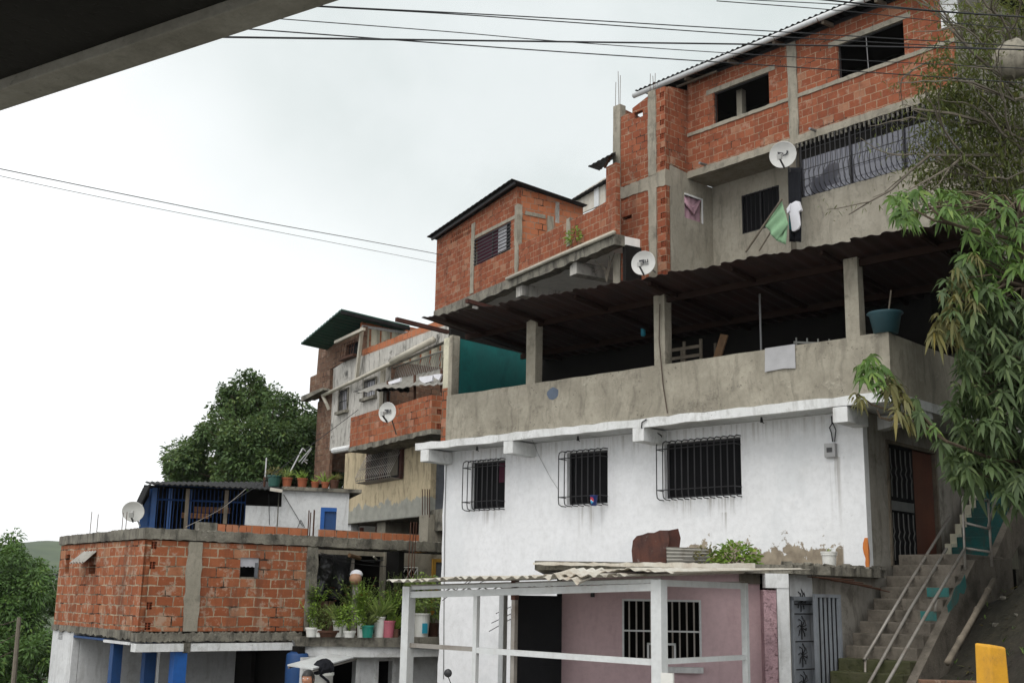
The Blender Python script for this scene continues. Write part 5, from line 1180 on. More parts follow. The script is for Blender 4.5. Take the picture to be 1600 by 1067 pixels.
# flower pots on the shack roof, each its own plant
def pot_plant(loc, label, r, h, pmat, lmat, kind, hh, spread, n, cat='potted plant', grp='potted plants', rim=True, flowers=None, square=False, seed=1, L_=.1, W_=.035):
    rnd = random.Random(seed); t = empty('potted_plant', label, cat, loc, rnd.uniform(0,6), grp)
    if square: MB().box(-r,r,-r*.6,r*.6,0,h).build('pot', pmat, t, bevel=.01)
    else:
        pr = [(r*.78,0),(r*.98,h-.04)] + ([(r*1.08,h-.04),(r*1.08,h)] if rim else [(r,h)]) + [(r*.92,h),(r*.88,h-.05),(.001,h-.05)]
        MB().lathe(pr, n=18).build('pot', pmat, t, smooth=False)
    m_ = MB()
    if kind == 'bush':
        bush(m_, (0,0,h+hh*.5), spread, spread, hh*.55, n, L_, W_, rnd)
        for i in range(6): a = rnd.uniform(0,6.3); m_.tube([(0,0,h-.05),(spread*.4*math.cos(a),spread*.4*math.sin(a),h+hh*.6)], .008, 4, tone=.2)
    elif kind == 'blade':
        for i in range(n):
            a = rnd.uniform(0,6.3); e = rnd.uniform(.15,.9); d = Vector((math.cos(a)*e, math.sin(a)*e, 1))
            m_.leaf((rnd.uniform(-r,r)*.4,rnd.uniform(-r,r)*.4,h-.04), d, hh*rnd.uniform(.6,1.1), W_, rnd.uniform(.15,.6), rnd.random(), nrm=(-math.sin(a),math.cos(a),.2))
    elif kind == 'stem':
        for i in range(max(4, n//16)):
            a = rnd.uniform(0,6.3); e = rnd.uniform(.1,1)*spread; top_ = Vector((math.cos(a)*e, math.sin(a)*e, h+hh*rnd.uniform(.6,1.05)))
            b0 = Vector((rnd.uniform(-r,r)*.4,rnd.uniform(-r,r)*.4,h-.05)); mid = b0.lerp(top_,.5)+Vector((0,0,.04)); m_.tube([b0,mid,top_], .007, 4, tone=.25)
            for k in range(16):
                u = rnd.uniform(.25,1.0); p = b0.lerp(mid,u*2) if u<.5 else mid.lerp(top_,u*2-1); an = rnd.uniform(0,6.3)
                m_.leaf(p, (math.cos(an),math.sin(an),rnd.uniform(-.1,.7)), L_*rnd.uniform(.7,1.3), W_*rnd.uniform(.8,1.2), .4, min(1,max(0,rnd.gauss(.5,.25))))
    m_.build('foliage', lmat, t)
    if flowers:
        for i in range(flowers[1]):
            f = MB()
            a = rnd.uniform(0,6.3); e = rnd.uniform(0,1)*spread; p = Vector((math.cos(a)*e, math.sin(a)*e, h+hh*rnd.uniform(.55,1.0)))
            for k in range(6): an = k*1.047; f.leaf(p, (math.cos(an),math.sin(an),.5), .05, .035, .2)
            f.build('flower', flowers[0], t)
    return t
zr_ = zt2 + .09
for i, (px, lab, r, h, pm_, lm_, kd, hh, sp, n) in enumerate((
    (428,'wide dark green tub with yellowing plant on the shack roof',.17,.28,'green_pot','mango_dry','bush',.2,.2,120),
    (448,'terracotta pot with fine spiky grass, right of the green tub on the roof',.13,.24,'terracotta','garden_leaf','blade',.4,.2,60),
    (472,'terracotta pot with broad arching leaves at the middle of the roof row',.13,.24,'terracotta','garden_lime','blade',.42,.2,40),
    (492,'small terracotta pot with a single shoot on the shack roof',.1,.17,'terracotta','garden_lime','blade',.26,.1,12),
    (508,'terracotta pot with tall thin leaves, second from the tan house wall',.1,.17,'terracotta','garden_lime','blade',.5,.2,26),
    (522,'brown pot with dry drooping leaves touching the tan house wall',.12,.23,'brown_pot','mango_dry','blade',.36,.2,60))):
    q = L(px,760,.1); pot_plant(FH.W((q.x,.1,zr_)), lab, r, h, pm_, lm_, kd, hh, sp, n, grp='flower pots on the shack roof', seed=40+i, L_=.1, W_=.03)
# aerials
def aerial(pts, label, bars, fr, d):
    o_ = fr.L(*pts[0], d); t = empty('tv_aerial', label, 'aerial', fr.W(o_), fr.yaw); q = fr.L(*pts[1], d)-o_
    MB().tube([(0,0,0),q], .018, 6).build('mast', 'aluminium', t)
    if bars:
        b_ = MB()
        for (p0, p1) in bars: b_.tube([fr.L(*p0,d-.05)-o_, fr.L(*p1,d-.05)-o_], .014, 5)
        b_.build('elements', 'aluminium', t)
aerial(((443,757),(473,700)), 'slanting aluminium television aerial with a double bar, above the roof pots', [((467,722),(486,700)),((471,724),(487,701)),((473,700),(478,705)),((475,720),(480,724)),((476,718),(481,719))], FH, .6)
aerial(((413.5,757),(416.5,715)), 'thin upright aerial mast left of the green tub', None, FH, .4)
MB().tube([L(413,760,.4)-L(413.5,757,.4),L(413.5,745,.4)-L(413.5,757,.4)], .03, 6).build('mast_base', 'bar_rust', bpy.data.objects['tv_aerial.001'])
# ================================================================== pots on the curved ledge
L = FG.L; zl = zl1
def ledge_pot(px, y, label, r, h, pm_, lm_, kd, hh, sp, n, **k):
    q = L(px, 990, y); return pot_plant(FG.W((q.x, y, zl)), label, r, h, pm_, lm_, kd, hh, sp, n, grp='potted plants on the curved ledge', **k)
ledge_pot(487,-.0,'white bucket with a tall leafy stem at the left end of the ledge',.1,.42,'white_plastic','garden_lime','stem',.8,.45,260,seed=1,L_=.12,W_=.06)
ledge_pot(486,-.45,'squat white pot with small green shoots at the left end of the ledge',.12,.2,'white_plastic','garden_lime','stem',.55,.32,160,seed=2)
ledge_pot(497,-.5,'tiny white pot beside the round trimmed bush',.07,.16,'white_plastic','garden_leaf','blade',.3,.1,20,seed=3)
ledge_pot(510,-.45,'dark bowl holding a dense rounded olive green bush',.28,.14,'brown_pot','olive_leaf','bush',.52,.44,1500,seed=4,L_=.05,W_=.02)
ledge_pot(506,.25,'tall reddish plant with strap leaves in front of the black sheeting',.12,.3,'brown_pot','mango_dry','blade',.75,.4,45,seed=14,flowers=('flower_red',3))
ledge_pot(528,-.6,'white bucket with grassy plant right of the rounded bush',.12,.36,'white_plastic','garden_leaf','blade',.6,.4,80,seed=5,flowers=('flower_salmon',6))
ledge_pot(537,-.62,'narrow white can with a thin plant on the ledge',.07,.3,'white_plastic','garden_leaf','stem',.5,.2,50,seed=6)
ledge_pot(546,-.85,'low pot overflowing with bright lime green leaves',.13,.14,'white_plastic','garden_lime','bush',.55,.32,640,seed=7,L_=.07,W_=.04)
ledge_pot(560,.35,'big dark green shrub with tall shoots before the black doorway',.16,.3,'brown_pot','garden_leaf','stem',1.0,.8,900,seed=8,L_=.12,W_=.05,flowers=('flower_red',7))
ledge_pot(564,-.85,'white can with yellow orange flowers next to the teal pot',.1,.42,'white_plastic','garden_lime','stem',.75,.4,380,seed=9,flowers=('flower_orange',12))
ledge_pot(574,-.95,'bright teal pot with silvery blades at the middle of the ledge',.14,.26,'teal_plastic','olive_leaf','blade',.55,.4,100,seed=10)
ledge_pot(592,-.9,'tall white can with thin grass right of the teal pot',.125,.44,'white_plastic','garden_leaf','blade',.7,.35,110,seed=11)
ledge_pot(606,-.95,'pink pot with salmon flowers on the ledge',.15,.36,'pink_plastic','garden_lime','stem',.65,.4,340,seed=12,flowers=('flower_salmon',5))
ledge_pot(616,-.9,'brown rectangular planter with lily blades near the pergola post',.17,.18,'brown_pot','garden_lime','blade',.6,.4,110,seed=13,square=True)
ledge_pot(612,.1,'tall wispy plant against the grey grilled wall',.14,.3,'brown_pot','olive_leaf','stem',1.1,.55,620,seed=15,L_=.1,W_=.025)
q_ = ledge_pot(658,-.75,'large white bucket with a teal patch and a dark leafy shrub',.2,.52,'white_plastic','garden_leaf','bush',.85,.45,620,seed=16,L_=.11,W_=.05)
q_.rotation_euler.z = FG.yaw; MB().box(-.1,.03,-.204,-.18,.08,.3).build('patch', 'mark_cyan', q_)
ledge_pot(676,-.6,'brown pot with drooping dark leaves touching the white house corner',.16,.3,'brown_pot','garden_leaf','bush',.6,.42,420,seed=17,L_=.12,W_=.045)
ledge_pot(650,.3,'tall green shrub beside the yellow window frame',.15,.3,'brown_pot','garden_leaf','stem',1.1,.5,330,seed=18,L_=.1,W_=.05)
q = L(553,960,.1); t = empty('capped_post', 'post topped with a round tan ball and a white cap among the ledge plants', 'post', FG.W((q.x,.1,zl)), FG.yaw)
hp = L(553,912,.1).z-zl; MB().box(-.045,.045,-.04,.04,0,hp).build('shaft', 'galvanised_rail', t)
MB().lathe([(.001,hp-.02),(.09,hp),(.14,hp+.08),(.14,hp+.15),(.1,hp+.22),(.001,hp+.24)], (-.03,-.05,0), n=20).build('ball', 'tan_ball', t, smooth=True)
MB().lathe([(.14,hp+.18),(.15,hp+.22),(.11,hp+.29),(.04,hp+.32),(.001,hp+.325)], (.03,.02,0), n=20).build('cap', 'cloth_white', t, smooth=True)
MB().lathe([(.05,0),(.08,.15),(.07,.3),(.05,.34)], (.0,-.02,hp-.4), n=12).build('wrapped_cloth', 'zinc_sheet', t, smooth=True)
# ================================================================== pergola
FP = Fr(1030, 960, 15, -40, -2.2); L = FP.L
P = FP.root('pergola', 'white steel pergola with corrugated sheet roof in front of the pink shop', 'pergola')
ztp = L(1030,905).z; xL = L(638,960).x; zrl = L(1024,1033).z; xm = L(744,980).x; xn = L(799,980).x
yR = FP.S(1164,960,0).y; zt_l = L(638,916).z
print('P', xL, ztp, zt_l, yR)
bx = lambda x,y,w,z1,m='white_steel',nm='post': MB().box(x-w/2,x+w/2,y-w/2,y+w/2,.05,z1).build(nm, m, P, bevel=.006)
bx(0,0,.15,ztp); bx(xL,0,.14,zt_l); bx(xm,0,.07,zt_l-.08); bx(0,yR,.08,ztp); bx(xL,yR,.1,zt_l)
MB().box(xn-.03,xn+.03,.03,.1,.05,ztp-.1).build('post', 'galvanised_rail', P); MB().box(xn-.035,xn+.035,.02,.11,ztp-.28,ztp-.02).build('rust_sleeve', 'rust_plate', P)
MB().bar((xL+.07,0,L(650,929).z),(-.075,0,L(1020,917).z),.08,.09).build('beam', 'white_steel', P)
MB().bar((xL+.07,0,zt_l-.02),(-.075,0,ztp-.02),.05,.05).build('beam', 'white_steel', P)
MB().bar((xm+.036,0,zrl+.02),(-.076,0,zrl-.01),.06,.075).build('rail', 'white_steel', P); MB().bar((xL+.071,0,zrl+.04),(xm-.036,0,zrl+.03),.05,.06).build('rail', 'galvanised_rail', P)
MB().bar((0,.076,zrl),(0,yR-.041,zrl+.0),.05,.065).build('rail', 'white_steel', P); MB().bar((0,.076,ztp-.04),(0,yR-.041,ztp-.04),.06,.08).build('beam', 'white_steel', P)
tr = MB(); nz = 28
for i in range(nz):
    u0, u1 = i/nz, (i+1)/nz; za = lambda u, hi: (zt_l-.03+(ztp-zt_l)*u) if hi else (L(650,927).z+(L(1020,915).z-L(650,927).z)*u)
    X = lambda u: xL+.1+(-.1-xL-.1)*u; tr.tube([(X(u0),.0,za(u0,i%2)),(X(u1),.0,za(u1,1-i%2))], .009, 4)
tr.build('truss_web', 'galvanised_rail', P)
ra, rb_ = L(606,911,-.35), L(1182,884,-.35); ra.z = zt_l+.07
rb_ = Vector((1.0,-.3,ztp+.08)); 
MB().sheet(ra, Vector((-.2,-.35,ztp+.06)), Vector((-.2,yR+.4,ztp+.16)), Vector((ra.x,yR+.4,zt_l+.16)), nx=260, ny=6, amp=.02, waves=24, th=.006, jag=.02, dent=.015).build('roof', 'old_white_sheet', P)
MB().sheet(Vector((-.6,-.38,ztp+.1)), Vector((.35,-.2,ztp+.1)), Vector((.75,yR+.5,ztp+.2)), Vector((-.6,yR+.4,ztp+.2)), nx=80, ny=4, amp=.012, waves=6, th=.006, jag=.03, dent=.025).build('roof', 'old_white_sheet', P)
MB().sheet(Vector((-1.5,-.43,ztp+.0)), Vector((-.9,-.45,ztp-.02)), Vector((-.9,.2,ztp+.13)), Vector((-1.5,.2,ztp+.13)), nx=40, ny=3, amp=.02, waves=4, th=.006, dent=.05).build('bent_sheet', 'old_white_sheet', P)
for y in (.05, yR): MB().bar((xL,y,zt_l+.005),(.0,y,ztp+.005),.04,.04).build('purlin', 'galvanised_rail', P)
MB().box(.08,.25,-.1,-.07,.05,zrl-.12).build('notice_panel', 'white_plastic', P)
# ================================================================== pink shop under the white house
FS = Fr(1100, 950, 18, -4, -1.9); L = FS.L
Sh = FS.root('pink_shop', 'small pink shop with barred window and grey iron doors under the white house', 'shop')
x0, x1 = L(878,950).x, L(1188,950).x; zsl = L(1000,893).z; zst_ = L(1180,882).z
wn = FS.rect((972,936),(1096,936),(972,1032),(1096,1031))
print('S', x0, x1, zsl, zst_, wn)
MB().wall(rp((x0,x1,0,zsl)), [rp(wn)], 0, .15).build('wall', 'pink_paint', Sh)
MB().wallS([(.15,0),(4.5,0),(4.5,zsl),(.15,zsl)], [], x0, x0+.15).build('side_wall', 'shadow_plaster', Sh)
a0,a1,b0,b1 = wn; f = MB(); t_=.03
f.box(a0,a0+t_,-.01,.06,b0,b1); f.box(a1-t_,a1,-.01,.06,b0,b1); f.box(a0+t_,a1-t_,-.01,.06,b1-t_,b1); f.box(a0+t_,a1-t_,-.01,.06,b0,b0+t_); zm = L(1000,985).z; f.box(a0+t_,a1-t_,-.008,.03,zm-.012,zm+.012)
wo = f.build('window', 'white_steel', Sh)
g = MB()
for i in range(1,11): x = a0+(a1-a0)*i/11; g.box(x-.011,x+.011,.0,.022,b0+t_,b1-t_)
g.build('bars', 'galvanised_rail', wo)
hx0,hx1,hz0,hz1 = FS.rect((1011,1004),(1056,1004),(1011,1031),(1056,1031)); h_ = MB()
for x in (hx0,hx1-.03,(hx0+hx1)/2-.015): h_.box(x,x+.03,-.03,-.011,hz0,hz1)
h_.box(hx0,hx1,-.03,-.011,hz1-.03,hz1); h_.build('hatch', 'white_steel', wo)
MB().box(a0-1.0,a1+1.5,.9,1.0,0,zsl).build('inner_wall', 'interior', Sh); MB().box(a0,a1,.12,.9,b0-.7,b0-.65).build('counter', 'interior', Sh)
s0, s1 = L(1040,1045).x, L(1098,1045).x; MB().box(s0,s1,-.12,-.0,L(1060,1050).z,L(1060,1041).z).build('window_shelf', 'white_lower', Sh)
q = L(926,927,-.03); MB().box(q.x-.03,q.x+.03,-.06,-.003,q.z-.05,q.z+.02).build('lamp_socket', 'bar_black', Sh)
# stucco pier, white pier, roof slab
xp = L(1215,1000,-.35).x
MB().box(x1,xp,-.35,.15,0,L(1195,921,-.35).z).build('pier', 'pink_stucco', Sh)
MB().box(x1-.3,x1-.001,.0-.06,.0-.001,zsl-.15,zsl).build('pier_head', 'shadow_plaster', Sh)
w0 = L(1216,1000,-.38).x; w1_ = L(1235,1000,-.38).x; MB().box(w0,w1_,-.38,.0,0,L(1220,908,-.38).z).build('pier', 'white_lower', Sh)
MB().box(L(1196,915,-.37).x,w1_,-.39,-.05,L(1200,918,-.37).z,zsl-.002).build('pier_head', 'white_trim', Sh)
sm_ = MB(); pf = [(x0-.4,-.3),(L(1180,885,-.45).x,-.45)]
FSS = Fr(1215, 960, 17.75, 42, -1.9)
q1 = FS.Ri @ (FSS.W((0,-.25,0)) - FS.o); q2 = FS.Ri @ (FSS.W((2.6,-.25,0)) - FS.o)
n=24; e0 = [(x0-.4+(q1.x-x0+.4)*i/n, -.32+R_.uniform(-.03,.03)) for i in range(n)]
e1 = [(q1.x+(q2.x-q1.x)*i/n+R_.uniform(-.03,.03), q1.y+(q2.y-q1.y)*i/n+R_.uniform(-.07,.05)) for i in range(n+1)]
MB().slab(e0+e1+[(q2.x-.3,4.3),(x0-.4,4.3)], zsl, zst_).build('roof_slab', 'concrete_dark', Sh)
MB().wall(rough_line((x0-.42,zst_-.06),(L(1180,885,-.45).x,zst_-.07),40,.008,R_)+rough_line((L(1180,885,-.45).x,zst_+.01),(x0-.42,zst_-.03),40,.012,R_), [], -.45, -.36).build('slab_rim', 'old_white_sheet', Sh)
rr = random.Random(15); rg = MB()
for _ in range(70):
    u = rr.uniform(.0,1); px_ = x1+.3+(q2.x-x1-.3)*u; py_ = q1.y+(q2.y-q1.y)*max(0,(px_-q1.x)/(q2.x-q1.x))+rr.uniform(.02,.5); s_ = rr.uniform(.015,.07)
    rg.hexa([(px_+a*s_*rr.uniform(.5,1.2),py_+b*s_*rr.uniform(.5,1.2),zst_-.01+c*s_*rr.uniform(.5,1.1)) for a,b,c in ((-1,-1,0),(1,-1,0),(1,1,0),(-1,1,0),(-1,-1,1),(1,-1,1),(1,1,1),(-1,1,1))])
rg = rg.build('rubble', 'concrete_dark', Sh); rg['kind'] = 'stuff'
rbm = MB()
for k in range(5): a_ = FS.Ri@(FSS.W((.5+k*.3,-.2,0))-FS.o); b_ = FS.Ri@(FSS.W((1.4+k*.25,-.42,0))-FS.o); rbm.tube([(a_.x,a_.y,zsl-.03-.02*k),(b_.x,b_.y,zsl-.06-.04*k)], .009, 4)
rbm.build('rebar', 'bar_rust', Sh)
# side front with grey doors (its own frame, children placed in shop space)
def sp(p): return FS.Ri @ (FSS.W(p) - FS.o)
def sbox(mb, xa, xb, ya, yb, za, zb): return mb.hexa([sp(v) for v in ((xa,ya,za),(xb,ya,za),(xb,yb,za),(xa,yb,za),(xa,ya,zb),(xb,ya,zb),(xb,yb,zb),(xa,yb,zb))])
l = FSS.L; d0, d1 = l(1237,980).x, l(1272,980).x; zd = l(1255,938).z; g0, g1 = l(1273,980,-.15).x, l(1314,980,-.15).x; zg0 = l(1293,928,-.15).z; xw = l(1350,980).x
sbox(MB(), d1+.02, xw+.6, 0, .15, 0, zsl).build('side_front', 'side_plaster', Sh); sbox(MB(), .0, d0-.0, .02, .17, 0, zsl).build('side_front', 'shadow_plaster', Sh); sbox(MB(), d0, d1+.02, .02, .17, zd+.06, zsl).build('side_front', 'white_lower', Sh)
do = sbox(sbox(sbox(MB(), d0, d0+.05, -.02,.06,0,zd), d1-.03, d1+.02, -.02,.06,0,zd), d0+.05, d1-.03, -.02,.06,zd,zd+.06).build('iron_door', 'grey_gate', Sh)
sbox(MB(), d0+.05, d1-.03, .04,.05,0,zd).build('back_plate', 'grey_gate', do)
o_ = MB(); cx = (d0+d1)/2
for zc in (.75, 1.15, 1.55, 1.95):
    for k in range(8):
        a = k*math.pi/4+.39; o_.tube([sp((cx,.02,zc)), sp((cx+.09*math.cos(a),.0,zc+.1*math.sin(a))), sp((cx+.11*math.cos(a+.35),.02,zc+.17*math.sin(a+.35)))], .009, 4)
for z in (.55,.95,1.35,1.75,zd-.05): o_.tube([sp((d0+.05,.0,z)),sp((d1-.03,.0,z))], .009, 4)
o_.build('scrollwork', 'bar_black', do)
lf = sbox(sbox(sbox(sbox(MB(), g0, g0+.05,-.17,-.13,.05,zg0), g1-.05, g1,-.17,-.13,.05,zg0), g0+.05,g1-.05,-.17,-.13,zg0-.05,zg0), g0+.05,g1-.05,-.17,-.13,.05,.1).build('open_gate_leaf', 'grey_gate', Sh)
nb = 6; o_ = MB()
for i in range(nb): x = g0+.07+(g1-g0-.14)*i/(nb-1); sbox(o_, x-.018, x+.018, -.165,-.14,.1,zg0-.05)
o_.build('bars', 'grey_gate', lf); sbox(MB(), g0+.05,g1-.05,-.137,-.132,.1,zg0-.05).build('back_plate', 'black_gate', lf)
# black gate leaf left of the pink wall
FB2 = Fr(840, 1000, 17.9, -6, -2.0); t = FB2.root('black_gate', 'tall black sheet metal gate leaf left of the pink shop wall', 'gate')
a0, a1, z1_ = FB2.L(802,1000).x, FB2.L(877,1000).x, FB2.L(840,930).z
MB().box(a0,a1,0,.03,.08,z1_).build('panel', 'black_gate', t); f = MB(); f.box(a0,a0+.04,-.02,.0,.08,z1_); f.box(a1-.04,a1,-.02,.0,.08,z1_); f.box(a0+.04,a1-.04,-.02,.0,z1_-.04,z1_); f.box(a0+.04,a1-.04,-.02,.0,1.0,1.04); f.build('frame', 'black_gate', t)
MB().tube([(a0-.02,.01,.3),(a0-.02,.01,z1_-.2)], .02, 6).build('hinge_post', 'black_gate', t)
# ---- things lying on the shop roof
zR_ = zst_
def onroof(px, y): q = FS.L(px,880,y); return FS.W((q.x,y,zR_))
t = empty('rusty_crate', 'rusty brown metal panel box standing on the shop roof', 'metal box', onroof(1026,1.2), FS.yaw+.1)
rx = onroof(1026,1.2); f0 = FS.L(1026,880,1.2)
def rpoly(pts): return [(FS.L(a,b,1.2).x-f0.x, max(0,FS.L(a,b,1.2).z-zR_+.02)) for a,b in pts]
MB().wall(rpoly(((989,884),(987,862),(989,846),(995,839),(1004,837),(1012,834),(1022,834),(1031,830),(1044,830),(1046,845),(1040,884))), [], 0, .04).build('panel', 'rust_plate', t)
MB().wall(rpoly(((1041,884),(1047,845),(1045,830),(1061,827),(1065,842),(1062,866),(1056,884))), [], .05, .09).build('end_panel', 'red_oxide_wood', t)
MB().wall(rpoly(((995,884),(995,845),(1055,835),(1056,884))), [], .3, .34).build('back_panel', 'rust_plate', t)
t = empty('corrugated_offcut', 'short corrugated zinc sheet lying on the shop roof beside the rusty box', 'metal sheet', onroof(1072,.9), FS.yaw)
MB().sheet((-.3,0,.0),(.42,-.02,.02),(.42,.12,.26),(-.3,.16,.28), nx=10, ny=24, amp=.0).build('backing', 'dark_sheet', t)
MB().sheet((.42,-.03,.02),(.42,.1,.27),(-.3,.13,.29),(-.3,-.02,.0), nx=50, ny=3, amp=.02, waves=5).build('sheet', 'zinc_sheet', t)
t = empty('roof_weeds', 'clump of green leafy weeds growing on the shop roof', 'weeds', onroof(1138,.75), FS.yaw)
b_ = MB(); bush(b_, (.1,0,.12), .38,.25,.24, 420, .1,.05, random.Random(5), ground=0); b_.build('leaves', 'garden_lime', t)
b_ = MB(); bush(b_, (-.32,.05,.12), .2,.2,.22, 160, .09,.025, random.Random(6), ground=0); b_.build('dry_leaves', 'mango_dry', t)
s_ = MB()
for k in range(8): a = k*.8; s_.tube([(.1,0,-.0),(.1+.25*math.cos(a),.15*math.sin(a),.22)], .008, 4)
s_.build('stems', 'bark', t)
q = FSS.L(1296,884,.5); t = empty('white_bucket', 'white plastic bucket on the right end of the shop roof', 'bucket', FSS.W((FSS.L(1296,884,.35).x,.35,zst_)), 0)
hb = .27; MB().lathe([(.1,0),(.115,hb-.06),(.128,hb-.06),(.128,hb-.02),(.135,hb-.02),(.135,hb),(.11,hb),(.1,hb-.05),(.001,hb-.05)], n=24).build('pail', 'white_plastic', t)
s_ = MB()
for k in range(5): a=k*1.3; s_.leaf((.0,.0,hb-.05),(math.cos(a)*.5,math.sin(a)*.5,1),.16,.02,.2)
s_.build('sprout', 'garden_leaf', t)
# ================================================================== stairs beside the white house
st = FA.root('outdoor_stairs', 'worn cement steps with teal paint climbing to the iron door', 'stairs')
zl_ = .82 - FA.o.z; xs0, xs1 = .16, 1.3; ytop = .75; nst = 12; rise = .178; run = .25
for i in range(nst):
    z = zl_-rise*(i+1); y = ytop-run*i
    if i == 0: pass
    MB().box(xs0+R_.uniform(0,.02), xs1, y-run, y+.02, z-.25, z+R_.uniform(-.008,.008)).build('step', 'mossy_step' if i > 7 else 'stair_cement', st, bevel=.018)
MB().box(xs0,xs1,ytop,2.3,zl_-.3,zl_).build('landing', 'stair_cement', st, bevel=.015)
yb_ = ytop-run*nst
MB().wallS([(2.3,zl_-.02),(2.3,zl_-.8),(.9,zl_-1.0),(yb_,zl_-rise*nst-.9),(yb_+.2,zl_-rise*nst-.05),(ytop,zl_-.1)], [], xs1+.002, xs1+.14).build('stringer', 'stair_cement', st)
y4 = ytop-run*3; z4 = zl_-rise*3
MB().wallS([(y4+.3,z4+.2),(y4+.33,z4+.02),(y4+.22,z4-.1),(y4+.05,z4-.08),(y4-.02,z4-.22),(y4-.2,z4-.3),(y4-.4,z4-.38),(y4-.44,z4-.28),(y4-.3,z4-.2),(y4-.1,z4+.0),(y4+.1,z4+.06)], [], xs1+.1405, xs1+.1435).build('teal_daub', 'teal_daub', st)
for i in (2,4): z = zl_-rise*(i+1); y = ytop-run*i; MB().box(xs1-.45+.1*(i//2),xs1+.001,y-run-.006,y-run-.001,z-.15,z-.01).build('teal_daub', 'teal_daub', st)
nu = 12; y = 2.3
for i in range(nu):
    z = zl_+.185*(i+1); MB().box(.42,1.02,y+.24*i,y+.24*(i+1)+.02,z-.45,z).build('step', 'teal_step', st, bevel=.01)
MB().wallS([(2.3,zl_-.5),(5.4,zl_+1.5),(5.4,zl_+2.2),(5.0,zl_+2.1),(2.3,zl_)], [], 1.025, 1.15).build('stringer', 'stair_cement', st)
zig = [(2.3,zl_-.1)]
for i in range(nu): zig += [(2.3+.24*i, zl_+.185*(i+1)+.06),(2.3+.24*(i+1), zl_+.185*(i+1)+.06)]
MB().wallS(zig+[(5.4,zl_+.185*nu+.06),(5.4,zl_-.1)], [], .3, .415).build('stringer', 'cream_paint', st)
# railings
rl = FA.root('stair_railing', 'rusty galvanised pipe railing running down the cement steps', 'railing')
S_ = FA.S
xr1 = xs1+.05
def rail(pts, x=xr1, r=.024): MB().tube([S_(px,py,x) for px,py in pts], r, 8).build('rail', 'galvanised_rail', rl, smooth=True)
rail(((1484,808),(1420,912),(1350,1030)), .62); rail(((1479,857),(1420,955),(1358,1067),(1340,1100)), .9); rail(((1508,856),(1460,937),(1385,1068),(1365,1100)), xr1)
for (a_, b_, x_) in (((1504,776),(1509,905),xr1),((1544,780),(1550,885),xr1+.35),((1463,937),(1461,955),xr1),((1355,1028),(1355,1080),.62),((1352,1030),(1352,1100),.62)): MB().tube([S_(*a_,x_),S_(*b_,x_)], .02, 7).build('post', 'galvanised_rail', rl, smooth=True)
for a_, b_ in (((1504,776),(1543,782)),((1506,816),(1545,826)),((1508,856),(1547,862))): MB().tube([S_(*a_,xr1),S_(*b_,xr1+.35)], .02, 7).build('rail', 'galvanised_rail', rl, smooth=True)
MB().tube([S_(1558,772,xr1+.35),S_(1544,823,xr1+.35)], .02, 7).build('rail', 'galvanised_rail', rl)
# ================================================================== ground
def lerp(a, b, t): t = min(1, max(0, t)); return a+(b-a)*(t*t*(3-2*t))
def ground(x, y):
    z = -2.5+.24*(x+2.6)
    z = min(z, -1.25+.02*(x-3)); z = max(z, -4.5)
    # hillside right of the stairs, rising with them
    q = FA.Ri @ (Vector((x, y, FA.o.z)) - FA.o); e = q.x - 1.52
    if e > -.05 and y < 45:
        yl = q.y; zs_ = -1.3 if yl < -2.25 else (-1.3+.712*(yl+2.25) if yl < .75 else (.82 if yl < 2.3 else .82+.75*(yl-2.3)))
        if yl < -2.25: e += .35*(yl+2.25)
        zh = max(z, min(zs_-.8+.62*max(0, e), 9)); z += (zh-z)*lerp(0,1,(y-10.2-.25*max(0,x-8))/4)
    if y > 30: z += min(6.5, (y-30)*.32)*lerp(0,1,(x+14)/6)
    # valley beyond the corner house
    if x < -12: z += lerp(0,-3.0,(-12-x)/10)
    z += .04*math.sin(x*2.1+y)*math.sin(y*1.7)
    return z
def gsheet(x0, x1, y0, y1, nx, ny, f, name, mat):
    m_ = MB(); 
    for j in range(ny+1):
        for i in range(nx+1):
            x = x0+(x1-x0)*i/nx; y = y0+(y1-y0)*j/ny; m_.v.append((x,y,f(x,y)))
    for j in range(ny):
        for i in range(nx): q = j*(nx+1)+i; m_.f.append((q,q+1,q+nx+2,q+nx+1))
    m_.tone = [.5]*len(m_.f); o = m_.build(name, mat, None, smooth=True, recalc=False); tag(o, kind='structure'); return o
gsheet(-60, 40, -15, 75, 200, 180, ground, 'ground', 'hillside')
# street: a strip of asphalt 4 mm above the ground in front of the houses
gsheet(-12, 4.4, -8, 21, 66, 110, lambda x,y: ground(x,y)+.006, 'street', 'street_concrete')
gsheet(-3000, 3000, 75, 3500, 60, 40, lambda x,y: -12+lerp(0,22,(y-900)/1500)*(.6+.4*math.sin(x*.002+1)), 'valley', 'far_hill')
def hillf(x, y):
    c = math.exp(-((x+330)/420)**2)*36 + math.exp(-((x+900)/400)**2)*40 + 20*math.exp(-((x-500)/700)**2)
    return -14 + c*math.sin(math.pi*min(1,max(0,(y-620)/700))) + 5*math.sin(x*.021)*math.sin(y*.017)+3*math.sin(x*.05+1)
gsheet(-2000, 1500, 600, 1320, 140, 40, hillf, 'far_hills', 'far_hill')
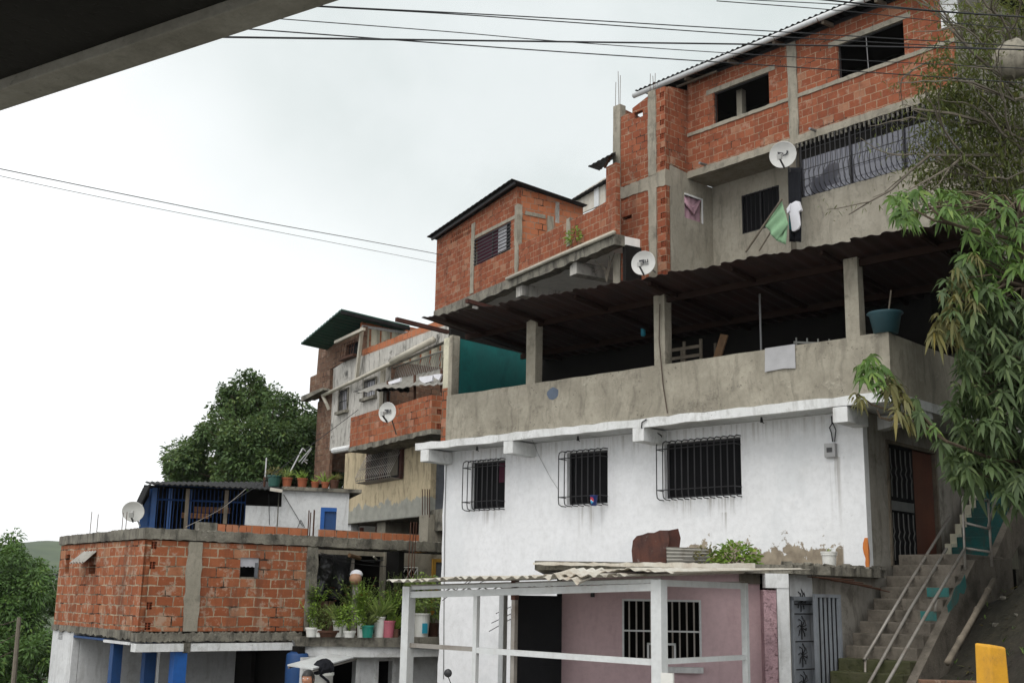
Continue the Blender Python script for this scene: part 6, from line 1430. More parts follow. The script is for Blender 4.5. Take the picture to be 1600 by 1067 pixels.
# litter, roots and a plank on the hillside
lt = MB(); rn = random.Random(21)
for _ in range(2600):
    x = rn.uniform(5.3, 11); y = rn.uniform(11, 21); z = ground(x,y)+.012
    a = rn.uniform(0,6.3); lt.leaf((x,y,z),(math.cos(a),math.sin(a),rn.uniform(-.1,.35)),rn.uniform(.06,.2),rn.uniform(.02,.05),.15,rn.random())
o = lt.build('leaf_litter', 'mango_dry', None); tag(o, kind='stuff')
lt = MB()
for _ in range(260):
    x = rn.uniform(5.6, 11); y = rn.uniform(11, 22); z = ground(x,y)
    for k in range(4): a = rn.uniform(0,6.3); lt.leaf((x,y,z),(math.cos(a)*.6,math.sin(a)*.6,1),rn.uniform(.06,.18),.012,.3,rn.random())
o = lt.build('ground_cover', 'hill_leaf', None); tag(o, kind='stuff')
t = empty('drain_pipe', 'old pale drain pipe lying on the dark slope beside the stairs', 'pipe', at(1480,1035,16.2)); p1 = at(1553,906,18.8)-t.location; t.rotation_euler = (0,0,0)
MB().tube([(0,0,0), p1*.5+Vector((.02,0,.02)), p1], .042, 10).build('tube', 'old_wood', t, smooth=True)
for u in (.25,.6,.85): MB().tube([p1*u-p1*.012, p1*u+p1*.012], .05, 10).build('joint', 'old_wood', t)
c0 = at(1547,1007,10.0); zb_ = ground(c0.x, c0.y)
t = empty('bollard', 'yellow painted concrete bollard at the lower right', 'bollard', (c0.x,c0.y,zb_), .35); hb = c0.z-zb_
MB().hexa([(-.1,-.1,0),(.1,-.1,0),(.1,.1,0),(-.1,.1,0),(-.085,-.085,hb),(.085,-.085,hb-.015),(.085,.085,hb),(-.085,.085,hb+.015)]).build('shaft', 'yellow_paint', t, bevel=.018)
MB().box(-.13,.13,-.13,.13,-.1,.03).build('footing', 'concrete', t)
q0 = at(1438,1066,14); t = empty('brick_kerb', 'low brick edging at the foot of the slope beside the stairs', 'kerb', (q0.x,q0.y,q0.z-.4), -.2); MB().box(0,.75,0,.2,0,.43).build('blocks', 'brick_dull', t, bevel=.01)
# ================================================================== concrete canopy over the camera
e0, e1 = at(560,-12,1), at(0,173,1)
zC = 2.3; e0 = ray(560,-8); e0 = e0*(zC/e0.z); e1 = ray(-60,194); e1 = e1*(zC/e1.z); i0 = ray(430,0); i0 = i0*(zC/i0.z); i1 = ray(0,135); i1 = i1*(zC/i1.z)
print('canopy', e0, e1, i0, i1)
ed = (e1-e0).normalized(); nn = Vector((-ed.y, ed.x, 0)); nn = nn if nn.dot(i0-e0) > 0 else -nn
bw = nn.dot(((i0-e0)+(i1-e1))/2); A0 = e0-ed*3; A1 = e1+ed*3
t = empty('concrete_canopy', 'dark concrete canopy edge hanging over the upper left corner', 'canopy', (A0.x,A0.y,zC), math.atan2(ed.y, ed.x))
ln = (A1-A0).length; sg = 1 if (Matrix.Rotation(-math.atan2(ed.y,ed.x),3,'Z')@nn).y > 0 else -1
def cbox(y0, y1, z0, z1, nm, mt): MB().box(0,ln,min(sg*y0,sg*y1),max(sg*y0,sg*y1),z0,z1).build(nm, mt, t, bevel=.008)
cbox(0,bw,0,.35,'edge_beam','canopy_concrete'); cbox(bw,4.2,.05,.35,'slab','canopy_shade'); cbox(1.9,2.1,-.02,.05,'inner_beam','canopy_concrete')
# ================================================================== wires
def wire(pts, r, label, mat='cable', grp='overhead cables'):
    P_ = [at(*p) for p in pts]; t0 = P_[0]
    # smooth through the points
    out = []
    for i in range(len(P_)-1):
        p0, p1, p2, p3 = P_[max(i-1,0)], P_[i], P_[i+1], P_[min(i+2,len(P_)-1)]
        for k in range(10):
            u = k/10; out.append(.5*((2*p1)+(p2-p0)*u+(2*p0-5*p1+4*p2-p3)*u*u+(3*p1-p0-3*p2+p3)*u**3)-t0)
    out.append(P_[-1]-t0)
    o = MB().tube(out, r, 6).build('overhead_cable', mat, None, smooth=True); o.location = t0; tag(o, label, 'cable', grp)
wire(((250,57,8.0),(600,62,9),(900,66,10),(1250,71,11),(1700,80,12.5)), .0085, 'thick black cable running almost level across the top, lowest at its left end')
wire(((250,38,8.6),(403,47,9),(700,69,9.8),(900,83,10.4),(1250,106,11.5),(1700,137,13)), .006, 'cable dropping steadily to the right, crossing in front of the upper brick windows')
wire(((330,22,8.6),(451,31,9),(700,50,9.8),(900,67,10.4),(1250,90,11.5),(1700,112,13)), .0045, 'thin cable between the thick level cable and the upper pair')
wire(((420,4,9),(517,11,9.2),(700,20,9.8),(900,31,10.4),(1250,52,11.5),(1700,79,13)), .006, 'upper cable of the close pair near the top edge')
wire(((420,6,9.2),(517,12,9.4),(700,22,10),(900,36,10.6),(1250,60,11.7),(1700,84,13.2)), .006, 'lower cable of the close pair near the top edge')
wire(((1100,-3,10),(1320,8,11),(1480,20,12),(1700,34,13)), .005, 'thin cable at the top right above the white gutter')
wire(((1120,2,10),(1311,17,11),(1480,35,12),(1700,56,13)), .005, 'thin sagging cable crossing the white gutter at the top right')
wire(((1200,-8,9.6),(1285,0,10),(1480,19,11),(1700,33,12)), .009, 'thick black cable at the very top right corner')
ex = FC.W(FC.L(684,396,-.02)); dC = ex.y
wire(((-200,223,22),(0,264,24.5),(200,305,28),(400,345,31.5),(560,374,35),(684,397,dC)), .011, 'upper of the two wires running down to the parapet brick house', grp='wires from the left to the brick house')
wire(((-200,226,22),(0,275,24.5),(200,317,28),(400,356,31.5),(560,387,35),(683,411,dC)), .007, 'lower and thinner of the two wires running to the parapet brick house', grp='wires from the left to the brick house')
wire(((684,397,dC),(740,404,dC-2.0),(808,411,dC-4.4)), .008, 'short wire along the parapet brick house front', grp='wires from the left to the brick house')
wire(((330,800,28),(400,760,29),(480,700,31),(560,640,34)), .009, 'wire slanting up from the blue shack to the mouldy house', grp='wires over the shack')
wire(((290,823,27),(345,795,28),(385,763,29)), .008, 'pale wire slanting across the blue bars of the shack', 'galvanised_rail', grp='wires over the shack')
# ================================================================== trees
def clump_tree(name, label, cat, base, clumps, trunk_r, leafm, n_leaf, LL, WW, seed, extra=None, droop=.25, group=None):
    """tree: tapered trunk with a limb to every clump; the crown is leaf-sized faces spread through the clumps"""
    rnd = random.Random(seed); t = empty(name, label, cat, base, 0, group); base = Vector(base)
    tr = MB(); cs = [(Vector(c)-base, r) for c, r in clumps]
    cen = sum((c for c, r in cs), Vector())/len(cs)
    fork = Vector((cen.x*.5, cen.y*.5, max(.8, cen.z*.45)))
    tr.tube([(0,0,-.3),(fork.x*.3,fork.y*.3,fork.z*.4),fork], trunk_r, 10, trunk_r*.65)
    for c, r in cs:
        mid = fork.lerp(c,.55)+Vector((rnd.uniform(-.3,.3),rnd.uniform(-.3,.3),rnd.uniform(-.1,.4)))
        tr.tube([fork, mid, c], trunk_r*.42, 6, trunk_r*.08)
        for k in range(5): d = Vector((rnd.gauss(0,1),rnd.gauss(0,1),rnd.gauss(.2,.8))).normalized(); tr.tube([mid.lerp(c,.6), c+d*r*.75], trunk_r*.1, 4, trunk_r*.03)
    tr.build('trunk', 'bark', t)
    cr = MB()
    for c, r in cs:
        n = int(n_leaf*r*r)
        # small lumps on each clump keep the outline uneven
        lumps = [(c+Vector((rnd.gauss(0,1),rnd.gauss(0,1),rnd.gauss(0,.8))).normalized()*r*rnd.uniform(.45,.95), r*rnd.uniform(.22,.48)) for _ in range(12)]
        for lc, lr in lumps:
            ti = rnd.uniform(-.22,.22)
            for _ in range(n//12):
                d = Vector((rnd.gauss(0,1),rnd.gauss(0,1),rnd.gauss(.15,1))).normalized(); p = lc+d*lr*rnd.uniform(.5,1.08)
                cr.leaf(p, d+Vector((rnd.uniform(-.8,.8),rnd.uniform(-.8,.8),rnd.uniform(-.7,.3))), LL*rnd.uniform(.6,1.3), WW*rnd.uniform(.7,1.3), droop, min(1,max(0,rnd.gauss(.42,.2)+ti)), (d+Vector((rnd.uniform(-.5,.5),rnd.uniform(-.5,.5),.6))).normalized())
    cr.build('crown', leafm, t); return t
D_ = 46
def cl(px, py, r, dd=0): return (at(px, py, D_+dd), r)
base = at(400, 850, D_); 
clump_tree('broadleaf_tree', 'dense dark green broadleaf tree behind the rooftop shack', 'tree', (base.x,base.y,ground(base.x,base.y)-.2),
  [cl(388,612,.8),(at(365,630,D_),.75),cl(410,635,.95),cl(352,616,.45),cl(385,650,.9,1),cl(430,655,.9,-1),cl(452,650,.75),cl(480,658,.7,1),cl(455,628,.35),
   cl(345,680,1.0,-1),cl(385,690,1.2,-2),cl(430,695,1.3,-2),cl(475,690,1.1,-1),cl(505,690,.8,-1),cl(305,710,1.0),cl(285,730,.8,-1),cl(290,745,.8,1),cl(330,735,1.2,-1),cl(375,738,1.2,-2),cl(420,735,1.2,-2),cl(460,735,1.1,-1),cl(500,730,1.0,0),cl(515,700,.8,-1),cl(512,665,.6,1),cl(525,720,.9,1),cl(500,655,.55,1),cl(530,690,.7,2),
   cl(275,715,.5,0),cl(325,665,.55),cl(340,640,.35),cl(400,600,.45),cl(300,755,.7),cl(360,765,.9),cl(420,765,.9),cl(480,765,.9),cl(520,745,.8),cl(400,720,1.4,2),cl(340,710,1.2,2),cl(460,700,1.3,2)],
  .28, 'tree_leaf', 2100, .16, .085, 11)
D_ = 62; base = at(15, 1000, D_)
clump_tree('hillside_tree', 'big feathery green tree on the slope at the left edge', 'tree', (base.x,base.y,ground(base.x,base.y)-.5),
  [cl(8,878,1.5),cl(-20,880,1.8),cl(28,892,1.4),cl(10,1010,2.0,-3),cl(45,1030,1.8,-4),cl(20,1060,2.2,-5),cl(62,1010,1.2,-3),cl(70,1060,1.6,-5),cl(-20,1040,2.2,-4),cl(45,918,1.3),cl(10,905,1.9,-2),cl(55,930,1.2),cl(30,945,1.5,-2),cl(62,955,.9),cl(-15,930,1.9,-2),cl(0,980,1.5,-2),cl(40,985,1.2,-1),cl(-40,880,2.0),cl(-50,950,2.2),cl(15,955,1.9,2),cl(40,905,1.5,2),cl(60,912,.7)],
  .3, 'hill_leaf', 900, .26, .1, 12, droop=.4)
# undergrowth on the left slope
ug = MB(); rn = random.Random(31)
for _ in range(150):
    px = rn.uniform(-60, 84); d = rn.uniform(36, 60); q = at(px, 1000, d); z = ground(q.x,q.y); r = rn.uniform(.5,1.3)
    bush(ug, (q.x,q.y,z+r*.35), r,r,r*.75, int(190*r*r), .24,.09, rn, droop=.4)
o = ug.build('undergrowth', 'hill_leaf', None); tag(o, kind='stuff')
ps = at(22, 1075, 40); zb_ = ground(ps.x, ps.y); pt_ = at(30, 964, 40)
t = empty('utility_pole', 'leaning grey wooden pole in front of the left slope', 'pole', (ps.x,ps.y,zb_)); tp = pt_-Vector((ps.x,ps.y,zb_))
MB().tube([(-.1,0,-.2), tp*.5, tp], .11, 8, .07).build('shaft', 'bark_pale', t)
cb = MB()
for a_, b_ in (((29,968),(-20,975)),((27,990),(-25,1010)),((24,1015),(-25,1030))): cb.tube([at(*a_,40)-t.location, at((a_[0]+b_[0])/2,(a_[1]+b_[1])/2+4,40)-t.location, at(*b_,40)-t.location], .012, 4)
cb.build('cable', 'cable_brown', t)
# far houses at the foot of the hill
for i, (px, py, lab) in enumerate(((70,902,'distant small white house at the foot of the far hill'),)):
    q = at(px,py,420); t = empty('distant_house', lab, 'house', (q.x,q.y,q.z-3), .3); MB().box(-4,4,-3,3,0,3).build('wall', 'white_lower', t); MB().hexa([(-4.5,-3.5,3),(4.5,-3.5,3),(4.5,3.5,3),(-4.5,3.5,3),(-4.5,-.2,4.4),(4.5,-.2,4.4),(4.5,.2,4.4),(-4.5,.2,4.4)]).build('roof', 'dark_sheet', t)
t = empty('distant_house', 'long low distant building with pale roof beside the brick house edge', 'house', at(82,925,330), .2); MB().box(-9,9,-3,3,0,2.6).build('wall', 'concrete', t); MB().box(-9.5,9.5,-3.5,3.5,2.6,3.1).build('roof', 'white_lower', t)
# ------------------------------------------------------------------ mango tree at the right
def rosette(mb, p, ax, n, LL, rnd, tone0=.45, droop=.55):
    ax = Vector(ax).normalized(); u = ax.cross(Vector((.3,.2,1))).normalized(); v = ax.cross(u)
    for i in range(n):
        a = i*2.4+rnd.uniform(-.3,.3); e = rnd.uniform(.1,.9)
        d = (u*math.cos(a)+v*math.sin(a))*1.0 + ax*(.75-e)
        l_ = LL*rnd.uniform(.5,1.2); mb.leaf(Vector(p)+ax*rnd.uniform(-.05,.03), d, l_, l_*.33, droop*rnd.uniform(.9,2.0), min(1,max(0,rnd.gauss(tone0,.27))), (d*.2+ax).normalized())
rn = random.Random(77)
mt = at(1640, 1000, 19.0); zb_ = ground(mt.x, mt.y)
t = empty('mango_tree', 'mango tree with drooping long leaves at the right edge', 'tree', (mt.x,mt.y,zb_-.1)); ob = t.location.copy()
cr = MB(); cy = MB(); cdry = MB(); tr = MB()
trunk = [Vector((0,0,0)), at(1640,800,18.6)-ob, at(1630,600,18)-ob, at(1610,450,17.6)-ob, at(1590,330,17.4)-ob]
tr.tube(trunk, .2, 10, .09)
def spray(px, py, d, kind='dark', n=11, LL=.24, branch=True):
    p = at(px,py,d)-ob; ax = Vector((rn.uniform(-.5,.5), rn.uniform(-.9,-.1), rn.uniform(-.1,.9)))
    m_ = {'dark':cr,'young':cy,'dry':cdry}[kind]; rosette(m_, p, ax, n, LL, rn, droop=.6 if kind != 'dry' else .9)
    if branch:
        k = min(range(1,5), key=lambda i: (trunk[i]-p).length + (2 if trunk[i].z > p.z+.5 else 0)); a = trunk[k]; mid = a.lerp(p,.55)+Vector((rn.uniform(-.1,.1),rn.uniform(-.1,.1),.12))
        tr.tube([a, mid, p], .022, 4, .007)
# right mass (px 1490-1600, y 300-760); a list of soft boxes: x0,x1,y0,y1,count,kind
for (a0,a1,b0,b1,n_,kd,LL) in ((1500,1610,340,470,84,'young',.2),(1470,1545,395,470,20,'dark',.22),(1560,1640,300,420,30,'young',.22),(1500,1620,470,620,150,'dark',.215),(1485,1640,600,745,165,'dark',.215),(1530,1660,430,700,130,'dark',.215),(1400,1500,298,345,30,'young',.2),(1480,1560,305,350,16,'young',.2),(1560,1640,690,765,34,'dark',.24),(1492,1560,520,560,18,'dark',.22),(1462,1520,585,640,0,'dark',.22),(1495,1540,690,745,14,'dark',.22)):
    for _ in range(n_): spray(rn.uniform(a0,a1), rn.uniform(b0,b1), rn.uniform(16.6,18.6), kd, rn.randint(9,13), LL, branch=rn.random()<.5)
for (px,py,kd,LL) in ((1345,572,'young',.2),(1358,565,'young',.2),(1372,572,'young',.22),(1350,590,'young',.2),(1383,585,'dry',.2),(1398,600,'dry',.22),(1410,615,'dry',.22),(1388,605,'dry',.2),(1375,600,'young',.2),(1422,628,'dry',.2),(1342,625,'dry',.16),(1438,650,'dry',.2),(1400,640,'dry',.18),(1448,672,'young',.15),(1460,668,'young',.15),(1420,655,'dry',.18),(1430,640,'dark',.2),(1470,690,'dark',.22),(1480,640,'dark',.22),(1476,460,'dry',.2),(1488,480,'dry',.22),(1472,500,'dry',.22),(1490,505,'dry',.22),(1482,520,'dry',.2),(1465,515,'dry',.2),(1500,450,'dry',.2),(1510,440,'dry',.2),(1522,470,'dry',.2),(1495,420,'dry',.2),(1520,400,'dry',.2),(1475,705,'dark',.2),(1500,745,'dark',.22),(1520,760,'dark',.24),(1545,750,'dark',.24),(1570,770,'dark',.24),(1595,780,'dark',.24),(1560,790,'dark',.22),(1590,750,'dark',.24),(1490,720,'dark',.22),(1405,318,'young',.2),(1418,306,'young',.2),(1435,300,'young',.2),(1450,310,'young',.2),(1410,335,'young',.2)):
    spray(px,py,rn.uniform(16.4,17.0) if px < 1470 else rn.uniform(16.6,17.4),kd,rn.randint(9,12),LL,False)
    if kd == 'dry' or px < 1440:
        for _ in range(2): spray(px+rn.uniform(-11,11),py+rn.uniform(-10,14),rn.uniform(16.4,17.1),kd if rn.random() < .7 else 'dark',rn.randint(8,11),LL*.9,False)
for pts in (((1340,615),(1362,632),(1420,650),(1480,690),(1560,720),(1630,720)),((1350,585),(1385,600),(1430,640),(1470,680)),((1370,640),(1375,652),(1390,656),(1400,652)),((1478,450),(1500,470),(1560,480),(1615,470)),((1410,318),(1460,345),(1530,360),(1600,380)),((1440,310),(1475,345),(1530,365))):
    tr.tube([at(px,py,16.7+.9*max(0,(px-1480)/150))-ob for px,py in pts], .012, 5, .03)
tr.build('trunk', 'bark', t); cr.build('crown', 'mango_leaf', t); cy.build('young_leaves', 'mango_young', t); cdry.build('faded_leaves', 'mango_dry', t)
# thin twiggy tree above it
mt = at(1660, 900, 21.5); zb_ = ground(mt.x, mt.y)
t = empty('twiggy_tree', 'sparse twiggy tree with bare pale branches at the upper right', 'tree', (mt.x,mt.y,zb_-.1)); ob = t.location.copy(); tr = MB(); cr = MB(); rn = random.Random(5)
tr.tube([(0,0,0), at(1660,500,21.3)-ob, at(1640,300,21)-ob, at(1625,120,20.8)-ob], .16, 8, .05)
def limb(p, d, l_, r, lev):
    p = Vector(p); d = Vector(d).normalized(); pts = [p]
    for k in range(4):
        d = (d+Vector((rn.uniform(-.3,.3),rn.uniform(-.3,.3),rn.uniform(-.22,.25)))).normalized(); pts.append(pts[-1]+d*l_/4)
    tr.tube(pts, r, 5, r*.45)
    if lev == 0 or l_ < .35:
        for k in range(26):
            q = pts[rn.randint(1,4)]+Vector((rn.gauss(0,.13),rn.gauss(0,.13),rn.gauss(0,.12)))
            cr.leaf(q, (rn.gauss(0,1),rn.gauss(0,1),rn.gauss(-.2,.6)), rn.uniform(.06,.13), rn.uniform(.015,.03), .3, min(1,max(0,rn.gauss(.45,.25))))
        return
    for k in range(rn.randint(2,4)):
        i = rn.randint(1,4); limb(pts[i], (d+Vector((rn.uniform(-.9,.9),rn.uniform(-.9,.9),rn.uniform(-.6,.7)))), l_*rn.uniform(.45,.75), r*.55, lev-1)
for (a, b) in (((1620,130),(1500,90)),((1625,160),(1480,150)),((1630,200),(1470,190)),((1635,250),(1440,240)),((1640,280),(1455,270)),((1640,300),(1500,290)),((1640,330),(1520,250)),((1620,120),(1560,20)),((1620,130),(1600,10)),((1625,140),(1520,50)),((1640,240),(1560,200)),((1640,300),(1580,250)),((1640,280),(1600,180)),((1640,330),(1560,310)),((1625,150),(1455,125)),((1640,270),(1490,230)),((1630,110),(1570,60))):
    p = at(*a,20.9)-ob; q = at(*b,20.2+rn.uniform(-.6,.6))-ob; limb(p, q-p, (q-p).length, .048, 2)
for (px,py,s) in ((1480,110,.5),(1500,60,.5),(1530,100,.6),(1560,60,.6),(1590,30,.6),(1510,170,.6),(1550,150,.6),(1590,120,.6),(1530,230,.6),(1480,250,.5),(1510,290,.5),(1560,240,.6),(1590,200,.6),(1470,280,.4),(1600,290,.6),(1460,90,.3),(1490,200,.4),(1560,300,.5),(1450,215,.35),(1440,270,.35),(1465,165,.4),(1450,130,.3),(1500,130,.5),(1540,60,.5),(1575,100,.6),(1600,60,.6),(1530,190,.6),(1570,190,.6),(1500,240,.5),(1540,270,.6),(1590,260,.6),(1520,320,.5),(1560,335,.6),(1600,330,.6),(1480,310,.4),(1510,20,.3),(1570,15,.4),(1490,150,.4)):
    c = at(px,py,20.8+rn.uniform(-.5,.6))-ob
    for k in range(int((560 if py > 110 else 300)*s)):
        d = Vector((rn.gauss(0,1),rn.gauss(0,1),rn.gauss(0,1))); q = c+d*s*.48; cr.leaf(q, (rn.gauss(0,1),rn.gauss(0,1),rn.gauss(-.2,.7)), rn.uniform(.1,.2), rn.uniform(.025,.045), .3, min(1,max(0,rn.gauss(.42,.25))))
tr.build('trunk', 'bark_pale', t); cr.build('crown', 'thin_leaf', t)
# dark hedge bank behind the stairs, filling the slope under the trees
ug = MB(); rn = random.Random(8)
for _ in range(150):
    x = rn.uniform(8.6,15); y = rn.uniform(18.5,31); z = ground(x,y); r = rn.uniform(.35,.8)
    if (FA.Ri@(Vector((x,y,0))-FA.o)).x < 2.1: continue
    bush(ug, (x,y,z+r*.4), r,r,r, int(240*r*r), .2,.06, rn, droop=.5)
o = ug.build('slope_shrubbery', 'mango_leaf', None); tag(o, kind='stuff')
rock = at(1583,95,19.5); t = empty('boulder', 'pale grey rough boulder among the twigs at the upper right edge', 'boulder', rock)
m_ = MB(); m_.lathe([(.001,-.34),(.2,-.3),(.3,-.18),(.33,-.03),(.31,.12),(.24,.26),(.12,.34),(.001,.36)], n=14); rn = random.Random(4); m_.v = [(x*(1+rn.uniform(-.2,.2)),y*(1+rn.uniform(-.2,.2)),z*(1+rn.uniform(-.14,.14))) for x,y,z in m_.v]; m_.build('body', 'concrete', t, smooth=True)
# ================================================================== person under an umbrella
hp = at(482, 1060, 16.6); zg = ground(hp.x, hp.y); Hh = 1.68
def skin_figure(name, bones, radii, mat, parent, sub=2):
    me = bpy.data.meshes.new(name); vs = [Vector(b[1]) for b in bones]; ed = [(i, b[0]) for i, b in enumerate(bones) if b[0] is not None]
    me.from_pydata(vs, ed, []); o = bpy.data.objects.new(name, me); COL.objects.link(o); o.parent = parent
    sk = o.modifiers.new('skin', 'SKIN'); sk.use_smooth_shade = True
    for i, r in enumerate(radii): me.skin_vertices[0].data[i].radius = (r, r) if not isinstance(r, tuple) else r
    me.skin_vertices[0].data[0].use_root = True
    ss = o.modifiers.new('subsurf', 'SUBSURF'); ss.levels = sub; ss.render_levels = sub
    me.materials.append(MATS[mat]); return o
zt0 = hp.z + .085 - zg
p = empty('person', 'dark haired person in a white shirt standing below the small white awning', 'person', (hp.x, hp.y, zg), 2.9)
k = zt0/1.7
# (parent index, joint)
B_ = [(None,(0,0,.95)),(0,(0,.0,1.12)),(1,(0,.0,1.3)),(2,(0,-.005,1.42)),(3,(0,.0,1.5)),(4,(0,.015,1.57)),
      (3,(.17,-.01,1.4)),(6,(.23,-.02,1.14)),(7,(.24,.06,.9)),(8,(.238,.08,.85)),(9,(.235,.09,.82)),
      (3,(-.17,-.01,1.4)),(11,(-.23,-.02,1.14)),(12,(-.24,.06,.9)),(13,(-.235,.09,.82)),
      (0,(.1,.0,.9)),(15,(.11,.01,.5)),(16,(.11,-.01,.1)),(17,(.12,.13,.04)),
      (0,(-.1,.0,.9)),(19,(-.11,.03,.5)),(20,(-.11,.0,.1)),(21,(-.12,.14,.04))]
B_ = [(a, Vector(b)*k) for a, b in B_]
R_s = [.13,.12,.14,.1,.055,.06,.06,.043,.034,.03,.03,.06,.043,.034,.03,.085,.06,.042,.04,.085,.06,.042,.04]
skin_figure('body', B_, R_s, 'skin', p)
# head as a shaped surface: egg skull with jaw, nose, brows, lips and ears
hd = MB(); nlat, nlon = 18, 24; hc_ = Vector((0,.02,1.6))*k
for i in range(nlat+1):
    th = math.pi*i/nlat; zz = math.cos(th)
    for j in range(nlon):
        a = 2*math.pi*j/nlon; x = math.sin(th)*math.cos(a)*.075; y = math.sin(th)*math.sin(a)*.095; z = zz*.115
        if zz < -.2: x *= 1-.28*(-zz-.2); y *= 1-.1*(-zz-.2)
        f = max(0, math.sin(a))**6
        if abs(zz+.12) < .22: y += f*.02*(1-abs(zz+.12)/.22)*(1 if abs(x) < .03 else .2)
        if abs(zz-.12) < .1: y -= f*.006
        hd.v.append((hc_.x+x, hc_.y+y, hc_.z+z))
for i in range(nlat):
    for j in range(nlon): hd.f.append((i*nlon+j, i*nlon+(j+1)%nlon, (i+1)*nlon+(j+1)%nlon, (i+1)*nlon+j))
hd.tone = [.5]*len(hd.f)
for s in (-1,1): hd.lathe([(.001,-.03),(.016,-.015),(.02,.012),(.001,.03)], hc_+Vector((s*.076,0,-.005)), n=8, sx=.5)
head = hd.build('head', 'skin', p, smooth=True)
for s in (-1,1):
    MB().lathe([(.001,-.008),(.013,0),(.001,.008)], hc_+Vector((s*.03,.083,.012)), n=8).build('eye', 'cloth_white', head, smooth=True)
MB().tube([hc_+Vector((-.024,.083,-.062)), hc_+Vector((0,.092,-.06)), hc_+Vector((.024,.083,-.062))], .007, 6).build('mouth', 'pink_plastic', head, smooth=True)
hr = MB(); n = 24
for i in range(10):
    th = math.pi*.62*i/9
    for j in range(n):
        a = 2*math.pi*j/n; lim = .62 if math.sin(a) < .3 else .38
        t2 = min(th, math.pi*lim); w_ = 1+.05*math.sin(a*9+i)
        hr.v.append((hc_.x+math.sin(t2)*math.cos(a)*.086*w_, hc_.y-.004+math.sin(t2)*math.sin(a)*.107*w_, hc_.z+math.cos(t2)*.13))
for i in range(9):
    for j in range(n): hr.f.append((i*n+j, i*n+(j+1)%n, (i+1)*n+(j+1)%n, (i+1)*n+j))
hr.tone = [.5]*len(hr.f); hr.build('hair', 'hair', p, smooth=True, recalc=True)
sh_b = [(None,Vector((0,0,.98))*k),(0,Vector((0,0,1.14))*k),(1,Vector((0,0,1.3))*k),(2,Vector((0,0,1.4))*k),(3,Vector((.17,-.01,1.39))*k),(4,Vector((.225,-.028,1.18))*k),(3,Vector((-.17,-.01,1.39))*k),(6,Vector((-.225,-.018,1.17))*k)]
skin_figure('shirt', sh_b, [.155,.145,.158,.1,.075,.062,.075,.062], 'cloth_white', p)
tr_b = [(None,Vector((0,0,.98))*k),(0,Vector((.1,0,.88))*k),(1,Vector((.11,.01,.5))*k),(2,Vector((.11,-.01,.12))*k),(0,Vector((-.1,0,.88))*k),(4,Vector((-.11,.03,.5))*k),(5,Vector((-.11,0,.12))*k)]
skin_figure('trousers', tr_b, [.15,.1,.075,.06,.1,.075,.06], 'denim', p)
for nm_, pts0 in (('fingers', (.235,.09,.82)), ('fingers', (-.235,.09,.82))):
    up_ = nm_ and pts0[2] > 1
    f = MB(); c_ = Vector(pts0)*k
    for q in range(4):
        if up_: b_ = c_+Vector((-.01,.012,.0+.018*q)); f.tube([b_+Vector((.028,0,0)), b_+Vector((.02,.03,0)), b_+Vector((-.01,.034,0)), b_+Vector((-.026,.015,0))], .0095, 6, .008)
        else: b_ = c_+Vector((0,-.028+.018*q,-.03)); f.tube([b_, b_+Vector((.004,.004,-.035)), b_+Vector((.012,.006,-.062-.006*(q in (1,2))))], .009, 6, .007)
    th_ = c_+Vector((.02,.02,0)); f.tube([th_, th_+Vector((-.012,.03,.02)), th_+Vector((-.03,.034,.035))] if up_ else [th_, th_+Vector((.012,.022,-.03)), th_+Vector((.014,.028,-.05))], .011, 6, .008)
    f.build(nm_, 'skin', p, smooth=True)
for s in (-1,1): MB().lathe([(.055,0),(.06,.03),(.05,.08),(.04,.1),(.001,.1)], (s*.115*k,.06,0), n=12, sy=2.1).build('shoe', 'rubber', p, smooth=True)
# small white awning over the right doorway, with a black bag and a white drum below it
L = FG.L; yq = yw
c = [L(449,1040,yq-1.7), L(489,1046,yq-1.95), L(557,1027,yq-.02), L(512,1023,yq-.02)]
o_ = Vector(c[3]); t = empty('door_awning', 'small white sheet awning sloping out over the white doorway, pointed at its left corner', 'awning', FG.W(o_), FG.yaw)
m_ = MB(); v = [p_-o_ for p_ in c]; m_.hexa(v+[p_+Vector((0,0,.03)) for p_ in v]); m_.build('sheet', 'white_steel', t)
MB().bar(v[1]+Vector((0,.03,-.03)), v[2]+Vector((0,0,-.03)), .03, .03).build('frame', 'galvanised_rail', t); MB().bar(v[0]+Vector((.03,0,-.03)), v[3]+Vector((0,0,-.03)), .03, .03).build('frame', 'galvanised_rail', t)
bp = L(507,1042,yq-1.6); t = empty('black_bag', 'black ruffled plastic bag hung under the white door awning', 'bag', FG.W((bp.x,yq-1.6,bp.z-.13)), FG.yaw)
m_ = MB(); rn = random.Random(17); n = 26
pr = [(.001,-.02),(.13,-.01),(.2,.04),(.22,.1),(.2,.17),(.16,.22),(.1,.26),(.001,.27)]
m_.lathe(pr, n=n, sx=1.05, sy=.7); m_.v = [(x*(1+rn.uniform(-.13,.13))-.25*z, y*(1+rn.uniform(-.13,.13)), z*(1+rn.uniform(-.05,.1))+.18*x) for x,y,z in m_.v]
m_.build('body', 'cloth_dark', t, smooth=False)
MB().tube([(-.15,-.1,.0),(.0,-.16,-.12),(.1,-.2,-.35)], .025, 6).build('strap', 'cloth_dark', t)
dp = L(507,1060,yq-1.6); zt_d = L(507,1052,yq-1.6).z; t = empty('white_drum', 'white plastic drum standing below the black bag by the doorway', 'drum', FG.W((dp.x,yq-1.5,.25)), FG.yaw)
hd_ = zt_d-.25; MB().lathe([(.2,0),(.215,.05),(.225,hd_*.5),(.215,hd_-.05),(.225,hd_-.04),(.225,hd_),(.001,hd_)], n=24).build('barrel', 'white_plastic', t, smooth=True)
MB().lathe([(.235,hd_-.03),(.235,hd_+.02),(.2,hd_+.03),(.001,hd_+.03)], n=24).build('lid', 'white_plastic', t)
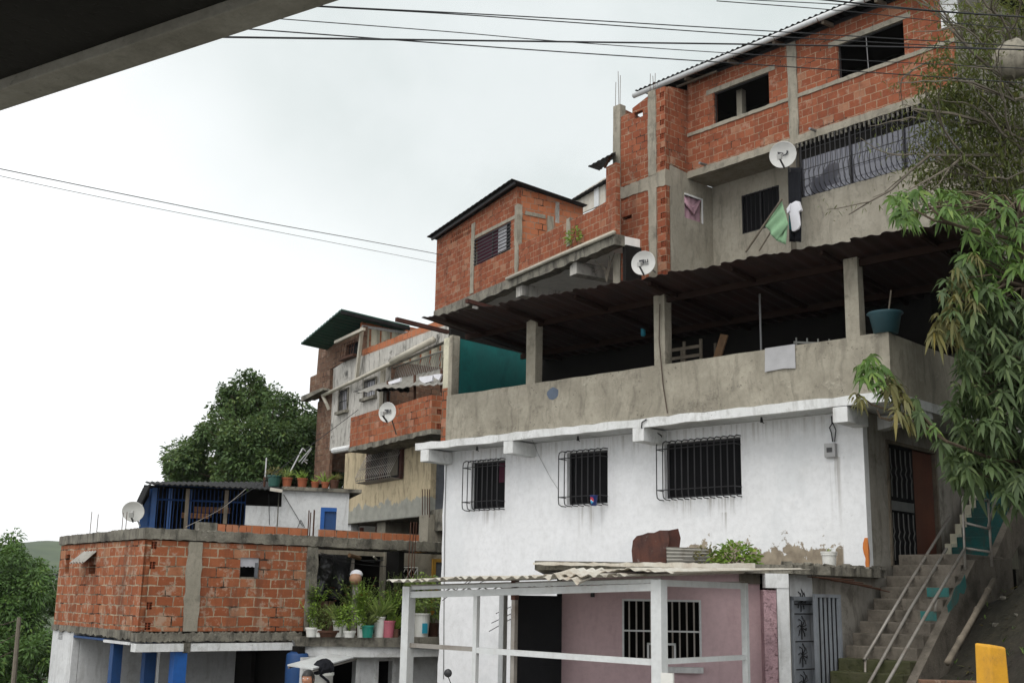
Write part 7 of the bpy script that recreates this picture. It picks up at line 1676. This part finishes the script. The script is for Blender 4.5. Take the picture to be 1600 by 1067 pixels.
# ================================================================== scooter, only its mirror reaches into the picture
mm_ = at(700, 1051, 16); zs = ground(mm_.x, mm_.y)
s = empty('scooter', 'parked cream scooter with a round black mirror in front of the white wall', 'scooter', (mm_.x-.22, mm_.y, zs), .5)
mz = mm_.z - zs
mx = Matrix.Rotation(-.5,3,'Z') @ Vector((.22,0,0))
mr = MB(); c_ = Vector((mx.x,mx.y,mz)); mr.lathe([(.001,-.02),(.04,-.018),(.055,0),(.045,.014),(.001,.018)], (0,0,0), n=18, sx=.95)
rt_ = Matrix.Rotation(math.radians(80),3,'X'); mr.v = [tuple(c_+Matrix.Rotation(-.5,3,'Z')@(Matrix.Rotation(-.35,3,'Y')@(rt_@Vector(v)))) for v in mr.v]
mir = mr.build('mirror', 'bar_black', s, smooth=True)
MB().tube([c_+Vector((.01,.02,-.04)), c_+Vector((.05,.02,-.12)), c_+Vector((-.02,.02,-.26))], .007, 6).build('stalk', 'bar_black', mir)
hz = mz-.26
MB().tube([(-.36,.1,hz+.02),(-.2,.02,hz),(0,0,hz),(.2,.02,hz),(.36,.1,hz+.02)], .016, 8).build('handlebar', 'bar_black', s, smooth=True)
for x in (-.36,.36): MB().tube([(x,.1,hz+.02),(x*1.25,.16,hz+.02)], .02, 8).build('grip', 'rubber', s)
MB().lathe([(.001,-.11),(.1,-.1),(.15,-.02),(.14,.07),(.08,.11),(.001,.12)], (0,-.02,hz+.0), n=16, sy=.8).build('headset', 'scooter_cream', s, smooth=True)
MB().lathe([(.001,-.02),(.055,-.012),(.06,.01),(.001,.03)], (0,-.15,hz), n=14, sy=.4).build('headlight', 'white_plastic', s, smooth=True)
MB().hexa([(-.2,-.02,.28),(.2,-.02,.28),(.2,.1,.28),(-.2,.1,.28),(-.14,-.0,hz-.08),(.14,-.0,hz-.08),(.12,.07,hz-.08),(-.12,.07,hz-.08)]).build('leg_shield', 'scooter_cream', s, bevel=.02)
MB().box(-.18,.18,.1,.65,.26,.34).build('footboard', 'bar_black', s, bevel=.02)
MB().hexa([(-.2,.62,.3),(.2,.62,.3),(.2,1.35,.36),(-.2,1.35,.36),(-.16,.66,.7),(.16,.66,.7),(.12,1.4,.68),(-.12,1.4,.68)]).build('rear_body', 'scooter_cream', s, bevel=.04)
MB().hexa([(-.15,.6,.7),(.15,.6,.7),(.14,1.3,.69),(-.14,1.3,.69),(-.13,.64,.8),(.13,.64,.8),(.12,1.28,.8),(-.12,1.28,.8)]).build('saddle', 'rubber', s, bevel=.03)
for y in (-.2, 1.15):
    w_ = MB(); pr = [(.15,-.05),(.2,-.06),(.235,-.035),(.245,0),(.235,.035),(.2,.06),(.15,.05)]; w_.lathe(pr, n=26); w_.v = [(z, y+x_, .245+y_) for x_,y_,z in w_.v]
    wo = w_.build('wheel', 'rubber', s, smooth=True); h_ = MB(); h_.lathe([(.001,-.03),(.16,-.03),(.16,.03),(.001,.03)], n=20); h_.v = [(z, y+x_, .245+y_) for x_,y_,z in h_.v]; h_.build('rim', 'metal_grey', wo)
MB().tube([(0,-.2,.245),(0,-.1,.5),(0,0,hz-.05)], .03, 8).build('fork', 'metal_grey', s)
# stones and clods on the dark slope
rk = MB(); rn = random.Random(63)
for _ in range(260):
    x = rn.uniform(6, 12); y = rn.uniform(12, 24); z = ground(x,y); s_ = rn.uniform(.015,.06)
    if (FA.Ri@(Vector((x,y,0))-FA.o)).x < 1.6: continue
    rk.hexa([(x+a*s_*rn.uniform(.5,1.2),y+b*s_*rn.uniform(.5,1.2),z-.02+c*s_*rn.uniform(.5,1.2)) for a,b,c in ((-1,-1,0),(1,-1,0),(1,1,0),(-1,1,0),(-1,-1,1),(1,-1,1),(1,1,1),(-1,1,1))])
o = rk.build('gravel', 'concrete_dark', None); tag(o, kind='stuff')
# ------------------------------------------------------------------ the damp air that pales the far hill
m = bpy.data.materials.new('haze'); m.use_nodes = True; MATS['haze'] = m; nt = m.node_tree; nt.nodes.clear()
ou = nt.nodes.new('ShaderNodeOutputMaterial'); pv = nt.nodes.new('ShaderNodeVolumePrincipled'); pv.inputs['Color'].default_value = (.97,.985,1,1); pv.inputs['Density'].default_value = .00015; pv.inputs['Anisotropy'].default_value = .2
nt.links.new(pv.outputs[0], ou.inputs['Volume'])
o = MB().box(-3100,3100,-30,3600,-30,75).build('haze', 'haze', None); tag(o, kind='stuff')
# fallen leaves on the steps
lt = MB(); rn = random.Random(91)
for _ in range(150):
    i = rn.randint(0, 11); y = ytop - run*i - rn.uniform(.02, run-.02); p = FA.W((rn.uniform(.2,1.25), y, zl_-rise*(i+1)+.014)); a = rn.uniform(0,6.3)
    lt.leaf(p, (math.cos(a),math.sin(a),.1), rn.uniform(.05,.13), rn.uniform(.02,.04), .1, rn.random())
o = lt.build('fallen_leaves', 'mango_dry', None); tag(o, kind='stuff')
